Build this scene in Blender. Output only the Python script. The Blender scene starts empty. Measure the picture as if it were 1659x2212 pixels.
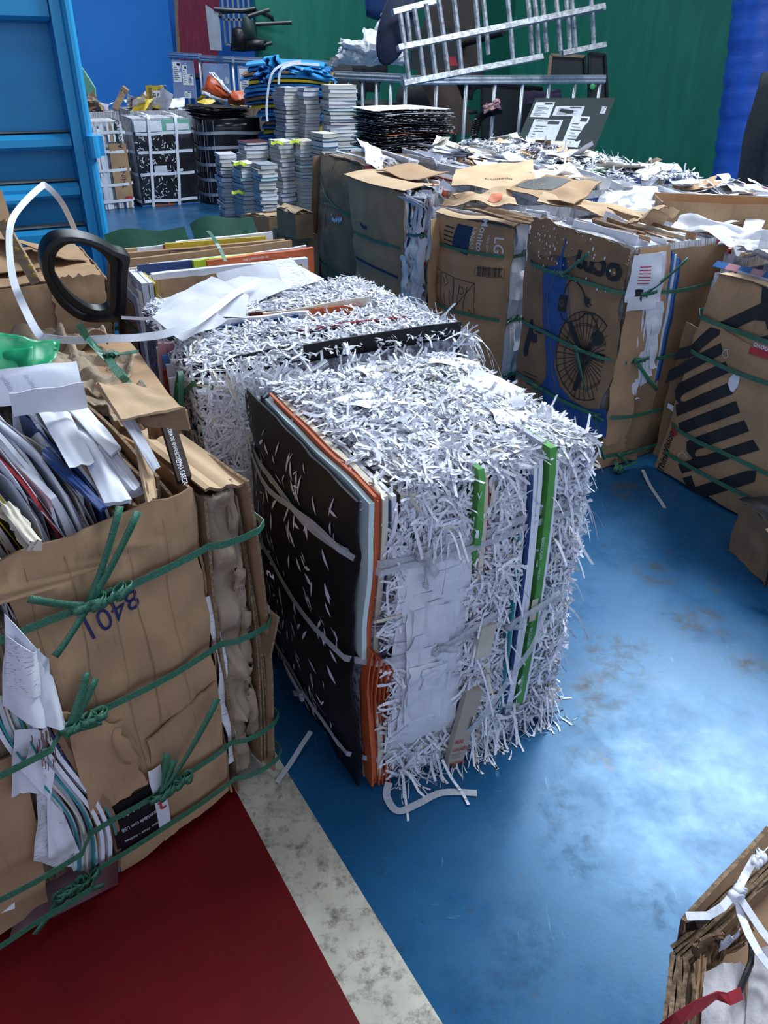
import bpy, bmesh, random
from math import *
from mathutils import Vector, Matrix, noise
import numpy as np

SC = bpy.context.scene
COL = SC.collection
rnd = random.Random(7)

# ------------------------------------------------------------------ camera
FPX, PITCH, ROLL, EYE = 1680.0, radians(31.2), radians(1.0), 1.55
FW = Vector((0, cos(PITCH), -sin(PITCH)))
U0 = Vector((0, sin(PITCH), cos(PITCH)))
R0 = Vector((1, 0, 0))
RT = R0 * cos(ROLL) + U0 * sin(ROLL)
UP = U0 * cos(ROLL) - R0 * sin(ROLL)
EYEP = Vector((0, 0, EYE))
cd = bpy.data.cameras.new('camera')
cam = bpy.data.objects.new('camera', cd)
COL.objects.link(cam)
cd.sensor_fit = 'VERTICAL'
cd.sensor_height = 36.0
cd.lens = FPX / 2212 * 36.0
cd.clip_start = 0.02
cam.matrix_world = Matrix(((RT.x, UP.x, -FW.x, 0), (RT.y, UP.y, -FW.y, 0), (RT.z, UP.z, -FW.z, EYE), (0, 0, 0, 1)))
SC.camera = cam

# ------------------------------------------------------------------ daylight
world = bpy.data.worlds.new('world')
SC.world = world
world.use_nodes = True
bg = world.node_tree.nodes['Background']
bg.inputs[0].default_value = (0.64, 0.75, 1.0, 1)
bg.inputs[1].default_value = 0.95

def area(name, loc, target, sx, sy, power, col):
    l = bpy.data.lights.new(name, 'AREA')
    l.shape = 'RECTANGLE'
    l.size, l.size_y, l.energy, l.color = sx, sy, power, col
    o = bpy.data.objects.new(name, l)
    COL.objects.link(o)
    o.location = loc
    o.rotation_euler = (Vector(target) - Vector(loc)).to_track_quat('-Z', 'Y').to_euler()
    return o

area('skylight', (3.6, 5.4, 6.2), (1.2, 2.0, 0), 3.6, 3.2, 1280, (0.79, 0.89, 1.0))
area('skylight', (-2.0, 11.0, 6.3), (-2.0, 10.6, 0), 2.5, 3.5, 420, (0.80, 0.90, 1.0))
area('skylight', (0.9, 1.3, 6.3), (0.8, 1.5, 0), 2.0, 2.0, 60, (0.86, 0.93, 1.0))
SC.view_settings.view_transform = 'Standard'
SC.view_settings.look = 'None'
SC.view_settings.gamma = 1.0
SC.view_settings.use_curve_mapping = False
SC.view_settings.exposure = 0.2
SC.cycles.use_denoising = True
SC.cycles.max_bounces = 6
SC.cycles.transparent_max_bounces = 12

# ------------------------------------------------------------------ frame helpers
AX = radians(28.5)                       # the hall's own axes: a to the right, b to the back
CA, SA = cos(AX), sin(AX)

def W(a, b, z=0.0):
    return Vector((a * CA - b * SA, a * SA + b * CA, z))

def ray(x, y):
    return FW * FPX + RT * (x - 829.5) - UP * (y - 1106)

def PZ(x, y, z):                         # the spot at height z behind a pixel of the photograph
    d = ray(x, y)
    return EYEP + d * ((z - EYE) / d.z)

def PY(x, y, Y):                         # the spot at depth Y behind a pixel
    d = ray(x, y)
    return EYEP + d * (Y / d.y)

def PP(x, y, p0, n):                     # the spot on a plane
    d = ray(x, y)
    return EYEP + d * ((Vector(p0) - EYEP).dot(n) / d.dot(n))

def fbm(p, s=1.0, seed=0.0):
    return noise.noise(Vector(p) * s + Vector((seed, seed * 1.7, -seed)))

# ------------------------------------------------------------------ materials
MATS = {}

def mat(name, col, rough=0.6, col2=None, nscale=6.0, nstretch=(1, 1, 1), lo=0.4, hi=0.6, metal=0.0, bump=0.0, bscale=60.0,
        bstretch=(1, 1, 1), island=0.0, alpha=1.0, trans=0.0, spec=0.5, coat=0.0, stint=None, dirt=None, ink=None, blots=(), rvar=0.0):
    if name in MATS:
        return MATS[name]
    m = bpy.data.materials.new(name)
    m.use_nodes = True
    nt = m.node_tree
    N, L = nt.nodes, nt.links
    bs = N['Principled BSDF']
    bs.inputs['Roughness'].default_value = rough
    bs.inputs['Metallic'].default_value = metal
    bs.inputs['Specular IOR Level'].default_value = spec
    bs.inputs['Transmission Weight'].default_value = trans
    bs.inputs['Alpha'].default_value = alpha
    bs.inputs['Coat Weight'].default_value = coat
    bs.inputs['Base Color'].default_value = (*col, 1)
    if stint:
        bs.inputs['Specular Tint'].default_value = (*stint, 1)
    tc = N.new('ShaderNodeTexCoord')

    def nz(scale, stretch, detail=4.0, rough_=0.6):
        mp = N.new('ShaderNodeMapping')
        mp.inputs['Scale'].default_value = stretch
        L.new(tc.outputs['Object'], mp.inputs[0])
        t = N.new('ShaderNodeTexNoise')
        t.inputs['Scale'].default_value = scale
        t.inputs['Detail'].default_value = detail
        t.inputs['Roughness'].default_value = rough_
        L.new(mp.outputs[0], t.inputs['Vector'])
        return t

    def ramp(src, a, b):
        r = N.new('ShaderNodeMapRange')
        r.inputs['From Min'].default_value, r.inputs['From Max'].default_value = a, b
        L.new(src, r.inputs['Value'])
        return r.outputs[0]

    def mix(fac, c1, c2, mode='MIX'):
        x = N.new('ShaderNodeMix')
        x.data_type = 'RGBA'
        x.blend_type = mode
        if isinstance(fac, float):
            x.inputs['Factor'].default_value = fac
        else:
            L.new(fac, x.inputs['Factor'])
        for c, k in ((c1, 6), (c2, 7)):
            if isinstance(c, tuple):
                x.inputs[k].default_value = (*c[:3], 1)
            else:
                L.new(c, x.inputs[k])
        return x.outputs[2]
    cur = tuple(col)
    if col2 is not None:
        cur = mix(ramp(nz(nscale, nstretch).outputs[0], lo, hi), cur, tuple(col2))
    for d in (dirt or ()):               # (colour, scale, from, to, stretch)
        cur = mix(ramp(nz(d[1], d[4] if len(d) > 4 else (1, 1, 1), 8.0, 0.7).outputs[0], d[2], d[3]), cur, tuple(d[0]))
    masks = []
    for c_, cen, rad, sc_, lo_, hi_ in blots:  # a dirty patch of its own shape around one spot
        vm = N.new('ShaderNodeVectorMath')
        vm.operation = 'DISTANCE'
        L.new(tc.outputs['Object'], vm.inputs[0])
        vm.inputs[1].default_value = cen
        mm = N.new('ShaderNodeMath')
        mm.operation = 'MULTIPLY'
        L.new(ramp(vm.outputs['Value'], rad, rad * .45), mm.inputs[0])
        L.new(ramp(nz(sc_, (1, 1, 1), 8.0, .7).outputs[0], lo_, hi_), mm.inputs[1])
        cur = mix(mm.outputs[0], cur, tuple(c_))
        masks.append(mm.outputs[0])
    if ink:                              # (colour, scale, stretch, from, to)
        cur = mix(ramp(nz(ink[1], ink[2], 1.0).outputs[0], ink[3], ink[4]), cur, tuple(ink[0]))
    if island:
        g = N.new('ShaderNodeNewGeometry')
        r = N.new('ShaderNodeMapRange')
        r.inputs['To Min'].default_value, r.inputs['To Max'].default_value = 1 - island, 1.0
        L.new(g.outputs['Random Per Island'], r.inputs['Value'])
        cur = mix(1.0, cur, r.outputs[0], 'MULTIPLY')
    if not isinstance(cur, tuple):
        L.new(cur, bs.inputs['Base Color'])
    if masks:                            # dirt is dull
        tot = masks[0]
        for k_ in masks[1:]:
            ad = N.new('ShaderNodeMath')
            ad.operation = 'MAXIMUM'
            L.new(tot, ad.inputs[0])
            L.new(k_, ad.inputs[1])
            tot = ad.outputs[0]
        sp_ = N.new('ShaderNodeMapRange')
        sp_.inputs['To Min'].default_value, sp_.inputs['To Max'].default_value = spec, spec * .3
        L.new(tot, sp_.inputs['Value'])
        L.new(sp_.outputs[0], bs.inputs['Specular IOR Level'])
    if rvar:
        rr = N.new('ShaderNodeMapRange')
        rr.inputs['From Min'].default_value, rr.inputs['From Max'].default_value = 0.3, 0.7
        rr.inputs['To Min'].default_value, rr.inputs['To Max'].default_value = rough - rvar, rough + rvar
        L.new(nz(5.0, (1, 1, 1), 8.0, 0.7).outputs[0], rr.inputs['Value'])
        L.new(rr.outputs[0], bs.inputs['Roughness'])
    if bump:
        bn = N.new('ShaderNodeBump')
        bn.inputs['Strength'].default_value = bump
        bn.inputs['Distance'].default_value = 0.01
        L.new(nz(bscale, bstretch).outputs[0], bn.inputs['Height'])
        L.new(bn.outputs[0], bs.inputs['Normal'])
    MATS[name] = m
    return m

CARD = mat('cardboard', (0.46, 0.285, 0.155), 0.85, (0.35, 0.21, 0.11), 5, bump=0.25, bscale=14, bstretch=(1, 1, 0.35), lo=.3, hi=.75,
           dirt=[((.24, .15, .085), 60, .56, .8, (1, 1, .12))])
CARDD = mat('cardboard_worn', (0.29, 0.178, 0.098), 0.9, (0.20, 0.12, 0.065), 4, bump=0.35, bscale=12, bstretch=(1, 1, 0.3), lo=.3, hi=.7,
            dirt=[((.55, .50, .43), 28, .72, .74), ((.15, .09, .05), 50, .56, .8, (1, 1, .15))])
CARDL = mat('cardboard_pale', (0.58, 0.40, 0.24), 0.85, (0.46, 0.31, 0.175), 5, bump=0.2, bscale=20, lo=.3, hi=.7)
CEDGE = mat('cardboard_edge', (0.30, 0.20, 0.12), 0.95, (0.14, 0.09, 0.05), 160, lo=.4, hi=.6)
PULP = mat('molded_pulp', (0.40, 0.31, 0.215), 0.95, (0.31, 0.235, 0.16), 8, bump=0.5, bscale=45, lo=.3, hi=.7)
PAPER = mat('paper', (0.86, 0.87, 0.92), 0.75, (0.78, 0.80, 0.88), 3, island=.22, bump=.15, bscale=25)
PRINT = mat('printed_paper', (0.82, 0.83, 0.87), 0.75, island=.15, ink=((.42, .42, .50), 150, (.2, 1, 3.0), .62, .66), bump=.12, bscale=20)
SHRED = mat('shredded_paper', (0.93, 0.94, 0.985), 0.75, (0.86, 0.88, 0.96), 8, island=.26, ink=((.30, .30, .36), 260, (1, 1, 1), .66, .69))
SHREDC = mat('cream_strip', (0.74, 0.66, 0.52), 0.8, island=.2)
GREYP = mat('grey_paper', (0.56, 0.56, 0.62), 0.75, (0.44, 0.44, 0.50), 9, nstretch=(40, 1, 1), island=.2)
CREAM = mat('cream_paper', (0.70, 0.64, 0.52), 0.75, (0.60, 0.53, 0.42), 9, island=.1)
PACK = mat('packed_paper', (0.62, 0.63, 0.68), 0.85, (0.26, 0.25, 0.27), 26, nstretch=(6, 1, .35), lo=.42, hi=.62, bump=.6, bscale=30, bstretch=(6, 1, .4))
PACKB = mat('packed_board', (0.30, 0.22, 0.15), 0.9, (0.10, 0.075, 0.055), 26, nstretch=(6, 1, .4), lo=.42, hi=.62, bump=.6, bscale=30, bstretch=(6, 1, .4))
BLACKB = mat('black_board', (0.006, 0.006, 0.008), 0.5, (0.010, 0.010, 0.013), 3, bump=.05, bscale=12, spec=.3)
BLACKP = mat('black_plastic', (0.006, 0.006, 0.007), 0.4, (0.011, 0.011, 0.012), 9, spec=.35)
BLACKG = mat('black_gloss', (0.010, 0.010, 0.012), 0.18, (0.02, 0.02, 0.024), 5, bump=.12, bscale=8, bstretch=(8, 8, 1))
WHITEI = mat('white_ink', (0.72, 0.72, 0.78), 0.6)
INK = mat('black_ink', (0.012, 0.013, 0.017), 0.6)
NAVY = mat('navy_ink', (0.012, 0.030, 0.085), 0.6)
PEN = mat('blue_marker', (0.012, 0.014, 0.09), 0.6)
BLUEI = mat('blue_ink', (0.012, 0.065, 0.25), 0.6, (0.02, 0.085, 0.28), 20)
REDI = mat('red_ink', (0.45, 0.03, 0.035), 0.6)
GSTRAP = mat('green_strap', (0.022, 0.125, 0.068), 0.30, (0.05, 0.20, 0.12), 300, bump=.35, bscale=420, coat=.2)
WSTRAP = mat('clear_strap', (0.78, 0.80, 0.84), 0.32, (0.62, 0.64, 0.68), 200, bump=.3, bscale=400, alpha=.5)
WSTRAPO = mat('white_strap', (0.80, 0.82, 0.88), 0.4, (0.70, 0.72, 0.78), 200, bump=.08, bscale=400)
ORANGE = mat('orange_card', (0.62, 0.13, 0.03), 0.6, (0.48, 0.09, 0.025), 4, island=.15)
GREENB = mat('green_cover', (0.10, 0.36, 0.06), 0.45, (0.07, 0.28, 0.05), 8)
DGREEN = mat('dark_green_board', (0.008, 0.05, 0.032), 0.75, (0.012, 0.07, 0.042), 6, spec=.2)
LIME = mat('lime_cover', (0.50, 0.62, 0.03), 0.5)
NAVYB = mat('navy_cover', (0.015, 0.045, 0.16), 0.4)
BLUEB = mat('blue_cover', (0.04, 0.17, 0.44), 0.45)
TEALB = mat('teal_cover', (0.02, 0.28, 0.30), 0.5)
REDB = mat('red_cover', (0.36, 0.03, 0.04), 0.45)
MAROON = mat('maroon_cover', (0.075, 0.012, 0.016), 0.4)
PINKB = mat('pink_cover', (0.60, 0.30, 0.34), 0.5)
YELLOWB = mat('yellow_cover', (0.66, 0.48, 0.04), 0.5, (.5, .36, .03), 6)
AMBER = mat('amber_cover', (0.62, 0.28, 0.03), 0.5)
BROWNB = mat('dark_brown_cover', (0.030, 0.019, 0.016), 0.7, spec=.2)
LILAC = mat('lilac_cover', (0.46, 0.42, 0.58), 0.5)
ZINC = mat('galvanised_steel', (0.62, 0.66, 0.70), 0.42, (0.48, 0.52, 0.57), 30, metal=.6)
ALU = mat('worn_aluminium', (0.55, 0.56, 0.58), 0.5, (0.30, 0.30, 0.31), 22, metal=.5, lo=.45, hi=.6, dirt=[((.75, .75, .73), 50, .6, .64)])
DARKF = mat('dark_fabric', (0.012, 0.014, 0.018), 0.8, (0.022, 0.024, 0.03), 30)
DARKM = mat('dark_metal', (0.02, 0.023, 0.025), 0.45)
NAVYF = mat('navy_fabric', (0.012, 0.02, 0.05), 0.8)
GREYB = mat('grey_laminate', (0.30, 0.33, 0.38), 0.5, (.25, .28, .33), 6)
WOOD = mat('bare_wood', (0.36, 0.25, 0.15), 0.8, (0.26, 0.17, 0.10), 6, nstretch=(1, 1, 12))
POLY = mat('white_film', (0.80, 0.82, 0.86), 0.3, alpha=.7)
CLEARF = mat('clear_film', (0.80, 0.82, 0.84), 0.12, alpha=.34, spec=.9)
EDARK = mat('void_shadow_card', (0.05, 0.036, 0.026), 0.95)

# ------------------------------------------------------------------ mesh helpers
class MB:
    def __init__(s):
        s.v, s.f, s.m = [], [], []

    def add(s, vs, fs, mi=0):
        o = len(s.v)
        s.v += [tuple(p) for p in vs]
        s.f += [tuple(i + o for i in f) for f in fs]
        s.m += [mi] * len(fs)
        return s

    def box(s, c, size, M=None, mi=0):
        c = Vector(c)
        hx, hy, hz = size[0] / 2, size[1] / 2, size[2] / 2
        vs = []
        for x in (-hx, hx):
            for y in (-hy, hy):
                for z in (-hz, hz):
                    p = Vector((x, y, z))
                    vs.append((M @ p if M else p) + c)
        return s.add(vs, [(0, 1, 3, 2), (4, 6, 7, 5), (0, 4, 5, 1), (2, 3, 7, 6), (0, 2, 6, 4), (1, 5, 7, 3)], mi)

    def beam(s, p, q, w, t, up=(0, 0, 1), mi=0):
        p, q = Vector(p), Vector(q)
        d = (q - p).normalized()
        x = d.cross(Vector(up))
        if x.length < 1e-4:
            x = d.cross(Vector((1, 0, 0)))
        x.normalize()
        z = x.cross(d)
        vs = [e + x * (i * w / 2) + z * (j * t / 2) for e in (p, q) for i, j in ((-1, -1), (1, -1), (1, 1), (-1, 1))]
        return s.add(vs, [(0, 3, 2, 1), (4, 5, 6, 7), (0, 1, 5, 4), (1, 2, 6, 5), (2, 3, 7, 6), (3, 0, 4, 7)], mi)

    def tube(s, pts, r, n=8, mi=0, closed=False):
        pts = [Vector(p) for p in pts]
        K = len(pts)
        vs, fs = [], []
        ref = Vector((0.13, 0.21, 1)).normalized()
        for i, p in enumerate(pts):
            a = pts[(i - 1) % K] if (closed or i) else p
            b = pts[(i + 1) % K] if (closed or i < K - 1) else p
            d = (b - a).normalized()
            x = d.cross(ref)
            if x.length < 1e-3:
                x = d.cross(Vector((1, 0, 0)))
            x.normalize()
            y = d.cross(x)
            rr = r[i] if isinstance(r, (list, tuple)) else r
            vs += [p + (x * cos(2 * pi * k / n) + y * sin(2 * pi * k / n)) * rr for k in range(n)]
        for i in range(K if closed else K - 1):
            j = (i + 1) % K
            fs += [(i * n + k, i * n + (k + 1) % n, j * n + (k + 1) % n, j * n + k) for k in range(n)]
        if not closed:
            fs += [tuple(range(n))[::-1], tuple((K - 1) * n + k for k in range(n))]
        return s.add(vs, fs, mi)

    def strip(s, pts, sides, w, t=0.001, mi=0, closed=False):       # a flat band with thickness
        pts = [Vector(p) for p in pts]
        K = len(pts)
        vs, fs = [], []
        for i, p in enumerate(pts):
            a = pts[(i - 1) % K] if (closed or i) else p
            b = pts[(i + 1) % K] if (closed or i < K - 1) else p
            d = (b - a).normalized()
            sd = Vector(sides[i] if isinstance(sides, list) else sides).normalized()
            sd = (sd - d * sd.dot(d)).normalized()
            n = d.cross(sd)
            vs += [p - sd * w / 2 + n * t / 2, p + sd * w / 2 + n * t / 2, p + sd * w / 2 - n * t / 2, p - sd * w / 2 - n * t / 2]
        for i in range(K if closed else K - 1):
            j = (i + 1) % K
            fs += [(i * 4 + k, i * 4 + (k + 1) % 4, j * 4 + (k + 1) % 4, j * 4 + k) for k in range(4)]
        if not closed:
            fs += [(0, 3, 2, 1), tuple((K - 1) * 4 + k for k in range(4))]
        return s.add(vs, fs, mi)

    def sheet(s, fn, nu, nv, t=0.002, mi=0, emi=None):               # a bent sheet fn(u, v) with thickness
        g = [[Vector(fn(i / nu, j / nv)) for i in range(nu + 1)] for j in range(nv + 1)]
        nm = [[None] * (nu + 1) for _ in range(nv + 1)]
        for j in range(nv + 1):
            for i in range(nu + 1):
                du = g[j][min(i + 1, nu)] - g[j][max(i - 1, 0)]
                dv = g[min(j + 1, nv)][i] - g[max(j - 1, 0)][i]
                n = du.cross(dv)
                nm[j][i] = n.normalized() if n.length > 1e-12 else Vector((0, 0, 1))
        k = nu + 1
        front = [p for row in g for p in row]
        back = [g[j][i] - nm[j][i] * t for j in range(nv + 1) for i in range(nu + 1)]
        n0 = len(front)
        fs = [(j * k + i, j * k + i + 1, (j + 1) * k + i + 1, (j + 1) * k + i) for j in range(nv) for i in range(nu)]
        fb = [tuple(n0 + x for x in f[::-1]) for f in fs]
        ring = [i for i in range(k)] + [j * k + nu for j in range(1, nv + 1)] + [nv * k + i for i in range(nu - 1, -1, -1)] + [j * k for j in range(nv - 1, 0, -1)]
        fe = [(ring[i], n0 + ring[i], n0 + ring[(i + 1) % len(ring)], ring[(i + 1) % len(ring)]) for i in range(len(ring))]
        o = len(s.v)
        s.v += [tuple(p) for p in front + back]
        for F, m_ in ((fs + fb, mi), (fe, mi if emi is None else emi)):
            s.f += [tuple(x + o for x in f) for f in F]
            s.m += [m_] * len(F)
        return s

    def lathe(s, prof, n=24, M=None, mi=0):
        vs, fs = [], []
        for r, z in prof:
            for k in range(n):
                p = Vector((r * cos(2 * pi * k / n), r * sin(2 * pi * k / n), z))
                vs.append(M @ p if M else p)
        for i in range(len(prof) - 1):
            fs += [(i * n + k, i * n + (k + 1) % n, (i + 1) * n + (k + 1) % n, (i + 1) * n + k) for k in range(n)]
        fs += [tuple(range(n))[::-1], tuple((len(prof) - 1) * n + k for k in range(n))]
        return s.add(vs, fs, mi)

    def flat(s, verts2, faces, fn, mi=0, cell=0.04):                 # a flat shape cut finely and laid on the surface fn(s, z)
        bm = bmesh.new()
        bv = [bm.verts.new((x, y, 0)) for x, y in verts2]
        for f in faces:
            try:
                bm.faces.new([bv[i] for i in f])
            except ValueError:
                pass
        bmesh.ops.triangulate(bm, faces=bm.faces[:])
        if bm.verts:
            xs = [v.co.x for v in bm.verts]
            ys = [v.co.y for v in bm.verts]
            for lo, hi, no in ((min(xs), max(xs), (1, 0, 0)), (min(ys), max(ys), (0, 1, 0))):
                k = int((hi - lo) / cell)
                for i in range(1, k + 1):
                    c = lo + (hi - lo) * i / (k + 1)
                    bmesh.ops.bisect_plane(bm, geom=bm.verts[:] + bm.edges[:] + bm.faces[:], plane_co=Vector(no) * c, plane_no=no)
        bm.verts.index_update()
        s.add([fn(v.co.x, v.co.y) for v in bm.verts], [tuple(v.index for v in f.verts) for f in bm.faces], mi)
        bm.free()
        return s

    def poly(s, pts, fn, mi=0, cell=0.04):
        return s.flat(pts, [tuple(range(len(pts)))], fn, mi, cell)

    def stroke(s, pts, w, fn, mi=0, step=0.02):                      # a drawn line on the surface fn
        out = [pts[0]]
        for p, q in zip(pts, pts[1:]):
            k = max(1, int(hypot(q[0] - p[0], q[1] - p[1]) / step))
            out += [(p[0] + (q[0] - p[0]) * i / k, p[1] + (q[1] - p[1]) * i / k) for i in range(1, k + 1)]
        vs = []
        for i, p in enumerate(out):
            a, b = out[max(i - 1, 0)], out[min(i + 1, len(out) - 1)]
            dx, dy = b[0] - a[0], b[1] - a[1]
            l = hypot(dx, dy) or 1
            vs += [fn(p[0] - dy / l * w / 2, p[1] + dx / l * w / 2), fn(p[0] + dy / l * w / 2, p[1] - dx / l * w / 2)]
        return s.add(vs, [(2 * i, 2 * i + 1, 2 * i + 3, 2 * i + 2) for i in range(len(out) - 1)], mi)

    def text(s, txt, size, fn, org=(0, 0), ang=0.0, mi=0, sx=1.0, bold=0.0, cell=0.04, align='LEFT'):
        v2, fs = glyphs(txt, bold, align)
        c, n = cos(ang), sin(ang)
        pts = [(org[0] + (x * sx * c - y * n) * size, org[1] + (x * sx * n + y * c) * size) for x, y in v2]
        return s.flat(pts, fs, fn, mi, cell)

    def build(s, name, mats, parent=None, loc=None, rz=0.0, smooth=False):
        me = bpy.data.meshes.new(name)
        me.from_pydata(s.v, [], s.f)
        for m in (mats if isinstance(mats, (list, tuple)) else [mats]):
            me.materials.append(m)
        me.polygons.foreach_set('material_index', s.m)
        me.validate()
        if smooth or len(me.polygons) > 40:
            me.polygons.foreach_set('use_smooth', [True] * len(me.polygons))
            if not smooth:
                me.set_sharp_from_angle(angle=radians(38))
        o = bpy.data.objects.new(name, me)
        COL.objects.link(o)
        if parent is not None:
            o.parent = parent
        if loc is not None:
            o.location = loc
        o.rotation_euler.z = rz
        return o

GLY = {}

def glyphs(txt, bold=0.0, align='LEFT'):
    key = (txt, bold, align)
    if key not in GLY:
        c = bpy.data.curves.new('lettering', 'FONT')
        c.body, c.size, c.offset, c.resolution_u, c.fill_mode, c.align_x = txt, 1.0, bold, 3, 'FRONT', align
        o = bpy.data.objects.new('lettering', c)
        COL.objects.link(o)
        me = bpy.data.meshes.new_from_object(o)
        GLY[key] = ([(v.co.x, v.co.y) for v in me.vertices], [tuple(p.vertices) for p in me.polygons])
        bpy.data.objects.remove(o)
        bpy.data.curves.remove(c)
        bpy.data.meshes.remove(me)
    return GLY[key]

def tag(o, label, cat, group=None, kind=None):
    o['label'], o['category'] = label, cat
    if group:
        o['group'] = group
    if kind:
        o['kind'] = kind
    return o

def thing(name, label, cat, loc, rz=0.0, group=None):
    o = bpy.data.objects.new(name, None)
    o.empty_display_size = .1
    COL.objects.link(o)
    o.location = loc
    o.rotation_euler.z = rz
    return tag(o, label, cat, group)

def structure(o):
    o['kind'] = 'structure'
    return o

def crumple(c, sx, sy, M, amp, seed, fold=1.0):                      # a rumpled sheet function
    c = Vector(c)

    def fn(u, v):
        x, y = (u - .5) * sx, (v - .5) * sy
        z = amp * (fbm((x, y, 0), 9 * fold, seed) + .6 * fbm((x, y, 3), 22 * fold, seed) + .8 * abs(fbm((x, y, 7), 6 * fold, seed)))
        x += amp * .5 * fbm((x, y, 11), 12, seed)
        y += amp * .5 * fbm((x, y, 13), 12, seed)
        return c + M @ Vector((x, y, z))
    return fn

def rot(rx=0, ry=0, rz=0):
    return Matrix.Rotation(rz, 3, 'Z') @ Matrix.Rotation(ry, 3, 'Y') @ Matrix.Rotation(rx, 3, 'X')

def knot(mb, p, n, d, size, seed, tails=((.1, .5), (.08, -.4)), mi=0, w=.013):
    """A pulled strap knot at p on a face with normal n; d runs along the strap."""
    r = random.Random(seed)
    p, n, d = Vector(p), Vector(n).normalized(), Vector(d).normalized()
    u = n.cross(d).normalized()
    for k in range(4):                                               # loops of band
        c = p + d * size * r.uniform(-.8, .8) + n * size * .35
        ax1 = (d * r.uniform(.4, 1) + u * r.uniform(-.5, .5)).normalized()
        ax2 = (n + u * r.uniform(-.8, .8)).normalized()
        rx, ry = size * r.uniform(.5, .8), size * r.uniform(.3, .5)
        pts = [c + ax1 * rx * cos(t) + ax2 * ry * sin(t) for t in [2 * pi * i / 14 for i in range(14)]]
        mb.strip(pts, [u + d * .4 * sin(k + i * .5) for i in range(14)], w, .0012, mi, closed=True)
    for L, a in tails:
        t = d * cos(a) + u * sin(a)
        pts = [p + t * L * f + n * (size * .35 + L * .18 * f * (1 - .3 * f)) + u * .1 * L * f * f for f in [i / 7 for i in range(8)]]
        mb.strip(pts, [u.cross(t).cross(t) * (-1) + u * .5 + n * .3 * sin(i * .5 + seed) for i in range(8)], w, .0012, mi)

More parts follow.
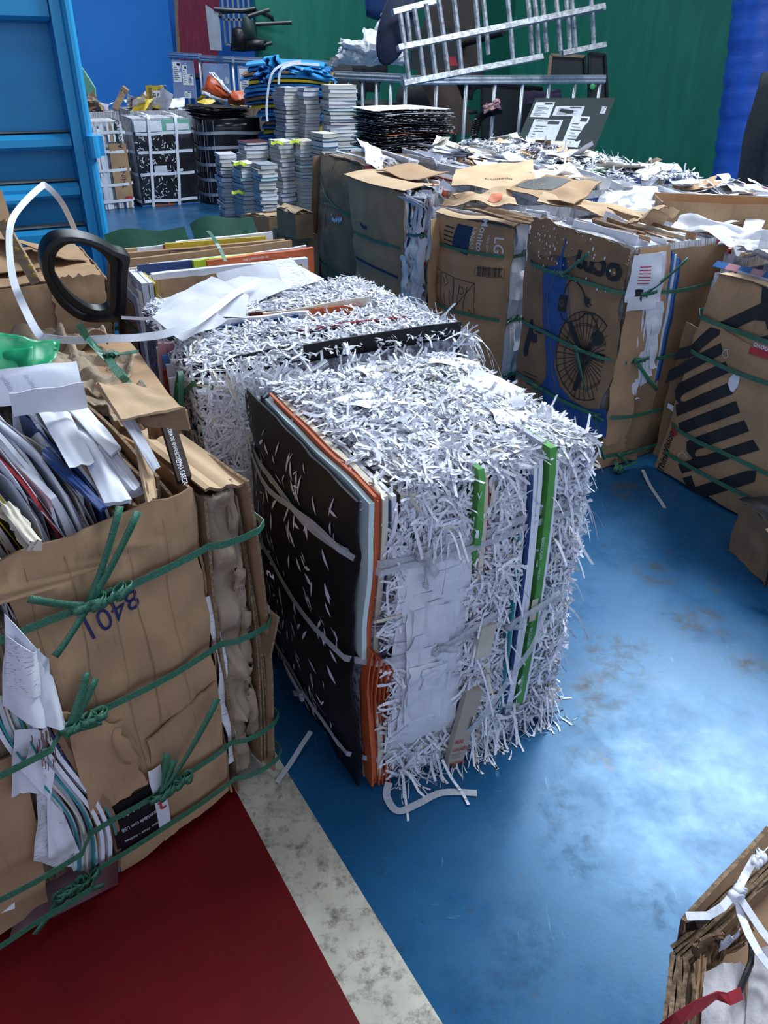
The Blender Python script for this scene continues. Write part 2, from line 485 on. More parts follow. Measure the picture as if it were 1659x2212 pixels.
# ------------------------------------------------------------------ bales
class Bale:
    """A strapped bale: local x along the front, y to the back, z up; root at its front left foot."""

    def __init__(s, name, label, a, b, w, d, h, rz=0.0, bulge=.03, straps=(), pinch=.012, lean=(0, 0), taper=0.0, seed=1.0, cat='bale', group=None, loc=None, bz=0.0):
        s.w, s.d, s.h, s.bulge, s.straps, s.pinch, s.lean, s.taper, s.seed = w, d, h, bulge, [z / h for z in straps], pinch, lean, taper, seed
        s.loc = W(a, b, bz) if loc is None else Vector(loc)
        s.rz = AX + rz
        s.root = thing(name, label, cat, s.loc, s.rz, group)
        s.M = Matrix.Rotation(s.rz, 3, 'Z')
        s.Mi = s.M.transposed()
        s.dir = {'F': Vector((1, 0, 0)), 'L': Vector((0, -1, 0)), 'R': Vector((0, 1, 0)), 'B': Vector((-1, 0, 0))}
        s.org = {'F': Vector((0, 0, 0)), 'L': Vector((0, d, 0)), 'R': Vector((w, 0, 0)), 'B': Vector((w, d, 0))}
        s.nor = {'F': Vector((0, -1, 0)), 'L': Vector((-1, 0, 0)), 'R': Vector((1, 0, 0)), 'B': Vector((0, 1, 0)), 'T': Vector((0, 0, 1))}
        s.len = {'F': w, 'B': w, 'L': d, 'R': d}

    def loc_(s, p):
        return s.Mi @ (Vector(p) - s.loc)

    def wor(s, p):
        return s.M @ Vector(p) + s.loc

    def out(s, u, v):
        uu, vv = min(max(u, 0), 1), min(max(v, 0), 1)
        o = s.bulge * sin(pi * uu) ** .55 * (1 - (2 * vv - 1) ** 4) ** .8
        for z in s.straps:
            o -= s.pinch * exp(-((v - z) * s.h / .035) ** 2)
        return o

    def pt(s, side, m, z, off=0.0):
        """Point on a side: m metres to the right seen from outside, height z."""
        if side == 'T':                                              # m = x, z = y here
            u, v = m / s.w, z / s.d
            p = Vector((m, z, s.h + .6 * s.bulge * max(0, sin(pi * min(max(u, 0), 1)) * sin(pi * min(max(v, 0), 1))) ** .6 + .008 * fbm((m, z, 0), 9, s.seed) + off))
            v = 1.0
        else:
            u, v = m / s.len[side], z / s.h
            p = s.org[side] + s.dir[side] * m + Vector((0, 0, z)) + s.nor[side] * (s.out(u, v) + .007 * fbm((m, z, 0), 8, s.seed + ord(side)) + off)
        if s.taper:
            k = 1 + s.taper * (v - .5)
            p.x, p.y = s.w / 2 + (p.x - s.w / 2) * k, s.d / 2 + (p.y - s.d / 2) * k
        p.x += s.lean[0] * v
        p.y += s.lean[1] * v
        return p

    def fn(s, side, off=0.0):
        return lambda m, z: s.pt(side, m, z, off)

    def px(s, side, x, y):
        """Face coordinates (m, z) of a pixel of the photograph on a side."""
        k = s.bulge * .7
        p = s.loc_(PP(x, y, s.wor(s.org[side] + s.nor[side] * k), s.M @ s.nor[side]))
        return ((p - s.org[side]).dot(s.dir[side]), p.z)

    def pxs(s, side, pts, ox=0, oy=0, k=1.0):
        return [s.px(side, ox + x / k, oy + y / k) for x, y in pts]

    def core(s, m=PACK, inset=.014, name='packed_paper', nz_=10, top=None):
        mb = MB()
        for side in 'FRBL':
            L = s.len[side]
            g, n = [], 8
            for j in range(nz_ + 1):
                for i in range(n + 1):
                    q = s.pt(side, L * (inset / L + (1 - 2 * inset / L) * i / n), s.h * j / nz_, -inset)
                    q.z = max(q.z, .002) if top is None else min(max(q.z, .002), top)
                    g.append(q)
            mb.add(g, [(j * (n + 1) + i, j * (n + 1) + i + 1, (j + 1) * (n + 1) + i + 1, (j + 1) * (n + 1) + i) for j in range(nz_) for i in range(n)])
        n = 10
        g = [s.pt('T', inset + (s.w - 2 * inset) * i / n, inset + (s.d - 2 * inset) * j / n, -inset) for j in range(n + 1) for i in range(n + 1)]
        if top is not None:
            for q in g:
                q.z = top
        mb.add(g, [(j * (n + 1) + i, j * (n + 1) + i + 1, (j + 1) * (n + 1) + i + 1, (j + 1) * (n + 1) + i) for j in range(n) for i in range(n)])
        return mb.build(name, m, s.root, smooth=True)

    def panel(s, side, m0, m1, z0, z1, mats=CARD, off=.004, t=.005, name='cardboard_panel', rag=.006, nu=16, nv=20, top=None, wob=.004, seed=None, decals=None, emi=None, left=None, right=None, bot=None):
        """A board laid on a side; decals(mb, fn) may print on it. top/bot/left/right are optional edge functions."""
        sd = s.seed + 3.3 if seed is None else seed
        mb = MB()

        def f(u, v):
            a = m0 if left is None else left(v)
            b = m1 if right is None else right(v)
            m = a + (b - a) * u
            lo = z0 if bot is None else bot(u)
            hi = z1 if top is None else top(u)
            z = lo + (hi - lo) * v
            e = rag * fbm((u * 3, v * 3, sd), 4, sd)
            return s.pt(side, m + (e if u in (0, 1) else 0), max(z + (e if v in (0, 1) else 0), .003), off + wob * fbm((m, z, 1), 14, sd))
        ml = list(mats) if isinstance(mats, (list, tuple)) else [mats]
        mb.sheet(f, nu, nv, t, 0, emi)
        if decals:
            decals(mb, lambda m, z: s.pt(side, m, z, off + wob * fbm((m, z, 1), 14, sd) + .0026))
        return mb.build(name, ml, s.root, smooth=False)

    def strap(s, z, m=GSTRAP, w=.014, slack=.003, tilt=0.0, knots=(), name='strap', sides='FRBL', seed=0, tails=((.1, .5), (.08, -.4)), ksize=.022):
        pts = []
        for side in sides:
            for i in range(10):
                u = (i + .5) / 10
                zz = z + tilt * fbm((u, ord(side), seed), 2.2, seed + z)
                pts.append(s.pt(side, s.len[side] * u, zz, slack + .0025))
        mb = MB()
        mb.strip(pts, Vector((0, 0, 1)), w, .0013, closed=len(sides) == 4)
        o = mb.build(name, m, s.root, smooth=False)
        for k, (side, u, a) in enumerate(knots):
            kb = MB()
            knot(kb, s.pt(side, s.len[side] * u, z, slack + .003), s.nor[side], s.dir[side], ksize, seed * 7 + k, tails, w=w * .95)
            kb.build('knot', m, o, smooth=True)
        return o

    def frame(s, side, m, z):
        e = .004
        p = s.pt(side, m, z)
        du, dv = s.pt(side, m + e, z) - p, s.pt(side, m, z + e) - p
        return p, du.cross(dv).normalized()

    def top_sheets(s, n, x0, x1, y0, y1, mats, up=(.0, .04), th=(.0015, .006), lean=.03, seed=1, name='paper_sheet', limit=80, axis='y', wave=.012, down=.10, each=True, low=0.0, gap=0.0, nseg=10):
        """Sheets and booklets standing on edge in the top of the bale, their edges running along one axis."""
        r = random.Random(seed)
        rest = MB()
        for k in range(n):
            c = x0 + (x1 - x0) * (k + r.uniform(.1, .9)) / n
            a, b = y0 + r.uniform(0, .12) * (y1 - y0), y1 - r.uniform(0, .3) * (y1 - y0)
            if r.random() < .3:
                a += r.uniform(0, .4) * (y1 - y0)
            hi = r.uniform(*up)
            ln = r.gauss(0, lean)
            t = r.uniform(*th)
            sd = r.uniform(0, 99)
            sl = r.gauss(0, .02)
            mi = r.randrange(len(mats))

            def f(u, v, a=a, b=b, c=c, hi=hi, ln=ln, sd=sd, sl=sl):
                q = a + (b - a) * u
                z = s.h - down + (down + hi + sl * (u - .5)) * v
                w_ = c + ln * v * v + wave * fbm((q, z, 0), 5, sd)
                if axis == 'y':
                    return Vector((w_ + s.lean[0], q + s.lean[1], z + .006 * fbm((q, 0, 0), 14, sd) * v))
                return Vector((q + s.lean[0], w_ + s.lean[1], z + .006 * fbm((q, 0, 0), 14, sd) * v))
            if each and k < limit:
                mb = MB()
                mb.sheet(f, nseg, 3, t)
                mb.build(name if t < .006 else 'booklet', mats[mi], s.root)
            else:
                rest.sheet(f, nseg, 3, t, mi)
        if rest.f:
            o = rest.build('standing_paper', mats, s.root)
            o['kind'] = 'stuff'

def shreds(parent, spots, n, seed, name='shredded_paper', width=(.0046, .0078), length=(.026, .080), lift=(0, .018), stick=.03, mats=None, droop=0.0, clip=None):
    """Thousands of curled paper strips strewn over (point, normal) spots: one uncountable mass."""
    R = np.random.RandomState(seed)
    idx = R.randint(0, len(spots), n)
    P = np.array([tuple(q[0]) for q in spots])[idx]
    Nn = np.array([tuple(q[1]) for q in spots])[idx]
    P = P + R.normal(0, .005, (n, 3))
    T = R.normal(0, 1, (n, 3))
    T -= Nn * (T * Nn).sum(1)[:, None]
    T /= np.linalg.norm(T, axis=1)[:, None]
    T = T + Nn * R.normal(0, .13, (n, 1))
    st = R.rand(n) < stick
    T[st] += Nn[st] * R.uniform(.3, 1.5, (st.sum(), 1))
    T /= np.linalg.norm(T, axis=1)[:, None]
    S = np.cross(Nn, T)
    S /= np.linalg.norm(S, axis=1)[:, None]
    N2 = np.cross(T, S)
    L = R.uniform(length[0], length[1], n) * np.where(R.rand(n) < .15, 1.35, 1.0)
    Wd = R.uniform(width[0], width[1], n)
    lf = R.uniform(lift[0], lift[1], n)
    curl, bend, ph, tw = R.normal(0, .6, n), R.normal(0, .35, n), R.normal(0, .38, n), R.normal(0, .8, n)
    seg = 5
    t = np.linspace(-.5, .5, seg + 1)
    V = np.zeros((n, seg + 1, 2, 3))
    for k, q in enumerate(t):
        c = P + Nn * lf[:, None] + T * (L * (q + np.where(st, .5, 0)))[:, None] + N2 * (curl * L * (q * q - .08))[:, None] + S * (bend * L * q * q)[:, None]
        c[:, 2] -= droop * (L * (q + .5) ** 2) * st
        fi = ph + tw * q
        wv = (S * np.cos(fi)[:, None] + N2 * np.sin(fi)[:, None]) * (Wd / 2)[:, None]
        V[:, k, 0], V[:, k, 1] = c - wv, c + wv
    V[..., 2] = np.maximum(V[..., 2], .002)
    if clip:
        for ax, lo, hi in ((0, clip[0], clip[1]), (1, clip[2], clip[3])):   # ends bent back in rather than into the neighbour
            q = V[..., ax]
            q = np.where(q < lo, lo + (lo - q) * .5, q)
            V[..., ax] = np.where(q > hi, hi - (q - hi) * .5, q)
    verts = V.reshape(-1, 3)
    base = (np.arange(n) * (seg + 1) * 2)[:, None, None]
    q = (np.arange(seg) * 2)[None, :, None] + np.array([0, 1, 3, 2])[None, None, :]
    F = (base + q).reshape(-1, 4)
    me = bpy.data.meshes.new(name)
    me.vertices.add(len(verts))
    me.vertices.foreach_set('co', verts.ravel())
    me.loops.add(F.size)
    me.loops.foreach_set('vertex_index', F.ravel().astype(np.int32))
    me.polygons.add(len(F))
    me.polygons.foreach_set('loop_start', (np.arange(len(F)) * 4).astype(np.int32))
    me.polygons.foreach_set('loop_total', np.full(len(F), 4, np.int32))
    ms = mats or [SHRED, SHREDC]
    for m in ms:
        me.materials.append(m)
    pick = (R.rand(n) < .025).astype(np.int32) if len(ms) > 1 else np.zeros(n, np.int32)
    me.polygons.foreach_set('material_index', np.repeat(pick, seg).astype(np.int32))
    me.update()
    me.validate()
    o = bpy.data.objects.new(name, me)
    COL.objects.link(o)
    o.parent = parent
    o['kind'] = 'stuff'
    return o
# ------------------------------------------------------------------ the hall
FBLUE = mat('blue_floor_paint', (0.008, 0.068, 0.165), 0.31, (0.014, 0.10, 0.225), 3.0, lo=.35, hi=.7, rvar=.10, spec=.42, stint=(.45, .74, 1.0), bump=.015, bscale=120,
            blots=[((.075, .062, .045), tuple(PZ(x, y, 0)), r_, 13, .46, .66) for x, y, r_ in ((1330, 1420, .16), (1290, 1500, .10), (1270, 1560, .07), (1500, 1340, .12), (1420, 1240, .09), (1620, 1440, .08), (1360, 1060, .10), (1250, 1640, .05))] + [((.018, .055, .12), tuple(PZ(x, y, 0)), r_, 26, .45, .75) for x, y, r_ in ((1200, 1740, .08), (1240, 1840, .10), (860, 1680, .10), (1130, 2050, .1), (1420, 1960, .08), (1050, 2150, .08))],
            dirt=[((.085, .075, .055), 2.3, .62, .68), ((.02, .05, .10), 9, .58, .70), ((.02, .05, .10), 70, .62, .66), ((.10, .20, .34), 40, .64, .70, (1, .12, 1)), ((.10, .20, .34), 46, .65, .70, (.1, 1, 1))])
FRED = mat('red_floor_paint', (0.115, 0.0035, 0.005), 0.5, (0.145, 0.005, 0.007), 4, rvar=.06, spec=.18, dirt=[((.05, .012, .012), 6, .62, .74)])
FWHITE = mat('white_line_paint', (0.58, 0.54, 0.44), 0.6, (0.46, 0.43, 0.34), 5, dirt=[((.13, .12, .09), 26, .50, .68), ((.20, .18, .13), 3.2, .52, .66), ((.05, .045, .035), 120, .63, .68)])
WBLUE = mat('blue_wall_paint', (0.014, 0.20, 0.66), 0.7, (0.018, 0.23, 0.72), 1.2, lo=.3, hi=.7)
WGREEN = mat('green_wall_paint', (0.010, 0.155, 0.105), 0.6, (0.014, 0.20, 0.14), 2.5, nstretch=(3, 3, .5), lo=.35, hi=.7, dirt=[((.02, .10, .08), 9, .64, .7)])
CEILM = mat('dark_roof_sheet', (0.10, 0.11, 0.12), 0.8)
BOARDR = mat('pink_red_board', (0.33, 0.035, 0.075), 0.7, (0.20, 0.02, 0.045), 5, nstretch=(6, 6, .5), lo=.35, hi=.7)

q0, qd = Vector((-.347, 1.254, 0)), Vector((.5255, -.8508, 0))
qn = Vector((.8508, .5255, 0))
lw = (Vector((-.343, 1.497, 0)) - q0).dot(qn)
fm = MB()
for lo, hi, mi in ((-14, 0, 1), (0, lw, 2), (lw, 16, 0)):
    fm.add([q0 + qd * 8 + qn * lo, q0 + qd * 8 + qn * hi, q0 - qd * 30 + qn * hi, q0 - qd * 30 + qn * lo], [(0, 1, 2, 3)], mi)
structure(fm.build('floor', [FBLUE, FRED, FWHITE]))

def wall(name, a0, b0, a1, b1, h, m, t=.15):
    mb = MB()
    p, q = W(a0, b0), W(a1, b1)
    n = (q - p).cross(Vector((0, 0, 1))).normalized()
    mb.add([p, q, q + Vector((0, 0, h)), p + Vector((0, 0, h)), p - n * t, q - n * t, q - n * t + Vector((0, 0, h)), p - n * t + Vector((0, 0, h))],
           [(0, 1, 2, 3), (5, 4, 7, 6), (4, 0, 3, 7), (1, 5, 6, 2), (3, 2, 6, 7)])
    return structure(mb.build(name, m))

wall('wall_back', 4.75, 13.0, 9.45, 13.0, 6.5, WGREEN)
wall('wall_right', 9.45, 13.15, 9.45, -4, 6.5, WGREEN)
wall('wall_blue', -9, 16.8, 4.46, 16.8, 6.5, WBLUE)
wall('wall_far', 3.0, 18.0, 8.5, 18.0, 6.5, WBLUE)
wall('wall_left', -9, -4, -9, 16.8, 6.5, WBLUE)
cm = MB()
cm.add([W(-9, -4, 6.5), W(9.6, -4, 6.5), W(9.6, 18.2, 6.5), W(-9, 18.2, 6.5)], [(3, 2, 1, 0)])
structure(cm.build('ceiling', CEILM))

# white window grating in the far wall
gp = PY(478, 100, 19.2)
Yg = 18.0
gt = MB()
xs0, xs1 = PY(484, 50, Yg), PY(562, 50, Yg)
z0, z1 = PY(480, 96, Yg).z, 3.6
gx0, gx1 = xs0.x, xs1.x
for i in range(8):
    x = gx0 + (gx1 - gx0) * i / 7
    gt.beam((x, Yg, z0), (x, Yg, z1), .035, .035, (0, 1, 0))
k = 0
z = z0
while z < z1:
    gt.beam((gx0, Yg, z), (gx1, Yg, z), .035, .035)
    z += .42
o = gt.build('window_1', mat('white_grating', (.62, .64, .66), .5))
structure(o)

# ------------------------------------------------------------------ the blue steel container
def container():
    CB = mat('container_blue', (0.016, 0.29, 0.58), 0.42, (0.020, 0.32, 0.62), 3, rvar=.05, dirt=[((.10, .12, .12), 30, .70, .73)])
    CD = mat('dusty_ledge', (0.22, 0.24, 0.23), 0.9)
    b = 5.0
    def at(x, y, bb=b):
        p = PP(x, y, W(0, bb), Vector((-SA, CA, 0)))
        return (p.x * CA + p.y * SA, p.z)
    a1 = at(187, 254)[0]
    r = thing('blue_container', 'large blue painted steel container with flat ribbed door behind the cardboard bales', 'container', W(a1, b), AX)
    h = 2.6
    mb = MB()
    mb.box((-1.5, .55, h / 2), (2.9, .9, h - .02))
    mb.build('body', CB, r)
    mb = MB()                                                       # right stile: a rounded post
    s0 = at(107, 45)[0] - a1
    mb.box((s0 / 2, .0, h / 2), (-s0, .17, h))
    mb.tube([(-.025, -.085, .02), (-.025, -.085, h)], .03, 10)
    mb.build('corner_post', CB, r)
    for y0, y1 in ((-60, 50), (286, 328), (393, 434), (492, 535)):
        zt, zb = at(80, y0)[1], at(80, y1)[1]
        mb = MB()
        L = 2.9
        x0 = s0
        prof = [(.105, zb), (-.035, zb + .012), (-.06, zb + .03), (-.06, zt - .03), (-.035, zt - .008), (.105, zt)]
        vs = [(x, y, z) for x in (x0 - .004, x0 - L) for y, z in prof]
        n = len(prof)
        mb.add(vs, [(i, i + 1, n + i + 1, n + i) for i in range(n - 1)] + [tuple(range(n))[::-1], tuple(range(n, 2 * n))])
        mb.add([(x0 - .004, .09, zt + .0015), (x0 - .004, -.03, zt + .0015), (x0 - L, -.03, zt + .0015), (x0 - L, .09, zt + .0015)], [(0, 1, 2, 3)], 1)
        mb.build('door_rail', [CB, CD], r)
    zz = at(30, 428)[1]
    mb = MB()
    xe = at(57, 428)[0] - a1
    mb.tube([(xe, -.10, zz), (xe - 1.0, -.10, zz)], .034, 12)
    mb.tube([(xe + .004, -.10, zz), (xe - .02, -.10, zz)], .027, 12, 1)
    mb.build('lock_rod', [CB, DARKM], r)
    zh = at(188, 312)[1]
    mb = MB()
    mb.tube([(-.01, -.12, zh - .055), (-.01, -.12, zh + .055)], .034, 12)
    mb.box((.0, -.07, zh), (.10, .07, .10))
    mb.build('hinge', CB, r)
container()

# ------------------------------------------------------------------ main shredded-paper bale
M = Bale('shredded_paper_bale', 'near bale of white shredded paper with a black leaf-patterned board on its side', .572, 1.15, .565, .59, .79,
         bulge=.035, straps=(.66, .40, .10), pinch=.010, seed=2.0)
M.core(mat('gap_shaded_shreds', (0.36, 0.37, 0.44), 0.9, (0.10, 0.10, 0.13), 60, lo=.4, hi=.6, bump=.8, bscale=70), inset=.012)  # core colour darkened to put shade into the gaps between the white strips

def leaves(B, side, n, seed, m0, m1, z0, z1, size=(.022, .052)):
    r = random.Random(seed)
    def d(mb, fn):
        for _ in range(n):
            cx, cz, a, L = r.uniform(m0, m1), r.uniform(z0, z1), r.gauss(1.9, .75), r.uniform(*size)
            wd = L * r.uniform(.09, .17)
            P = []
            for i in range(6):
                t = i / 5
                P.append((L * (t - .5), wd * sin(pi * t) * 1.0))
            P += [(L * (t / 5 - .5), -wd * .55 * sin(pi * t / 5)) for t in (4, 3, 2, 1)]
            mb.poly([(cx + x * cos(a) - y * sin(a), cz + x * sin(a) + y * cos(a)) for x, y in P], fn, 1, cell=.2)
    return d

def main_side(v):
    return M.d + .012 - .022 * sin(pi * min(max((v - .1) / .8, 0), 1)) ** 1.2
M.panel('L', -.03, M.d, .0, M.h + .015, [BLACKB, WHITEI], off=.014, t=.006, name='black_board', nu=18, nv=24, seed=8, wob=.005, rag=.003,
        right=main_side, decals=leaves(M, 'L', 175, 5, .02, .53, .02, .77))
# layered covers along the left of the bale, edges showing on top and on the front
LAY = [('paper_stack', .000, .012, mat('pale_green_paper', (.62, .76, .74), .7), .015, .55, .02), ('folder', .013, .007, ORANGE, .012, .22, .03),
       ('folder', .021, .006, ORANGE, .006, .10, .015), ('folder', .028, .005, mat('dark_orange_card', (.42, .07, .02), .6), .0, .05, .012), ('booklet', .034, .014, CREAM, .004, .3, .02),
       ('booklet', .050, .006, NAVYB, -.002, .08, .0), ('booklet', .057, .010, PAPER, .002, .28, .015), ('booklet', .069, .009, BROWNB, -.004, .34, .01),
       ('booklet', .080, .011, CREAM, -.006, .30, .005), ('folder', .093, .005, BLACKB, -.012, .34, -.002)]
for nm, x, t, m, ex, zc, up in LAY:
    mb = MB()
    sd = x * 100
    def f(u, v, x=x, ex=ex, up=up, sd=sd):
        y = M.d * .93 * (1 - u) - ex - .004
        bow = .030 * sin(pi * min(max((v - .12) / .76, 0), 1)) ** 1.3
        zl = .40 if x < .005 else .012
        z = zl + (M.h + up - zl) * v
        bow = .030 * sin(pi * min(max((z / M.h - .12) / .76, 0), 1)) ** 1.3
        yy = y + (bow * (u ** 3) if x < .06 else bow * .5 * u ** 3)
        return Vector((x + .003 * fbm((y, z, 0), 9, sd), yy - .018, z + .006 * fbm((y, 0, 0), 6, sd) * v))
    mb.sheet(f, 12, 14, t * .92)
    mb.build(nm, m, M.root)
# orange folders pushed out low on the front corner
for k in range(6):
    mb = MB()
    def f(u, v, k=k):
        z = .03 + .40 * v - .012 * k
        return Vector((.014 + .009 * k + .004 * sin(6 * v), .2 * (1 - u) - .030 + .022 * sin(pi * v) * u - .002 * k, max(z, .006)))
    mb.sheet(f, 6, 10, .004)
    mb.build('folder', [ORANGE, mat('dark_orange_card', (.42, .07, .02), .6)][k % 2], M.root)
# upright books through the shreds
def book_slab(B, name, x, t, y0, y1, z0, z1, m, spine=None, seed=0, mats2=()):
    mb = MB()
    def f(u, v):
        z = z0 + (z1 - z0) * v
        return Vector((x + .004 * fbm((u, v, 0), 3, seed) - .012 * sin(pi * v), y1 + (y0 - y1) * u - (B.bulge * .9 * sin(pi * v) ** .7 + .014) * u, z))
    mb.sheet(f, 8, 14, t)
    if spine:
        fn = lambda s_, z_: f(1, (z_ - z0) / (z1 - z0)) + Vector((s_ - t / 2 - .000, -.0018, 0))
        spine(mb, fn)
    o = mb.build(name, [m, *mats2], B.root)
    if spine:
        pb_ = MB()
        pb_.sheet(lambda u, v: f(.02 + .93 * u, .9 + .1 * v) + Vector((-t * .14, 0, .003 * v)), 8, 2, t * .72)
        pb_.build('pages', GREYP, o)
    return o

def bio(mb, fn):
    for z, tx, s_ in ((.55, 'BIOLOGIA', .0125), (.47, 'PARTE I', .009), (.30, 'BIOLOGIA', .0125), (.14, 'BIOLOGIA', .0125)):
        mb.text(tx, s_, fn, (.0045 + .0015, z + .07), -pi / 2, 1, cell=.03)
    mb.poly([(0, .39), (.018, .39), (.018, .455), (0, .455)], fn, 2)
book_slab(M, 'textbook', .432, .018, -.012, .50, .03, .825, GREENB, bio, 4, (WHITEI, CREAM))
for k, (dx, t, m, zt) in enumerate(((-.022, .011, PAPER, .80), (-.034, .009, PAPER, .795), (-.044, .007, NAVYB, .77), (-.053, .006, PAPER, .75), (.021, .007, PAPER, .79), (-.061, .006, TEALB, .66))):
    book_slab(M, 'booklet', .432 + dx, t, -.008 - .003 * (k % 3), .45, .03, zt, m, None, 10 + k)
def bio2(mb, fn):
    mb.text('V', .02, fn, (.003, .76), 0, 1)
book_slab(M, 'textbook', .252, .016, -.008, .42, .56, .815, GREENB, bio2, 31, (WHITEI,))
book_slab(M, 'textbook', .268, .013, -.006, .40, .30, .80, CREAM, None, 33)
book_slab(M, 'booklet', .283, .005, -.002, .40, .30, .79, REDB, None, 34)
for k, (x, m, y1) in enumerate(((.36, GREYP, .56), (.372, CREAM, .55), (.47, DGREEN, .5))):
    book_slab(M, 'booklet', x, .008, .06, y1, .5, .815 + .006 * (k % 2), m, None, 40 + k)
# the paperback with red lettering
def red_book(mb, fn):
    pass
mb = MB()
c = Vector((.250, -.058, .125))
RB = rot(0, radians(9), radians(-4))
mb.box(c, (.046, .018, .23), RB)
fn = lambda s_, z_: c + RB @ Vector((s_, -.0122, z_))
for z, tx, s_, mi in ((-.045, 'AN', .020, 1), (-.070, 'GANÊS', .0155, 1), (-.094, 'TEC', .021, 2), (-.117, 'ANÉCIO', .0148, 1), (-.139, 'RÊNIO', .019, 1), (.0, 'química', .012, 3)):
    if mi == 3:
        mb.text(tx, s_, fn, (.014, z), pi / 2, 3, bold=.01)
    else:
        mb.text(tx, s_, fn, (-.021, z), 0, mi, bold=.012, sx=.86)
mb.build('paperback', [mat('tan_cover', (.45, .39, .31), .6), REDI, GREYB, DGREEN], M.root)
mb = MB()
mb.box((.285, -.062, .385), (.045, .010, .09), rot(0, .12, .1))
mb.build('paperback', CREAM, M.root)
# wad of whole white sheets pressed into the front
for k in range(9):
    mb = MB()
    r = random.Random(60 + k)
    s0, s1 = .070 + r.uniform(-.01, .03) + .004 * k, .235 + r.uniform(-.05, .02) - .010 * k
    z0, z1 = .09 + .022 * k + r.uniform(0, .05), .66 - .04 * k + r.uniform(-.03, .03)
    if k == 0:
        s0, s1, z0, z1 = .065, .24, .08, .67
    sd = 3.1 * k
    def f(u, v, s0=s0, s1=s1, z0=z0, z1=z1, k=k, sd=sd):
        m = s0 + (s1 - s0) * u
        z = z0 + (z1 - z0) * v
        p = M.pt('F', m, z, .012 + .0028 * k + .010 * abs(fbm((m, z * .5, 0), 16, sd)) + .006 * fbm((m, z, 5), 40, sd))
        p.x += .012 * fbm((u * 3, v * 3, sd), 1.3, sd) + .01 * (v - .5)
        return p
    mb.sheet(f, 14, 22, .001)
    mb.build('paper_sheet', PAPER, M.root)
# shreds over top, front and right
def spots(B, side, n, m0, m1, z0, z1, seed, skip=None, off=.0):
    r = random.Random(seed)
    out = []
    while len(out) < n:
        m, z = r.uniform(m0, m1), r.uniform(z0, z1)
        if skip and skip(m, z):
            continue
        p, nn = B.frame(side, m, z)
        out.append((p + nn * off, nn))
    return out
sk_t = lambda m, z: m < .10 - .05 * (z / M.d) and r_.random() < .93
r_ = random.Random(3)
sk_t2 = lambda m, z: sk_t(m, z) or (.392 < m < .452 and z < .46 and r_.random() < .8) or (.245 < m < .285 and z < .12 and r_.random() < .6)
sp = spots(M, 'T', 2600, .03, M.w, 0, M.d, 1, sk_t2, .004) + spots(M, 'B', 250, .05, M.w, .6, M.h, 4)
shreds(M.root, sp, 7000, 11, droop=1.2, clip=(-.02, 1, -.2, .622), width=(.0055, .0088), length=(.03, .095))
sp = spots(M, 'F', 1500, .06, M.w, .01, M.h, 2, lambda m, z: (.075 < m < .245 - .07 * max(0, .35 - z) and .09 < z < .66) or (.215 < m < .28 and .02 < z < .23 and r_.random() < .92) or (.362 < m < .468 and r_.random() < .96) or (.235 < m < .29 and z > .56 and r_.random() < .8), .0)
sp += spots(M, 'R', 1400, 0, M.d, .01, M.h, 3)
shreds(M.root, sp, 7600, 13, droop=1.2, clip=(-.02, 1, -.2, .622), width=(.0045, .0076), length=(.025, .075))
sp = [(p + Vector((0, -.01, 0)), n) for p, n in spots(M, 'F', 300, .09, M.w, .0, .09, 9)] + spots(M, 'R', 200, 0, M.d, .0, .09, 10)
shreds(M.root, sp, 900, 12, name='loose_shreds', length=(.04, .10), stick=.2, droop=2.5)
# a few large whole sheets caught in the top
for k, (m, y, s_, a) in enumerate(((.50, .30, .11, .4), (.46, .12, .09, 1.1), (.20, .36, .10, 2.0), (.53, .50, .10, .9), (.30, .50, .08, .2), (.50, .20, .06, 2.6))):
    mb = MB()
    mb.sheet(crumple(M.pt('T', m, y, .026), s_, s_ * 1.3, rot(.12, -.18 + .1 * k, a), .014, 5.0 + k), 12, 12, .0008)
    mb.build('paper_scrap', PAPER, M.root)
# clear straps
M.strap(.665, WSTRAP, .019, .020, .03, [('F', .22, 0)], seed=1, ksize=.020, tails=((.09, -1.6), (.07, -1.2)))
M.strap(.655, WSTRAP, .016, .026, .05, (), seed=4)
M.strap(.40, WSTRAP, .018, .020, .03, [('F', .30, 0), ('F', .62, 0)], seed=2, ksize=.018, tails=((.14, .35), (.05, -.4)))
M.strap(.085, WSTRAP, .016, .018, .02, [('F', .80, 0), ('L', .55, 0)], seed=3, ksize=.016, tails=((.09, 2.7), (.05, -2.4)))
mb = MB()
P = [M.pt('F', .25 + .21 * t, .10 + .31 * t, .045 + .01 * sin(3 * t)) for t in [i / 12 for i in range(13)]]
mb.strip(P, Vector((-.6, 0, .6)), .018, .0012)
mb.build('strap', WSTRAP, M.root)
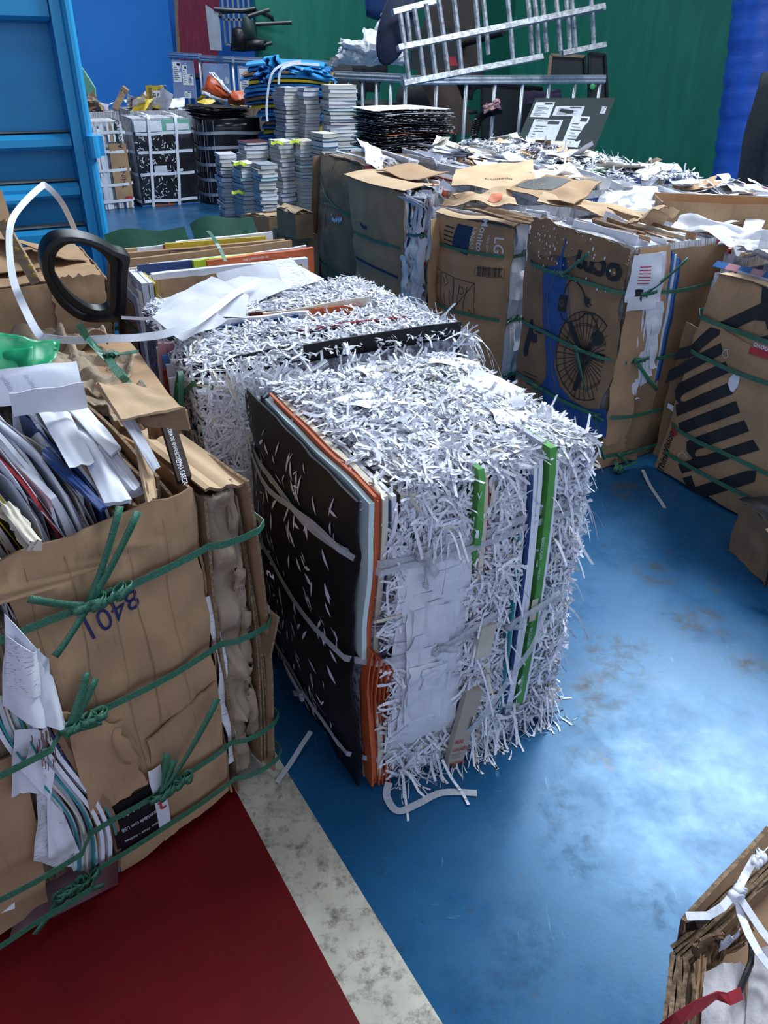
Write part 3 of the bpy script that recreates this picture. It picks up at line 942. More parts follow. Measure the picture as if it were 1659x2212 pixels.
# strap ends on the floor beside the bale
def floor_strap(name, label, pxs, w, m, z=.004, cat='strap', wig=0.0):
    pts = []
    for i in range(len(pxs) - 1):
        p = [pxs[max(i - 1, 0)], pxs[i], pxs[i + 1], pxs[min(i + 2, len(pxs) - 1)]]
        for k in range(5):
            t = k / 5
            q = []
            for c_ in range(3):
                a0, a1, a2, a3 = [(v[c_] if len(v) > c_ else z) for v in p]
                q.append(.5 * (2 * a1 + (a2 - a0) * t + (2 * a0 - 5 * a1 + 4 * a2 - a3) * t * t + (3 * a1 - a0 - 3 * a2 + a3) * t ** 3))
            pts.append(PZ(q[0], q[1], max(q[2], z)))
    l = pxs[-1]
    pts.append(PZ(l[0], l[1], l[2] if len(l) > 2 else z))
    o0 = pts[0].copy()
    sides = []
    for i in range(len(pts)):
        d = (pts[min(i + 1, len(pts) - 1)] - pts[max(i - 1, 0)])
        sides.append(d.cross(Vector((wig * sin(i * .35), 0, 1))))
    mb = MB()
    mb.strip([p - o0 for p in pts], sides, w, .0013)
    return tag(mb.build(name, m, None, o0), label, cat)
floor_strap('plastic_strap', 'clear plastic strap end lying on the blue floor in front of the shredded bale', [(840, 1690, .03), (836, 1722, .01), (860, 1752), (905, 1735), (955, 1712), (1030, 1713)], .018, WSTRAP)
floor_strap('plastic_strap', 'short clear strap tail across the edge of the white line beside the black board', [(672, 1580, .05), (655, 1605, .035), (628, 1648, .012), (598, 1690)], .013, WSTRAP)
floor_strap('plastic_strap', 'thin grey strap tail on the floor below the carton with black diagonal lettering', [(1388, 1015, .02), (1405, 1050), (1425, 1080), (1436, 1097)], .014, WSTRAP)
floor_strap('paper_strip', 'printed paper strip hanging to the floor from the foot of the shredded bale', [(955, 1640, .05), (975, 1680, .02), (998, 1712, .004), (1012, 1738)], .007, PRINT, cat='paper strip')
# ------------------------------------------------------------------ second shredded bale, behind the first
M2 = Bale('shredded_paper_bale', 'bale of shredded paper layered with books, crumpled white sheets on its back edge', .47, 1.86, .79, .68, .80,
          bulge=.03, straps=(.55, .2), seed=5.0)
M2.core(MATS['gap_shaded_shreds'])
r_ = random.Random(5)
sp = spots(M2, 'T', 2300, .02, M2.w, .0, M2.d, 21, lambda m, z: ((.280 < z < .360 and m < .66) or (.150 < z < .185 and .22 < m < .74) or z < .035) and r_.random() < .85, .004) + spots(M2, 'F', 500, .0, M2.w, .35, M2.h, 22) + spots(M2, 'R', 500, 0, M2.d, .2, M2.h, 23)
sp += spots(M2, 'L', 200, .3, M2.d, .4, M2.h, 24)
shreds(M2.root, sp, 9500, 25, droop=1.0, clip=(-.02, 1, -.04, .74))
sp = spots(M2, 'F', 300, .0, .22, .45, M2.h, 26, None, .03)
shreds(M2.root, sp, 900, 27, name='loose_shreds', length=(.05, .13), stick=.2, droop=1.5, clip=(-.02, 1, -.05, .74))
sp = spots(M2, 'R', 120, .0, .25, .68, M2.h, 28, None, .02)
shreds(M2.root, sp, 300, 29, name='loose_shreds', length=(.06, .14), stick=.35, droop=1.5)

def slab_y(B, name, y, t, x0, x1, z0, z1, m, seed=0, slope=0.0, printed=None, extra=()):
    """A board or book standing across the bale, its edge running along x."""
    mb = MB()
    def f(u, v):
        x = x0 + (x1 - x0) * u
        return Vector((x, y + .010 * fbm((u * 2, v, seed), 1.6, seed) + t / 2, z0 + (z1 - z0) * v + slope * (u - .5) + .004 * fbm((x, 0, seed), 9, seed) * v))
    mb.sheet(f, 12, 5, t)
    if printed:
        printed(mb, lambda s_, z_: f((s_ - x0) / (x1 - x0), (z_ - z0) / (z1 - z0)) + Vector((0, -.0015, 0)))
    return mb.build(name, [m, *extra], B.root)

slab_y(M2, 'black_board', .02, .006, .30, .80, .40, .845, BLACKB, 1, .0,
       lambda mb, fn: [mb.poly([(c + L * (t - .5) * .6, .815 + dz + L * (t - .5)) for t in (0, .5, 1)] + [(c + .004, .815 + dz)], fn, 1) for c, dz, L in ((.62, 0, .02), (.66, .005, .025), (.70, -.01, .02), (.56, .0, .016), (.76, .005, .02))], (WHITEI,))
slab_y(M2, 'black_board', .065, .004, .0, .30, .5, .83, BLACKB, 2, .01)
for k, (y, t, x0, x1, zt, m) in enumerate(((.16, .007, .25, .72, .83, BLACKB), (.171, .006, .34, .70, .835, REDB), (.30, .010, .06, .40, .835, NAVYB), (.312, .012, .10, .44, .845, PAPER), (.326, .008, .25, .62, .84, ORANGE),
                                            (.335, .007, .30, .66, .85, CREAM), (.347, .006, .26, .56, .842, MAROON), (.40, .006, .30, .55, .83, PAPER), (.29, .006, .00, .22, .83, DGREEN))):
    slab_y(M2, 'booklet', y, t, x0, x1, .5, zt, m, 10 + k, .01 * (k % 3 - 1))
for k, (y, z, t, m) in enumerate(((.22, .70, .016, REDB), (.238, .735, .01, BLUEB), (.25, .70, .012, REDB), (.265, .76, .02, PINKB), (.20, .72, .012, GREYP), (.185, .69, .01, PAPER), (.29, .74, .016, PAPER))):
    slab_y(M2, 'book', y, t, -.035, .11, .42, z + .06, m, 30 + k)
for k, (m, y, s1, s2, a, tl) in enumerate(((.30, .55, .30, .16, .25, .25), (.16, .50, .24, .14, .5, .15), (.44, .62, .22, .15, .1, .3), (.52, .66, .20, .12, .35, .2), (.10, .42, .18, .12, .7, .1), (.06, .27, .16, .13, .4, .3), (.22, .40, .15, .1, 1.2, .1), (.36, .62, .2, .12, -.2, .5))):
    mb = MB()
    mb.sheet(crumple(M2.pt('T', m, y, .045 + .012 * (k % 3)), s1, s2, rot(tl, -.12, a), .012, 15.0 + k, .6), 16, 12, .0008)
    mb.build('paper_sheet', PRINT if k in (2, 3) else PAPER, M2.root)
mb = MB()
mb.strip([M2.pt('L', M2.d * u, .30 + .5 * u, .02) for u in [i / 8 for i in range(9)]] + [M2.pt('F', .02, .80, .05)], Vector((0, .3, 1)), .014, .0012)
mb.build('strap', GSTRAP, M2.root)
for k in range(2):
    mb = MB()
    c = M2.pt('L', M2.d - .06, .74 - .03 * k, .035)
    mb.strip([c + Vector((.0 + .012 * cos(t), .035 * sin(t) * .5 + .02 * k, .075 * cos(t) + .0)) for t in [2 * pi * i / 16 for i in range(16)]], Vector((1, .2, 0)), .014, .0012, closed=True)
    mb.build('strap_loop', GSTRAP, M2.root)
M2.strap(.55, GSTRAP, .013, .012, .02, seed=5)

# ------------------------------------------------------------------ book bale with green card lid
B3 = Bale('book_bale', 'cardboard-wrapped bale of books, lime and orange ones on top, torn green card behind', .54, 2.93, .67, .44, .78, bulge=.02, straps=(.3, .6), seed=6.0)
B3.core(PACK)
B3.panel('F', .075, .66, .02, .79, CARD, name='cardboard_panel', off=.01, seed=3)
B3.panel('R', .0, .44, .02, .77, CARD, name='cardboard_panel', off=.008, seed=4)
B3.panel('L', .0, .40, .02, .70, CARDD, name='cardboard_panel', off=.004, seed=4)
for k, (x, t, zt, m) in enumerate(((-.004, .010, .74, GREYP), (.010, .012, .76, CREAM), (.026, .022, .79, PAPER), (.050, .014, .79, PAPER), (.066, .005, .785, YELLOWB))):
    mb = MB()
    mb.sheet(lambda u, v, x=x, zt=zt, k=k: Vector((x + .004 * sin(3 * v + k), .30 - .335 * u, .02 + (zt - .02) * v)), 4, 10, t)
    o = mb.build('book', m, B3.root)
mb = MB()
mb.poly([(.0, .50), (.012, .50), (.013, .60), (.004, .62), (.0, .60)], lambda s_, z: Vector((.049 + s_, -.048, z)))
mb.build('flame_picture', AMBER, B3.root)
for k, (y, t, x0, x1, zt, m, nm) in enumerate(((.02, .03, .08, .70, .80, PAPER, 'book'), (.055, .022, .30, .74, .825, ORANGE, 'book'), (.085, .014, .50, .72, .83, PAPER, 'book'), (.105, .024, .26, .55, .815, LIME, 'book'),
                                               (.106, .022, .55, .66, .815, NAVYB, 'book'), (.135, .010, .05, .45, .81, NAVYB, 'book'), (.15, .012, .1, .68, .81, PAPER, 'book'), (.165, .012, .02, .5, .80, CREAM, 'book'),
                                               (.185, .016, .0, .70, .83, CARD, 'corrugated_board'), (.21, .010, .02, .66, .82, CARDD, 'corrugated_board'), (.235, .018, .0, .69, .835, CARD, 'corrugated_board'), (.262, .009, .0, .60, .82, CARDL, 'corrugated_board'),
                                               (.285, .012, .2, .62, .845, YELLOWB, 'book'), (.30, .016, .25, .66, .85, PAPER, 'book'), (.325, .01, .2, .50, .84, REDB, 'book'), (.34, .012, .1, .48, .835, PAPER, 'book'), (.36, .02, .0, .55, .825, CARDL, 'corrugated_board'))):
    pr = None
    ex = ()
    if m is ORANGE:
        pr, ex = (lambda mb, fn: mb.text('THE LANGUAGE OF', .012, fn, (.44, .808), 0, 1)), (WHITEI,)
    if k == 10:
        pr, ex = (lambda mb, fn: [mb.text('QUEBEC', .022, fn, (.46, .80), 0, 1), mb.stroke([(.20, .80), (.32, .80), (.32, .83), (.20, .83), (.20, .80)], .003, fn, 1)]), (INK,)
    slab_y(B3, nm, y, t, x0, x1, .5, zt, m, 50 + k, .012 * sin(k), pr, ex)
for k, (x0, x1, yy, z0) in enumerate(((.0, .33, .40, .80), (.36, .64, .43, .81))):
    mb = MB()
    def f(u, v, x0=x0, x1=x1, yy=yy, z0=z0, k=k):
        x = x0 + (x1 - x0) * u
        return Vector((x, yy + .07 * v, z0 + .065 * v + .022 * sin(pi * u) * (1 if k else .5) + .01 * sin(7 * u)))
    mb.sheet(f, 14, 4, .006, 0, 1)
    mb.build('card_flap', [DGREEN, CEDGE], B3.root)
B3.strap(.60, GSTRAP, .013, .014, .02, seed=7)
mb = MB()
mb.strip([Vector((.40 - .12 * t + .05 * t * t, .40 - .47 * t, .86 + .035 * sin(pi * t) - .10 * max(0, t - .85))) for t in [i / 14 for i in range(15)]], Vector((1, .3, 0)), .014, .0012)
mb.build('strap', GSTRAP, B3.root)

# ------------------------------------------------------------------ cardboard bale at the left with the folded carton on top
RB = Bale('cardboard_bale', 'flattened brown cardboard bale behind the black plastic ring, folded carton lying open on top', -.47, 3.08, .94, .62, .78, bulge=.02, straps=(.55, .3), seed=7.0)
RB.core(PACKB)
RB.panel('F', .0, .93, .02, .78, CARD, off=.01, seed=2, name='cardboard_panel', wob=.012)
RB.panel('R', .0, .60, .02, .77, CARD, off=.008, seed=4, name='cardboard_panel')
RB.panel('T', .0, .93, .0, .60, CARD, off=.006, seed=5, name='cardboard_lid', wob=.015)
RB.panel('F', .74, .93, .50, .80, CARD, off=.022, seed=9, name='cardboard_flap', wob=.006, rag=.015)
RB.strap(.57, GSTRAP, .014, .024, .015, seed=8)
CB2 = thing('open_carton', 'brown paper carton folded open on the cardboard bale in front of the blue container', 'carton', W(.05, 3.30, .80), AX + .1)
for k, (c, sx, sy, R_, am) in enumerate((((-.05, .12, .055), .46, .34, rot(.30, .05, 0), .012), ((-.02, .30, .15), .44, .16, rot(1.05, 0, -.1), .01), ((.24, .06, .04), .22, .30, rot(.1, .35, .5), .014), ((-.30, .08, .06), .20, .30, rot(.15, -.4, 0), .01), ((.02, -.06, .03), .40, .20, rot(.12, 0, .06), .012))):
    mb = MB()
    mb.sheet(crumple(c, sx, sy, R_, am, 70.0 + k, .6), 14, 12, .004, 0, 1)
    mb.build('carton_side', [CARD, CEDGE], CB2)
# white carton end with blue mark and the wooden lath
o0 = W(-.225, 3.04, .80)
WB_ = thing('white_carton', 'small white carton end with blue lettering at the left edge of the cardboard bale', 'carton', o0, AX)
mb = MB()
mb.box((0, .06, .045), (.20, .12, .09), rot(0, 0, 0))
mb.build('carton_body', mat('white_card', (.74, .75, .78), .6), WB_)
mb = MB()
fn = lambda s_, z: Vector((s_, -.0012, z))
mb.text('eucatex', .026, fn, (.085, .022), pi, 0, bold=.02, align='CENTER')
mb.poly([(.035 + .012 * cos(t), .058 + .012 * sin(t)) for t in [2 * pi * i / 14 for i in range(14)]], fn)
mb.build('lettering', BLUEI, WB_)
p, q = PP(3, 478, W(0, 3.06), Vector((-SA, CA, 0))), PP(80, 612, W(0, 2.98), Vector((-SA, CA, 0)))
lt = MB()
lt.beam(Vector((0, 0, 0)), q - p, .035, .018, (0, -1, .3))
r = random.Random(2)
for k in range(7):
    c = (q - p) * (.05 + .14 * k) + Vector((r.uniform(-.01, .01), -.014, .01))
    lt.strip([c, c + Vector((.008, -.004, .004)), c + Vector((.018, 0, -.003))], Vector((0, 0, 1)), .007, .002, 1)
tag(lt.build('wooden_lath', [WOOD, YELLOWB], None, p), 'bare wooden lath with yellow scraps leaning on the brown carton', 'lath')

# ------------------------------------------------------------------ molded pulp bale
EG = Bale('molded_pulp_bale', 'bale topped with crushed grey-brown molded pulp trays tied with green strap', -.385, 1.74, .76, .56, .79, bulge=.02, straps=(.5,), seed=9.0)
EG.core(PACKB)
EG.panel('R', .0, .56, .02, .78, CARD, off=.008, name='cardboard_panel')
EG.panel('F', .0, .76, .02, .78, CARDD, off=.008, name='cardboard_panel')
mb = MB()
mb.sheet(lambda u, v: EG.pt('T', .44 + .33 * u, .0 + .60 * v, .02 + .012 * fbm((u, v, 0), 3, 2) - .07 * max(0, u - .75)), 12, 12, .005, 0, 1)
mb.build('cardboard_flap', [CARD, CEDGE], EG.root)

def tray(B, name, c, sx, sy, a, seed, amp=.05, tilt=(0, 0)):
    """A crushed pulp tray: raised pads with steps and a turned rim."""
    R_ = rot(tilt[0], tilt[1], a)
    c = Vector(c)
    def f(u, v):
        x, y = (u - .5) * sx, (v - .5) * sy
        g = fbm((x, y, 0), 13, seed)
        pad = 1 / (1 + exp(-26 * (g - .06)))
        g2 = fbm((x, y, 4), 24, seed)
        z = amp * (.62 * pad + .5 / (1 + exp(-24 * (g2 - .1))) + .22 * fbm((x, y, 9), 40, seed)) - .3 * amp
        e = min(u, 1 - u, v, 1 - v)
        if e < .05:
            z += amp * .55
        return c + R_ @ Vector((x + .01 * fbm((x, y, 20), 18, seed), y + .01 * fbm((x, y, 24), 18, seed), z))
    mb = MB()
    mb.sheet(f, 40, 34, .003)
    return mb.build(name, PULP, B.root, smooth=True)
tray(EG, 'pulp_tray', EG.pt('T', .40, .38, .028), .40, .36, .05, 1.0, .028, (.05, .0))
tray(EG, 'pulp_tray', EG.pt('T', .55, .22, .032), .30, .26, -.35, 2.0, .030, (.0, .12))
tray(EG, 'pulp_tray', EG.pt('T', .14, .36, .03), .32, .36, .2, 3.0, .028)
tray(EG, 'pulp_tray', EG.pt('T', .64, .06, .0), .20, .18, .6, 4.0, .032, (.3, .3))
tray(EG, 'pulp_tray', EG.pt('T', .56, .48, .03), .28, .18, .15, 5.0, .030, (-.15, 0))
# green straps over the trays
for k, P in enumerate(([(170, 700, .96), (188, 730, .91), (215, 760, .885), (240, 785, .875), (262, 805, .87), (278, 828, .85)], [(232, 775, .88), (248, 800, .882), (262, 818, .872), (276, 830, .85)])):
    mb = MB()
    pts = [EG.loc_(PZ(*q)) + Vector((0, 0, .006 * k)) for q in P]
    mb.strip(pts, Vector((1, .5, .15 * k)), .018, .0013)
    mb.build('strap', GSTRAP, EG.root)
mb = MB()
knot(mb, EG.loc_(PZ(243, 772, .885)), (0, 0, 1), (.6, -.8, 0), .016, 5, ((.06, .5),))
mb.build('strap_knot', GSTRAP, EG.root)
# green plastic bag and printed sheet
bg_ = PZ(12, 775, .93)
gb = MB()
gb.sheet(crumple((0, 0, 0), .20, .13, rot(.6, .2, .3), .035, 4.4), 14, 12, .001)
gb.sheet(crumple((-.02, -.03, -.03), .18, .10, rot(1.0, -.1, .2), .03, 5.4), 14, 12, .001)
tag(gb.build('green_plastic_bag', mat('green_film', (.02, .36, .16), .3, (.015, .26, .11), 9, alpha=.85), None, bg_, smooth=True), 'crumpled bright green plastic bag at the left edge on the pulp trays', 'bag')

# black plastic ring standing on the pulp bale
n_ = Vector((-SA, CA, 0))
pc = W(.25, 2.33, .83)
nrm = (n_ + Vector((0, 0, .18)) + W(.25, 0) * .0).normalized()
def smooth2(P):
    out = []
    for i in range(len(P)):
        a0, a1, a2, a3 = P[i - 1], P[i], P[(i + 1) % len(P)], P[(i + 2) % len(P)]
        for t in (0, 1 / 3, 2 / 3):
            out.append(tuple(.5 * (2 * a1[c] + (a2[c] - a0[c]) * t + (2 * a0[c] - 5 * a1[c] + 4 * a2[c] - a3[c]) * t * t + (3 * a1[c] - a0[c] - 3 * a2[c] + a3[c]) * t ** 3) for c in (0, 1)))
    return out
OUT = [(89, 575), (91, 548), (102, 527), (122, 514), (148, 511), (176, 513), (203, 520), (228, 530), (252, 544), (276, 551), (284, 560), (280, 580), (277, 610), (276, 645), (272, 680), (262, 697), (238, 697), (212, 698), (184, 696), (156, 684), (130, 662), (112, 636), (98, 606)]
INN = [(120, 578), (122, 560), (130, 545), (144, 534), (160, 530), (180, 531), (198, 537), (214, 546), (226, 556), (234, 566), (240, 578), (240, 594), (240, 612), (240, 632), (240, 652), (239, 668), (228, 674), (212, 675), (194, 670), (170, 655), (148, 634), (132, 612), (122, 594)]
OUT, INN = smooth2(OUT), smooth2(INN)
rb = MB()
oo = [PP(x, y, pc, nrm) for x, y in OUT]
ii = [PP(x, y, pc, nrm) for x, y in INN]
org = min(oo, key=lambda p_: p_.z).copy()
nb = nrm * .055
K = len(oo)
mid = [o_ + (i_ - o_) * .45 - nrm * .004 for o_, i_ in zip(oo, ii)]
lip = [o_ + (i_ - o_) * .62 + nrm * .012 for o_, i_ in zip(oo, ii)]
rings = [[p_ + nb for p_ in oo], [p_ + nrm * .012 for p_ in oo], [o_ + (i_ - o_) * .06 for o_, i_ in zip(oo, ii)], mid, lip, [p_ + nrm * .014 for p_ in ii], [p_ + nb for p_ in ii]]
vs = [p_ - org for R_ in rings for p_ in R_]
rb.add(vs, [(a * K + k, a * K + (k + 1) % K, ((a + 1) % len(rings)) * K + (k + 1) % K, ((a + 1) % len(rings)) * K + k) for a in range(len(rings)) for k in range(K)])
tag(rb.build('plastic_ring', BLACKP, None, org), 'black plastic ring with one squared end standing on the pulp trays', 'ring')

# white strapping band looping through the air over the bales at the left
def free_strap(name, label, P, w, m, Yb=None, tw=0.0, t=.0013):
    pts = []
    for i in range(len(P) - 1):
        p = [P[max(i - 1, 0)], P[i], P[i + 1], P[min(i + 2, len(P) - 1)]]
        for k in range(6):
            q = []
            t_ = k / 6
            for c_ in range(3):
                a0, a1, a2, a3 = [v[c_] for v in p]
                q.append(.5 * (2 * a1 + (a2 - a0) * t_ + (2 * a0 - 5 * a1 + 4 * a2 - a3) * t_ * t_ + (3 * a1 - a0 - 3 * a2 + a3) * t_ ** 3))
            pts.append(PY(*q))
    pts.append(PY(*P[-1]))
    o0 = min(pts, key=lambda p_: p_.z).copy()
    sides = []
    for i, p_ in enumerate(pts):
        d = (pts[min(i + 1, len(pts) - 1)] - pts[max(i - 1, 0)])
        v = (p_ - EYEP).cross(d).normalized()
        sides.append((v + tw * sin(i * .25) * (EYEP - p_).normalized()).normalized())
    mb = MB()
    mb.strip([p_ - o0 for p_ in pts], sides, w, t)
    return tag(mb.build(name, m, None, o0), label, 'strap')
free_strap('plastic_strap', 'long white strapping band looping in front of the container and over the pulp trays',
           [(168, 512, 3.2), (150, 470, 3.1), (128, 430, 3.0), (100, 402, 2.9), (88, 404, 2.85), (50, 440, 2.7), (25, 478, 2.6), (20, 530, 2.5), (28, 600, 2.2), (48, 655, 2.05), *[(x, y, PZ(x, y, z_).y) for x, y, z_ in ((84, 722, .905), (110, 731, .90), (160, 735, .90), (230, 732, .905), (300, 729, .905), (360, 720, .905), (415, 700, .90), (460, 670, .90), (510, 632, .895), (560, 606, .89))]], .02, WSTRAPO, tw=.5)
free_strap('paper_strip', 'curled white paper strip arching between the cardboard flap and the shredded bale', [(262, 686, 2.15), (300, 688, 2.16), (330, 690, 2.17), (345, 705, 2.16), (352, 728, 2.14)], .009, PRINT)
# ------------------------------------------------------------------ near left bale: opened carton full of papers
FL = Bale('paper_carton_bale', 'near brown cardboard bale stuffed with upright papers and books, tied with knotted green straps', 0, 0, .62, .42, .87, loc=(-.81, .82, 0), rz=radians(14), bulge=.02, straps=(.70, .47, .22, .07), pinch=.006, seed=12.0)
FL.core(PACKB, inset=.02, top=.70)
FE = [(.83, .262), (.758, .268), (.666, .277), (.572, .292), (.515, .293), (.432, .294), (.352, .300), (.243, .304), (.151, .325), (.034, .335), (.0, .345)]
def fl_left(v):                                                      # the torn left edge of the front board
    z = .84 * v
    if z > .775:
        return -.02
    for (z1, m1), (z0, m0) in zip(FE, FE[1:]):
        if z >= z0:
            return m0 + (m1 - m0) * (z - z0) / (z1 - z0)
    return .345
def fl_print(mb, fn):
    mb.text('8401', .064, fn, (.475, .702), pi + .16, 1, sx=.92)
    for x, w in ((.30, .0010), (.365, .0014), (.425, .0010), (.475, .0016), (.54, .0008)):
        mb.stroke([(x + .004 * sin(11 * t + x * 30), .10 + .72 * t) for t in [i / 12 for i in range(13)]], w, fn, 2)
FL.panel('F', 0, .60, .015, .835, [CARD, PEN, CARDD], off=.012, t=.006, name='cardboard_panel', nu=26, nv=34, left=fl_left, right=lambda v: .612, wob=.013, rag=.008, decals=fl_print, emi=2, top=lambda u: .842 + .012 * u, bot=lambda u: .012 + .03 * u)
FL.panel('F', .45, .60, .03, .36, [CARD, CARDD], off=.020, t=.005, name='cardboard_flap', nu=14, nv=10, wob=.008, rag=.008, emi=1, seed=77, left=lambda v: .435, right=lambda v: .605, bot=lambda u: .02 + .02 * u, top=lambda u: .35 + .04 * u)
FL.panel('F', .30, .41, .22, .46, [CARD, CARDD], off=.028, t=.005, name='cardboard_flap', nu=12, nv=10, wob=.008, rag=.012, emi=1, seed=78, left=lambda v: .296, right=lambda v: .418 - .03 * v, bot=lambda u: .235 + .0 * u, top=lambda u: .53 - .10 * u)
mb = MB()
mb.stroke([(.385 + .022 * cos(t), .385 + .05 * sin(t) - .02 * cos(t)) for t in [pi * .05 + 1.5 * pi * i / 16 for i in range(17)]], .003, lambda m, z: FL.pt('F', m, z, .036))
mb.build('torn_score', CARDD, FL.root)
def pivot(mb, fn):
    for k, tx in enumerate(('IPS - resolução Full', 'nectividade com USB', 'ustes, Pivot - inclinac')):
        mb.text(tx, .0155, fn, (.428, .196 - .040 * k), pi - .02, 1, sx=.62)
FL.panel('F', .33, .432, .075, .225, [BLACKB, WHITEI], off=.024, t=.002, name='black_label', nu=8, nv=6, wob=.004, rag=.002, decals=pivot, seed=80)
FL.panel('F', .422, .45, .085, .27, [PAPER, REDI], off=.028, t=.001, name='white_label', nu=3, nv=6, wob=.004, rag=.003, seed=82, decals=lambda mb, fn: mb.text('t', .06, fn, (.425, .15), 0, 1))
FL.panel('F', .33, .44, .005, .085, [CARD, CARDD], off=.016, t=.006, name='cardboard_strip', nu=4, nv=6, seed=83, emi=1, bot=lambda u: .0 + .02 * u)
FL.panel('F', .02, .23, .03, .46, [CARD, CARDD], off=.0, t=.005, name='cardboard_panel', nu=10, nv=10, seed=84, emi=1, right=lambda v: .222 - .04 * (1 - v))
FL.panel('R', 0, .42, .01, .84, CARD, off=.004, name='cardboard_panel')
FL.panel('B', 0, .62, .01, .80, CARD, off=.004, name='cardboard_panel')
FL.panel('L', 0, .42, .01, .80, CARD, off=.004, name='cardboard_panel')
# booklets squeezed out of the torn front, their fore-edges sweeping down to the right
cols = [PAPER, TEALB, GREYP, PAPER, CREAM, PAPER, GREYP, TEALB, PAPER, AMBER, PAPER, MAROON, GREYP, PAPER, NAVYB, CREAM, CARDD, TEALB, AMBER]
for k in range(19):
    mb = MB()
    q = k / 18
    m0, m1 = .205 + .092 * q, .255 + .082 * q                       # top and foot of the fore-edge
    z1, z0 = .60 - .06 * q, .085 - .085 * q
    c_ = cols[k]
    th = .0075 if c_ in (PAPER, GREYP) else (.012 if c_ is CARDD else .0035)
    def f(u, v, k=k, m0=m0, m1=m1, z0=z0, z1=z1):
        z = z0 + (z1 - z0) * v
        m = m1 + (m0 - m1) * v + .020 * sin(2 * pi * (v - .1)) * (1 - .2 * (k % 3))
        y = .16 - u * (.172 + .030 * sin(pi * v) + .008 * sin(2.0 * k))
        return Vector((m, y, z + .012 * u * fbm((v * 3, k, 0), 1, 3)))
    mb.sheet(f, 6, 20, th)
    mb.build('booklet' if th > .005 else 'folder_edge', c_, FL.root)
for k, (q4, am, off) in enumerate((([(-10, 1500), (96, 1540), (88, 1400), (-10, 1300)], .03, .045), ([(40, 1520), (128, 1545), (98, 1440), (20, 1350)], .02, .04), ([(-10, 1445), (70, 1460), (62, 1370), (-10, 1340)], .02, .06),
                                   ([(12, 1700), (95, 1690), (85, 1560), (20, 1560)], .03, .035), ([(30, 1640), (92, 1705), (100, 1640), (48, 1590)], .02, .045), ([(66, 1848), (148, 1855), (120, 1720), (72, 1668)], .035, .03), ([(90, 1830), (160, 1822), (126, 1740), (90, 1700)], .02, .04))):
    q = [FL.px('F', *p) for p in q4]
    mb = MB()
    def f(u, v, q=q, am=am, off=off, k=k):
        m = (q[0][0] * (1 - u) + q[1][0] * u) * (1 - v) + (q[3][0] * (1 - u) + q[2][0] * u) * v
        z = (q[0][1] * (1 - u) + q[1][1] * u) * (1 - v) + (q[3][1] * (1 - u) + q[2][1] * u) * v
        return Vector((m, -off - (.030 * sin(pi * u) if k < 3 else 0) - am * abs(fbm((m * 3, z * .6, k), 10, k)), z))
    mb.sheet(f, 12, 12, .0012)
    mb.build('paper_sheet', [PAPER, PAPER, PRINT][k % 3], FL.root)
mb = MB()
cst = FL.px('F', 92, 1610)
for k in range(30):
    r = random.Random(k)
    p = Vector((cst[0] + r.gauss(-.008, .010), -.066, cst[1] + r.gauss(.03, .022)))
    mb.strip([p, p + Vector((.002, -.0005, .010)), p + Vector((.003, 0, .018))], Vector((1, 0, 0)), .0016, .0006)
mb.build('rust_stain', mat('rust', (.16, .07, .04), .9), FL.root)
# maroon cover on the floor under the bale
mb = MB()
mb.sheet(lambda u, v: FL.loc_(PZ(20 + 235 * u + 30 * v * (1 - u), 2030 - 120 * u - 125 * v * (1 - .4 * u), .006 + .07 * v + .006 * sin(9 * u))), 14, 5, .003)
mb.build('maroon_cover', MAROON, FL.root)
mb = MB()
mb.sheet(lambda u, v: FL.loc_(PZ(-40 + 72 * u, 1985 - 25 * u - 125 * (v - .02) + 20 * u * v, .09 + .05 * v)), 5, 5, .001)
mb.build('white_label', PAPER, FL.root)
# upright papers filling the top
tops = [PAPER, PAPER, GREYP, PAPER, PRINT, PAPER, CREAM, NAVYB, GREYP, PAPER, CARD, PAPER, LILAC, PAPER, REDB, YELLOWB, PAPER, PRINT]
r = random.Random(41)
for k in range(66):
    mb = MB()
    x = .10 + .39 * k / 66 + r.uniform(-.003, .003)
    m = tops[r.randrange(len(tops))]
    t = r.choice([.0012, .0015, .002, .005, .008, .011]) if m in (PAPER, GREYP, PRINT) else r.choice([.0015, .003, .005])
    back = r.uniform(.02, .13)
    z1, z2 = r.uniform(-.015, .03), r.uniform(.03, .10)
    y0, y1 = r.uniform(.0, .05) + .02, .40 + r.uniform(-.08, .03)
    ln, sd = -.035 + r.gauss(0, .016), r.uniform(0, 50)
    def f(u, v, x=x, z1=z1, z2=z2, y0=y0, y1=y1, ln=ln, sd=sd):
        y = y0 + (y1 - y0) * u
        top = .868 + z1 + (z2 - z1) * u ** .8 + .012 * sin(pi * u)
        z = .62 + (top - .62) * v
        return Vector((x + ln * v * v * (1 + u) + .016 * fbm((y, z, 0), 5, sd) + .02 * u * v, y, z))
    mb.sheet(f, 12, 6, t)
    nm = 'booklet' if t > .004 else ('cardboard_sheet' if m is CARD else 'paper_sheet')
    mb.build(nm, m, FL.root)
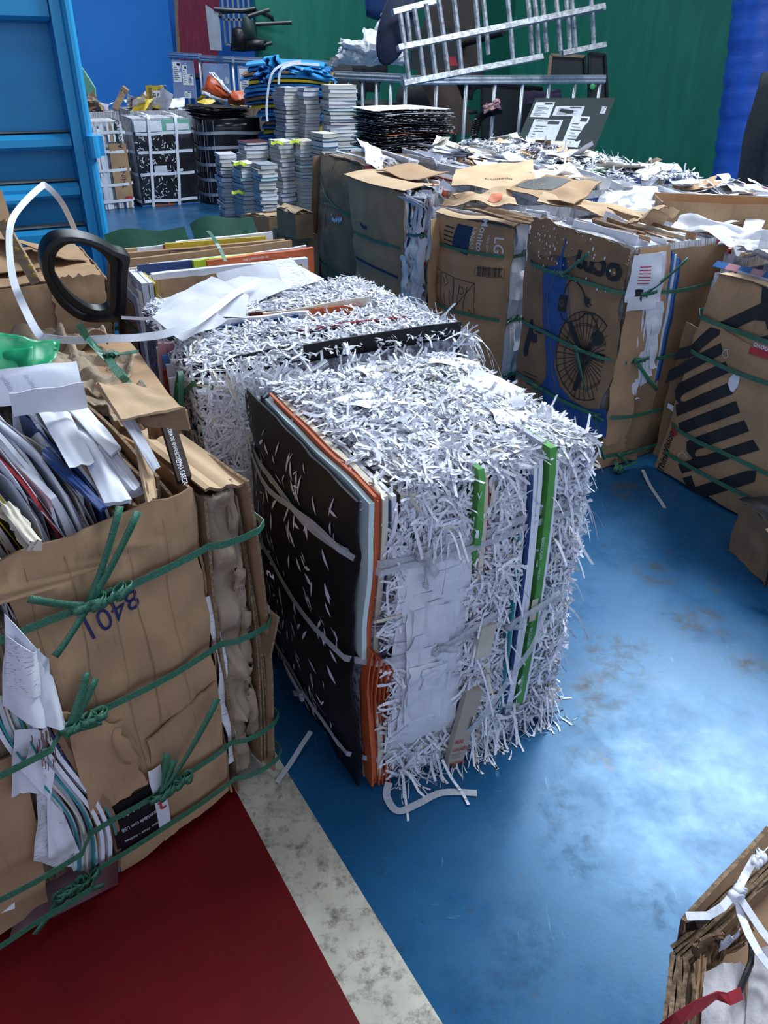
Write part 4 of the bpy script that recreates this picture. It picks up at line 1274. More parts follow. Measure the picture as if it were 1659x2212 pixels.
# big bent sheets lying back over them
def lay_sheet(B, px4, mats, t=.0012, amp=.006, seed=1, name='paper_sheet', n=(14, 10), decal=None, bow=0.0):
    q = [B.loc_(PZ(*p)) for p in px4]                               # bottom-left, bottom-right, top-right, top-left
    def f(u, v):
        p = (q[0] * (1 - u) + q[1] * u) * (1 - v) + (q[3] * (1 - u) + q[2] * u) * v
        return p + Vector((0, 0, amp * fbm((u * 2, v * 2, seed), 1.5, seed) + bow * sin(pi * u) * sin(pi * v)))
    mb = MB()
    mb.sheet(f, n[0], n[1], t)
    if decal:
        decal(mb, lambda u, v: f(u, v) + Vector((0, -.0008, .0014)))
    return mb.build(name, mats, B.root)
def doc(mb, fn):
    for k in range(3):
        mb.text(('Página de 3', 'Consolidado', 'Ano Letivo')[k], .075, fn, (.12 + .2 * k, .62 - .05 * k), -1.35, 1, cell=.3)
    mb.stroke([(.3, .7), (.36, .72), (.36, .60), (.3, .58), (.3, .7)], .006, fn, 1, .2)
lay_sheet(FL, [(-90, 885, 1.0), (185, 865, .985), (165, 778, 1.05), (-90, 815, 1.06)], [PAPER, LILAC], amp=.007, seed=2, decal=doc, bow=.02)
lay_sheet(FL, [(30, 900, .99), (190, 880, .97), (180, 828, 1.03), (20, 850, 1.04)], PAPER, amp=.007, seed=6)
lay_sheet(FL, [(150, 1010, .93), (205, 1000, .92), (150, 890, .96), (80, 885, .97)], PAPER, amp=.005, seed=3, bow=.01)
lay_sheet(FL, [(225, 1085, .885), (285, 1080, .88), (200, 930, .925), (130, 890, .95)], PAPER, amp=.005, seed=4, bow=.018, t=.010)
lay_sheet(FL, [(240, 985, .92), (262, 965, .92), (190, 880, .95), (120, 855, .97)], PAPER, amp=.005, seed=5, t=.006)
lay_sheet(FL, [(285, 1060, .885), (305, 1050, .88), (240, 950, .92), (212, 960, .93)], GREYP, amp=.006, seed=7, t=.022, name='magazine_stack')
lay_sheet(FL, [(215, 1100, .89), (232, 1094, .885), (105, 965, .93), (90, 975, .935)], NAVYB, amp=.006, seed=8, t=.006, name='book_cover')
lay_sheet(FL, [(60, 1175, .875), (90, 1165, .875), (20, 1080, .91), (0, 1092, .91)], CREAM, amp=.006, seed=9, t=.02, name='booklet')
# torn flaps and packed board at the right
FLAPC = [('cardboard_flap', [(262, 905, .99), (395, 878, .975), (345, 838, 1.0), (212, 825, 1.03)], CARDL, .005), ('cardboard_flap', [(285, 938, .945), (312, 922, .945), (240, 830, 1.01), (206, 826, 1.03)], CARD, .006),
         ('cardboard_flap', [(300, 915, .955), (410, 930, .93), (400, 885, .97), (285, 880, .98)], CARDD, .005), ('cardboard_flap', [(370, 905, .95), (412, 925, .925), (405, 888, .96), (370, 880, .975)], CARDL, .005),
         ('cardboard_flap', [(320, 1085, .87), (338, 1070, .87), (318, 925, .93), (290, 940, .94)], CARDL, .005)]
for k, (nm, q4, m, t) in enumerate(FLAPC):
    lay_sheet(FL, q4, [m, CEDGE], t=t, amp=.008, seed=20 + k, name=nm)
lay_sheet(FL, [(245, 880, 1.0), (268, 865, .99), (345, 1010, .90), (330, 1020, .90)], GREYP, t=.002, seed=30, name='paper_sheet')
for k in range(10):
    mb = MB()
    x = .478 + .0125 * k
    hi = .83 + .02 * (k % 3) - .01 * (k > 6)
    m = [CARD, CARDD, CARD, CARDL, CARD, CARDD, BROWNB, BROWNB, CARDD, CARD][k]
    mb.sheet(lambda u, v, x=x, hi=hi, k=k: Vector((x + .010 * v * v - .004 * sin(5 * u + k), .03 + .01 * (k % 3) + .34 * u, .60 + (hi + .05 * u - .60) * v)), 10, 4, .0065, 0, 1)
    mb.build('cardboard_sheet', [m, CEDGE], FL.root)
def garcia(mb, fn):
    mb.text('EMMA GARCIA', .019, fn, (.10, .006), 0, 1)
    mb.text('CABEÇA DO STRELA DO AMANHECER', .0135, fn, (.22, .010), 0, 1)
mb = MB()
p0, p1 = FL.loc_(PZ(412, 1036, .845)), FL.loc_(PZ(372, 905, .905))
dv = p1 - p0
sdv = Vector((.030, .004, .0))
mb.sheet(lambda u, v: p0 + dv * u + sdv * (v - 1), 10, 2, .012)
nrm_ = dv.cross(sdv).normalized()
nrm_ = nrm_ if nrm_.z > 0 else -nrm_
gfn = lambda s_, z: p1 - dv.normalized() * s_ + sdv.normalized() * z + nrm_ * .0145
mb.text('A HISTÓRIA DO AMANHECER', .0125, gfn, (.012, -.022), 0, 1, sx=.62, cell=.02)
mb.text('EMMA GARCIA', .017, gfn, (.115, -.024), 0, 1, sx=.55, cell=.02)
mb.build('black_book', [BROWNB, WHITEI], FL.root)
# folded carton of molded pulp standing at the right end
SX = .628
def sl(x, y, z):
    return Vector((SX + x, y, z))
mb = MB()
mb.sheet(lambda u, v: sl(.004 * sin(7 * v), .40 - .42 * u, .02 + .80 * v), 8, 14, .006, 0, 1)
mb.build('cardboard_panel', [CARDD, CEDGE], FL.root)
mb = MB()
mb.sheet(lambda u, v: sl(.006 + .092 * u, -.022 + .25 * v, .845 - .018 * u + .008 * v + .004 * sin(14 * u)), 8, 6, .006, 0, 1)
mb.build('cardboard_lid', [CARDL, CEDGE], FL.root)
mb = MB()
mb.sheet(lambda u, v: sl(.098 + .018 * sin(pi * v) + .006 * fbm((u, v, 0), 3, 1), -.03 + .40 * u, .03 + .805 * v), 8, 16, .006, 0, 1)
mb.build('cardboard_panel', [CARD, CEDGE], FL.root)
mb = MB()
mb.text('5', .035, lambda s_, z: sl(.1035 + .018, -.026 + s_, z), (.0, .60), pi / 2, 0, bold=.02)
mb.poly([(.0, .46), (.012, .46), (.012, .52), (.0, .52)], lambda s_, z: sl(.104 + .018, -.026 + s_, z))
mb.build('lettering', WHITEI, FL.root)
for k in range(3):
    mb = MB()
    mb.sheet(lambda u, v, k=k: sl(.078 + .006 * k + .016 * sin(pi * v + .2 * k), -.012 + .36 * u, .06 + (.74 - .05 * k) * v), 6, 14, .0045, 0, 1)
    mb.build('corrugated_board', [CARDD, CEDGE], FL.root)
def pulp_col(name, x0, x1, z0, z1, seed, y=.0, amp=.03):
    mb = MB()
    def f(u, v):
        z = z0 + (z1 - z0) * v
        edge = sin(pi * min(max(u, 0), 1)) ** .5
        lump = (.50 + .50 * sin(v * 24 + seed) + .5 * fbm((u, z * 5, seed), 2.5, seed))
        k_ = .35 + .65 * edge
        return sl(x0 + (x1 - x0) * u + .012 * fbm((u, z * 6, 3), 2, seed), y - amp * edge * lump + .004 * fbm((u, z * 9, 1), 9, seed), z)
    mb.sheet(f, 14, 60, .012)
    return mb.build(name, PULP, FL.root, smooth=True)
pulp_col('molded_pulp', .006, .070, .24, .82, 2.0, .006, .034)
pulp_col('molded_pulp', .058, .078, .16, .83, 5.0, -.002, .012)
pulp_col('molded_pulp', .012, .060, .05, .28, 8.0, .02, .012)
mb = MB()
mb.sheet(lambda u, v: sl(-.012 + .02 * u + .008 * sin(12 * v), -.012 + .004 * sin(20 * v), .12 + .48 * v), 4, 16, .001)
mb.build('paper_sheet', PRINT, FL.root)
mb = MB()
mb.sheet(lambda u, v: sl(.10 + .03 * v, -.05 + .07 * u, .40 + .10 * v), 4, 4, .006, 0, 1)
mb.build('cardboard_scrap', [CARDD, CEDGE], FL.root)
# straps: they run round the whole bale with its pulp carton
def fl_strap(z, sag, kn, tails, seed):
    pts = []
    for i in range(22):
        u = i / 21
        pts.append(FL.pt('F', -.02 + u * .64, z + sag * sin(pi * u), .034 + (.03 if u < .44 and z < .6 else 0)))
    pts += [sl(.02, -.045, z), sl(.06, -.05, z), sl(.10, -.046, z), sl(.122, -.03, z)]
    pts += [sl(.127 - .01 * k, .05 + .11 * k, z) for k in range(4)]
    pts += [FL.pt('B', .62 * k / 6, z, .012) for k in range(7)] + [FL.pt('L', .42 * k / 4, z, .012) for k in range(5)]
    mb = MB()
    mb.strip(pts, Vector((0, 0, 1)), .015, .0013, closed=True)
    o = mb.build('strap', GSTRAP, FL.root)
    for j, (u, tl) in enumerate(kn):
        kb = MB()
        for e in range(3):                                           # plaited run of knots
            knot(kb, FL.pt('F', u + .028 * e, z, .034), (0, -1, .1), (1, 0, .1), .020, seed + 10 * j + e, tl if e == 0 else (), w=.014)
        kb.build('knot', GSTRAP, o, smooth=True)
fl_strap(.730, -.004, [(.375, ((.17, .95), (.17, .75), (.10, 2.5), (.10, -2.5)))], 0, 31)
fl_strap(.490, .0, [(.295, ((.10, .75), (.11, .95), (.06, -.4)))], 0, 41)
fl_strap(.203, .0, [(.435, ((.22, .72), (.10, 1.2), (.08, .95)))], 0, 51)
fl_strap(.085, .0, [(.20, ((.09, -.5), (.08, -2.6)))], 0, 61)
# ------------------------------------------------------------------ right row: monitor-carton bale with big black strips
RX = random.Random(77)
TV = Bale('monitor_carton_bale', 'tall bale wrapped in a monitor carton printed with broad black diagonal lettering', 2.44, 1.50, .58, .53, .83, bulge=.035, straps=(.66, .52, .20, .09), pinch=.006, lean=(.03, .0), seed=14.0)
TV.core(PACK)
K3 = dict(ox=1380, oy=540, k=3.566)
def tvp(pts):
    return TV.pxs('L', pts, **K3)
ztop = TV.px('L', 1380 + 640 / 3.566, 540 + 640 / 3.566)[1]
def tv_low(mb, fn):
    for P in ([(525, 600), (605, 620), (605, 655), (390, 828), (220, 860), (255, 770), (370, 740), (440, 675)], [(630, 715), (645, 800), (175, 1035), (195, 935), (400, 825)],
              [(665, 858), (690, 945), (330, 1110), (305, 1140), (315, 1165), (345, 1170), (700, 1020), (740, 1105), (290, 1283), (272, 1195), (300, 1185), (255, 1140), (245, 1090), (265, 1040)],
              [(765, 1158), (795, 1250), (332, 1420), (305, 1335)],
              [(820, 1308), (855, 1395), (450, 1540), (437, 1570), (450, 1590), (515, 1580), (885, 1458), (932, 1540), (340, 1720), (300, 1650), (420, 1605), (370, 1540), (370, 1480), (400, 1455)],
              [(900, 1700), (885, 1790), (480, 1915), (510, 2005), (490, 2005), (415, 1965), (342, 1755), (415, 1735), (440, 1825), (830, 1700)]):
        mb.poly(tvp(P), fn, 1)
    mb.poly(tvp([(855, 745), (1040, 790), (1040, 862), (843, 795)]), fn, 2)
    c = TV.px('L', 1380 + 263 / 3.566, 540 + 1400 / 3.566)
    mb.poly([(c[0] + .019 * cos(t), c[1] + .019 * sin(t)) for t in [2 * pi * i / 16 for i in range(16)]], fn, 2)
    mb.poly(tvp([(195, 1185), (250, 1205), (242, 1250), (187, 1220)]), fn, 3)
    mb.poly(tvp([(745, 940), (785, 955), (775, 1045), (745, 1090), (725, 1085), (700, 1030), (702, 985)]), lambda m, z: fn(m, z) + Vector((-.002, 0, 0)), 3)
    t0 = TV.px('L', 1380 + 178 / 3.566, 540 + 1722 / 3.566)
    fn2 = lambda m, z: fn(m, z) + Vector((-.0006, 0, 0))
    mb.text('ThinkVision', .052, fn2, t0, pi / 2 - .06, 1, sx=.78, bold=.02)
    t1 = TV.px('L', 1380 + 985 / 3.566, 540 + 790 / 3.566)
    mb.text('Lenovo', .030, fn2, (t1[0] + .026, t1[1] + .014), pi - .03, 3, bold=.015)
    t2 = TV.px('L', 1380 + 246 / 3.566, 540 + 1216 / 3.566)
    mb.text('Lenovo', .010, fn2, (t2[0], t2[1] + .006), pi - .1, 1, bold=.015)
    for P in ([(290, 1640), (312, 1570), (350, 1555), (378, 1600)], [(690, 770), (660, 770), (637, 800), (660, 835), (685, 820), (680, 780)]):
        mb.stroke(tvp(P), .0025, fn2, 3)
TV.panel('L', -.01, .57, .01, ztop, [CARD, INK, REDI, WHITEI, CEDGE], off=.012, name='cardboard_panel', nu=18, nv=26, emi=4, wob=.007, decals=tv_low, top=lambda u: ztop + .02 - .06 * u, left=lambda v: -.02 + .06 * v, right=lambda v: .565)
def tv_up(mb, fn):
    for P in ([(880, 300), (1010, 328), (1010, 560), (860, 545), (700, 618), (640, 615), (575, 572), (900, 415)], [(945, 550), (1010, 560), (1010, 620), (965, 620)], [(905, 680), (1010, 650), (1010, 700)]):
        mb.poly(tvp(P), fn, 1)
TV.panel('L', .02, .57, ztop - .12, .835, [CARD, INK, CEDGE], off=.004, name='cardboard_flap', nu=16, nv=12, emi=2, wob=.008, decals=tv_up, left=lambda v: -.0 + .05 * v, seed=4)
mb = MB()
mb.sheet(lambda u, v: TV.pt('L', .05 + .52 * u, .832, .008 - .05 * v) + Vector((0, 0, .006 * sin(6 * u) + .004)), 12, 3, .005, 0, 1)
mb.build('cardboard_edge', [CARDL, CEDGE], TV.root)
TV.panel('B', 0, .5, .02, .82, CARD, off=.004)
TV.panel('L', -.06, .03, .05, .62, [CARDD, CEDGE], off=-.004, name='cardboard_flap', nu=4, nv=10, emi=1, rag=.015, seed=9)
TV.panel('F', -.01, .4, .0, .80, [CARDD, CEDGE], off=.004, name='cardboard_panel', emi=1)
for z, t in ((.672, .0), (.535, .012), (.222, .02), (.10, .015)):
    TV.strap(z, GSTRAP, .017, .018, t, (), seed=int(z * 100))
mb = MB()
mb.strip([TV.pt('L', .50 + .015 * t, .60 - .12 * t + .02 * t * t, .03) for t in [i / 8 for i in range(11)]], Vector((0, 1, .3)), .012, .001)
mb.build('strap_tail', GSTRAP, TV.root)
TV.top_sheets(26, .04, .54, .02, .50, [PAPER, GREYP, PRINT, CARD, CREAM, CARDD], (.0, .03), (.002, .012), seed=3)
def check(mb, fn):
    pass
mb = MB()
for k in range(11):
    mb.sheet(lambda u, v, k=k: Vector((.055 + .02 * v + .01 * (k + u), .545 - .047 * (k + u), .845 + .018 * v)), 2, 2, .004, k % 2)
mb.build('checked_card', [BLUEB, PINKB], TV.root)
for k, (c, s1, s2, R_) in enumerate((((.16, .40, .90), .30, .16, rot(.25, .2, .9)), ((.34, .30, .89), .24, .18, rot(.1, -.2, .3)), ((.30, .46, .89), .26, .14, rot(-.1, .2, 1.1)), ((.48, .42, .90), .22, .2, rot(.2, .1, .4)))):
    mb = MB()
    mb.sheet(crumple(c, s1, s2, R_, .012, 90.0 + k), 12, 8, .001)
    mb.build('paper_sheet', [PAPER, PRINT][k % 2], TV.root)
mb = MB()
for k in range(7):
    mb.sheet(crumple((.42 + .008 * k, .16 + .012 * k, .86 + .012 * k), .26, .20, rot(.06, -.05 + .03 * k, .3 + .1 * k), .01, 30.0 + k), 8, 6, .004, 0, 1)
mb.build('cardboard_stack', [CARD, CEDGE], TV.root)

# ------------------------------------------------------------------ fan-carton bale
FN = Bale('fan_carton_bale', 'tall bale in a fan carton with blue band and black wall-fan drawing', 2.20, 2.165, .46, .60, .90, bulge=.03, straps=(.73, .45, .20, .05), pinch=.006, lean=(.05, .04), seed=15.0)
FN.core(PACK)
K4 = dict(ox=1080, oy=440, k=3.686)
def fp(pts):
    return FN.pxs('L', pts, **K4)
def fan_art(mb, fn):
    f2 = lambda m, z: fn(m, z) + Vector((-.0008, 0, 0))
    f3 = lambda m, z: fn(m, z) + Vector((-.0016, 0, 0))
    lim = FN.d - .035
    mb.poly(fp([(495, 300), (505, 300), (525, 520), (555, 930), (500, 1010), (465, 1150), (460, 1290), (500, 1450), (580, 1560), (700, 1640), (835, 1655), (828, 1880), (430, 1700), (330, 1480), (410, 1370), (385, 1150), (365, 900), (350, 600), (355, 520), (440, 515), (470, 400)]), fn, 2)
    for P in ([(478, 420), (440, 600), (395, 740), (400, 900), (430, 1200), (470, 1500), (560, 1700)], [(510, 380), (540, 560), (560, 700), (575, 930)], [(345, 560), (350, 800), (368, 1000), (392, 1300), (420, 1500)]):
        mb.stroke(fp(P), .004, f2, 2 if P[0][0] != 478 else 0)
    ct, cb, cl = FN.px('L', 1080 + 735 / 3.686, 440 + 885 / 3.686), FN.px('L', 1080 + 790 / 3.686, 440 + 1640 / 3.686), FN.px('L', 1080 + 465 / 3.686, 440 + 1240 / 3.686)
    R_ = (ct[1] - cb[1]) / 2
    cz = (ct[1] + cb[1]) / 2
    cx = cl[0] + R_ * .92
    def arc(r, a0, a1, n=60, kx=.92):
        return [(cx + r * kx * cos(a0 + (a1 - a0) * i / n), cz + r * sin(a0 + (a1 - a0) * i / n)) for i in range(n + 1)]
    def clip(P):
        out, cur = [], []
        for p in P:
            if p[0] <= lim:
                cur.append(p)
            elif cur:
                out.append(cur)
                cur = []
        return out + ([cur] if cur else [])
    for r, w in ((1.0, .005), (.74, .0025), (.70, .0025)):
        for C_ in clip(arc(R_ * r, 0, 2 * pi, 90)):
            if len(C_) > 1:
                mb.stroke(C_, w, f2, 1)
    for k in range(38):
        a = 2 * pi * k / 38
        P = [(cx + R_ * .92 * q * cos(a), cz + R_ * q * sin(a)) for q in [.2 + .8 * i / 12 for i in range(13)]]
        for C_ in clip(P):
            if len(C_) > 1:
                mb.stroke(C_, .0032, f2, 1)
    for a, L in ((-1.75, .86), (2.35, .92), (.12, .75)):
        P = [(q, w_) for q, w_ in ((.15, .10), (.4, .14), (.7, .13), (L, .07))] + [(q, -w_) for q, w_ in ((L, .03), (.7, .05), (.4, .02), (.15, .04))]
        pp = [(min(cx + R_ * .92 * (q * cos(a) - w_ * sin(a)), lim), cz + R_ * (q * sin(a) + w_ * cos(a))) for q, w_ in P]
        mb.poly(pp, f3, 1)
    mb.poly(arc(R_ * .20, 0, 2 * pi, 24)[:-1], f3, 1)
    for C_ in clip([(cx + R_ * .12 * cos(t), cz + R_ * .12 * sin(t)) for t in [2 * pi * i / 20 for i in range(21)]]):
        mb.stroke(C_, .001, lambda m, z: f3(m, z) + Vector((-.0008, 0, 0)), 0)
    k0 = FN.px('L', 1080 + 785 / 3.686, 440 + 1092 / 3.686)
    mb.poly([(k0[0] + .030 * cos(t), k0[1] + .030 * sin(t)) for t in [2 * pi * i / 20 for i in range(20)]], f3, 1)
    mb.poly([(k0[0] - .012, k0[1]), (k0[0] + .012, k0[1]), (cx + .014, cz + .02), (cx - .014, cz + .02)], f3, 1)
    mb.stroke(fp([(790, 1070), (780, 980), (745, 900), (700, 895), (640, 940), (560, 960), (520, 930), (505, 885)]), .006, f3, 1)
    mb.stroke(fp([(525, 740), (540, 680), (570, 630), (610, 635), (650, 690), (690, 755)]), .006, f3, 1)
    mb.poly(fp([(497, 737), (560, 750), (545, 885), (482, 868)]), f3, 1)
    c = FN.px('L', 1080 + 516 / 3.686, 440 + 808 / 3.686)
    for rr in (.013, .008):
        mb.stroke([(c[0] + rr * cos(t), c[1] + rr * sin(t)) for t in [2 * pi * i / 16 for i in range(17)]], .0016, lambda m, z: f3(m, z) + Vector((-.0008, 0, 0)), 0)
    mb.poly(fp([(678, 752), (735, 782), (725, 810), (700, 832), (682, 800)]), f3, 1)
    mb.stroke(fp([(700, 825), (728, 846)]), .005, f3, 1)
    mb.stroke(fp([(722, 805), (742, 832)]), .005, f3, 1)
    t = FN.px('L', 1080 + 1035 / 3.686, 440 + 600 / 3.686)
    mb.text('ocm', .135, f3, (lim + .01, t[1] + .02), pi - .05, 1, sx=1.02, bold=.035)
    # second small fan drawing, seen from the side
    mb.poly(fp([(250, 930), (270, 940), (262, 1080), (235, 1220), (210, 1225), (203, 1180), (225, 1050)]), f2, 1)
    mb.poly(fp([(262, 1040), (305, 1060), (305, 1120), (265, 1110)]), f2, 1)
    mb.stroke(fp([(290, 1020), (340, 1045), (350, 1010)]), .012, f2, 1)
    for k in range(4):
        b0 = fp([(190 + 8 * k, 1345 + 30 * k), (320, 1385 + 28 * k)])
        mb.stroke(b0, .004, f2, 1)
FN.panel('L', -.02, .60, .04, .84, [CARDD, INK, BLUEI, CEDGE], off=.014, name='cardboard_panel', nu=24, nv=28, emi=3, wob=.008, rag=.01, decals=fan_art, right=lambda v: .605 - .02 * sin(9 * v) - .03 * max(0, (.75 - v)), left=lambda v: -.01 + .015 * sin(5 * v))
def flap_art(mb, fn):
    mb.poly([(.235, .73), (.262, .73), (.257, .78), (.250, .87), (.243, .87), (.240, .79)], fn, 1)
    r = random.Random(5)
    for _ in range(70):
        m, z, q = r.gauss(.14, .07) if r.random() < .6 else r.uniform(.0, .56), r.uniform(.72, .90), r.uniform(.001, .005)
        if 0 < m < .56:
            mb.poly([(m + q * cos(t), z + q * 1.4 * sin(t)) for t in (0, 1.2, 2.5, 3.8, 5.1)], lambda a, b: fn(a, b) + Vector((-.0005, 0, 0)), 2, cell=.2)
zfl, zfr = FN.px('L', 1156, 556)[1], FN.px('L', 1372, 582)[1]
FN.panel('L', .0, .58, .66, .925, [CARDD, BLUEI, WHITEI, CEDGE], off=.024, name='cardboard_flap', nu=20, nv=10, emi=3, wob=.006, rag=.02, decals=flap_art, bot=lambda u: zfl + (zfr - zfl) * u - .006 * sin(9 * u), top=lambda u: .915 - .01 * u, right=lambda v: .60, seed=21)
FN.panel('F', -.02, .10, .12, .69, [CARD, CEDGE], off=.022, name='cardboard_panel', nu=6, nv=14, emi=1, wob=.014, rag=.012, seed=25, left=lambda v: -.012, right=lambda v: .115 - .03 * v)
FN.panel('F', -.01, .20, .0, .20, [CARD, CEDGE], off=.016, name='cardboard_panel', nu=6, nv=8, emi=1, wob=.012, rag=.016, seed=26)
FN.panel('F', .02, .165, .10, .90, [CARD, CEDGE], off=.012, name='carton_side', nu=6, nv=14, emi=1, wob=.008, seed=27, left=lambda v: .10 - .09 * v, right=lambda v: .215 - .05 * v)
FN.panel('F', .10, .21, .02, .36, [CARDD, CEDGE], off=.024, name='cardboard_flap', nu=6, nv=8, emi=1, wob=.016, rag=.02, seed=28)
def letter(mb, fn):
    for k in range(6):
        mb.stroke([(.0, .84 - .012 * k), (.05, .838 - .012 * k)], .0035, fn, 1)
    mb.poly([(.0, .715), (.035, .71), (.035, .755), (.0, .76)], fn, 2)
for k, (s0, s1, z0, z1, m) in enumerate(((-.01, .135, .70, .865, PINKB), (-.01, .125, .70, .885, PAPER), (-.04, .105, .71, .885, PAPER), (-.03, .10, .68, .73, POLY))):
    FN.panel('F', s0, s1, z0, z1, [m, REDI, INK], off=.028 + .004 * k, t=.001, name='paper_sheet', nu=6, nv=8, wob=.008, rag=.004, seed=40 + k, decals=letter if k == 2 else None)
for k in range(6):
    FN.panel('F', .075 + .010 * k, .115 + .008 * k, .28 + .03 * k, .70, PAPER, off=.018 + .003 * k, t=.001, name='paper_sheet', nu=4, nv=10, wob=.016, rag=.01, seed=50 + k, left=lambda v, k=k: .095 + .008 * k - .05 * v, right=lambda v, k=k: .125 + .008 * k - .02 * v)
for k, m in enumerate((NAVYB, BLUEB, PAPER, BLUEB, NAVYB)):
    FN.panel('F', .165 + .014 * k, .178 + .014 * k, .25, .88 - .01 * k, m, off=.006, t=.008, name='folder', nu=3, nv=8, wob=.008, seed=60 + k)
FN.panel('F', .0, .5, .0, .88, CARDD, off=-.004, t=.004, name='cardboard_panel', seed=65)
for z, t, kn in ((.735, .014, [('L', .45, 0), ('F', .10, 0)]), (.475, .01, [('L', .72, 0), ('F', .14, 0)]), (.235, .012, [('L', .35, 0), ('L', .97, 0)]), (.06, .01, [('F', .2, 0)])):
    FN.strap(z, GSTRAP, .015, .026, t, kn, seed=int(z * 100) + 3, ksize=.016, tails=((.20, .55 if z > .7 else -.9), (.06, 0)))
FN.top_sheets(22, .06, .42, .02, .57, [PAPER, GREYP, CARD, CARDD, CREAM, PAPER, PRINT], (.0, .03), (.002, .010), seed=5)
mb = MB()
knot(mb, FN.loc_(PZ(1335, 1018, .012)), (0, 0, 1), (1, .2, 0), .028, 9, ((.10, -.3), (.12, .9)), w=.016)
mb.build('strap_knot', GSTRAP, FN.root)

# ------------------------------------------------------------------ another monitor-carton bale
LG = Bale('monitor_carton_bale', 'bulging bale in a brown monitor carton with white lettering, barcode and line drawings', 2.35, 3.13, .42, .43, .80, rz=radians(16), bulge=.055, straps=(.66, .36), pinch=.012, seed=16.0)
LG.core(PACK)
K5 = dict(ox=640, oy=300, k=3.19)
def lp(pts):
    return LG.pxs('L', pts, **K5)
def lg_art(mb, fn):
    mb.poly(lp([(1105, 585), (1215, 610), (1190, 800), (1072, 750)]), fn, 2)
    a = LG.px('L', 640 + 1352 / 3.19, 300 + 668 / 3.19)
    mb.text('LG', .068, fn, (a[0] + .012, a[1]), -pi / 2, 1, bold=.01)
    mb.text("Life's Good", .020, fn, (a[0] - .03, a[1]), -pi / 2, 1)
    b = LG.px('L', 640 + 1262 / 3.19, 300 + 615 / 3.19)
    mb.text('Monitor', .052, fn, (b[0] - .004, b[1] + .045), -pi / 2, 1, bold=.012)
    b = LG.px('L', 640 + 1222 / 3.19, 300 + 625 / 3.19)
    mb.text('UN650', .034, fn, (b[0] - .008, b[1] + .012), -pi / 2, 1)
    b = LG.px('L', 640 + 1040 / 3.19, 300 + 600 / 3.19)
    for k in range(5):
        mb.stroke([(b[0] - .018 + .0, b[1] - .022 * k), (b[0] + .045, b[1] - .022 * k - .004)], .006, fn, 4)
    q = lp([(1255, 883), (1418, 905), (1412, 965), (1250, 935)])
    mb.stroke(q + [q[0]], .002, fn, 4)
    r = random.Random(8)
    e0, e1 = lp([(1265, 935), (1400, 957)])
    for k in range(26):
        u = k / 26
        m, z = e0[0] + (e1[0] - e0[0]) * u, e0[1] + (e1[1] - e0[1]) * u
        w = r.uniform(.0012, .004)
        mb.poly([(m, z), (m + w, z), (m + w, z + .045), (m, z + .045)], fn, 4, cell=.1)
    for P in ([(940, 880), (1000, 905), (995, 1120), (935, 1090), (940, 880)], [(1012, 912), (1105, 945), (1098, 1170), (1005, 1125), (1012, 912)], [(1112, 950), (1252, 990), (1240, 1218), (1098, 1175), (1112, 950)],
              [(1250, 990), (1100, 1172)], [(955, 940), (990, 985), (950, 1000), (985, 930)], [(1040, 930), (1065, 985), (1035, 1010), (1030, 950)], [(1035, 1050), (1035, 1150)], [(1075, 1040), (1075, 1160)],
              [(1150, 1000), (1130, 1140)], [(1205, 1010), (1165, 1170)], [(1212, 1170), (1200, 1200), (1226, 1205), (1212, 1170)]):
        mb.stroke(lp(P), .0028, fn, 4)
    c = LG.px('L', 640 + 1160 / 3.19, 300 + 1040 / 3.19)
    mb.stroke([(c[0] + .018 * cos(t), c[1] + .018 * sin(t)) for t in [2 * pi * i / 14 for i in range(15)]], .003, fn, 4)
LG.panel('L', -.03, .47, .01, .80, [CARD, WHITEI, NAVY, CEDGE, INK], off=.012, name='cardboard_panel', nu=20, nv=26, emi=3, wob=.006, decals=lg_art, top=lambda u: .80 - .0 * u, seed=3)
LG.panel('B', 0, .5, .02, .78, CARD, off=.006)
mb = MB()
mb.sheet(lambda u, v: LG.pt('L', -.03 + .50 * u, .80, .016 - .10 * v * (1 - .3 * sin(5 * u))) + Vector((0, 0, .010 + .012 * sin(pi * v) - .01 * sin(6 * u))), 14, 5, .006, 0, 1)
mb.build('cardboard_flap', [CARDL, CEDGE], LG.root)
for k in range(12):
    s0 = .004 + .020 * k
    m = [PAPER, PAPER, PRINT, PAPER, GREYP, PAPER, DGREEN, NAVYB, PAPER, YELLOWB, LILAC, BROWNB][k]
    LG.panel('F', s0 - .008, s0 + .022, .02 + .02 * (k % 3), .79 - .02 * (k % 4), m, off=.008 + .004 * (k % 3), t=.004, name='paper_sheet' if m is PAPER else 'booklet', nu=3, nv=14, wob=.022, rag=.012, seed=60 + k)
for k, (s0, s1, z0, z1, m) in enumerate(((.0, .12, .46, .60, PRINT), (.01, .10, .70, .84, PAPER), (.10, .16, .22, .40, CARD), (.11, .15, .40, .44, REDB), (.03, .09, .2, .34, PAPER))):
    LG.panel('F', s0, s1, z0, z1, m, off=.035 + .003 * k, t=.002, name='paper_sheet' if m in (PAPER, PRINT) else 'card_scrap', nu=8, nv=8, wob=.03, rag=.01, seed=80 + k)
for z, kn in ((.665, ()), (.355, [('F', .08, 0)]), (.06, [('F', .06, 0)])):
    LG.strap(z, GSTRAP, .016, .022, .012, kn, seed=int(z * 100) + 5, ksize=.015, tails=((.05, .2), (.05, -2.8)))
LG.top_sheets(30, .06, .40, .0, .46, [PAPER, GREYP, PRINT, CARDD, PAPER, CREAM], (.0, .035), (.002, .008), seed=7)

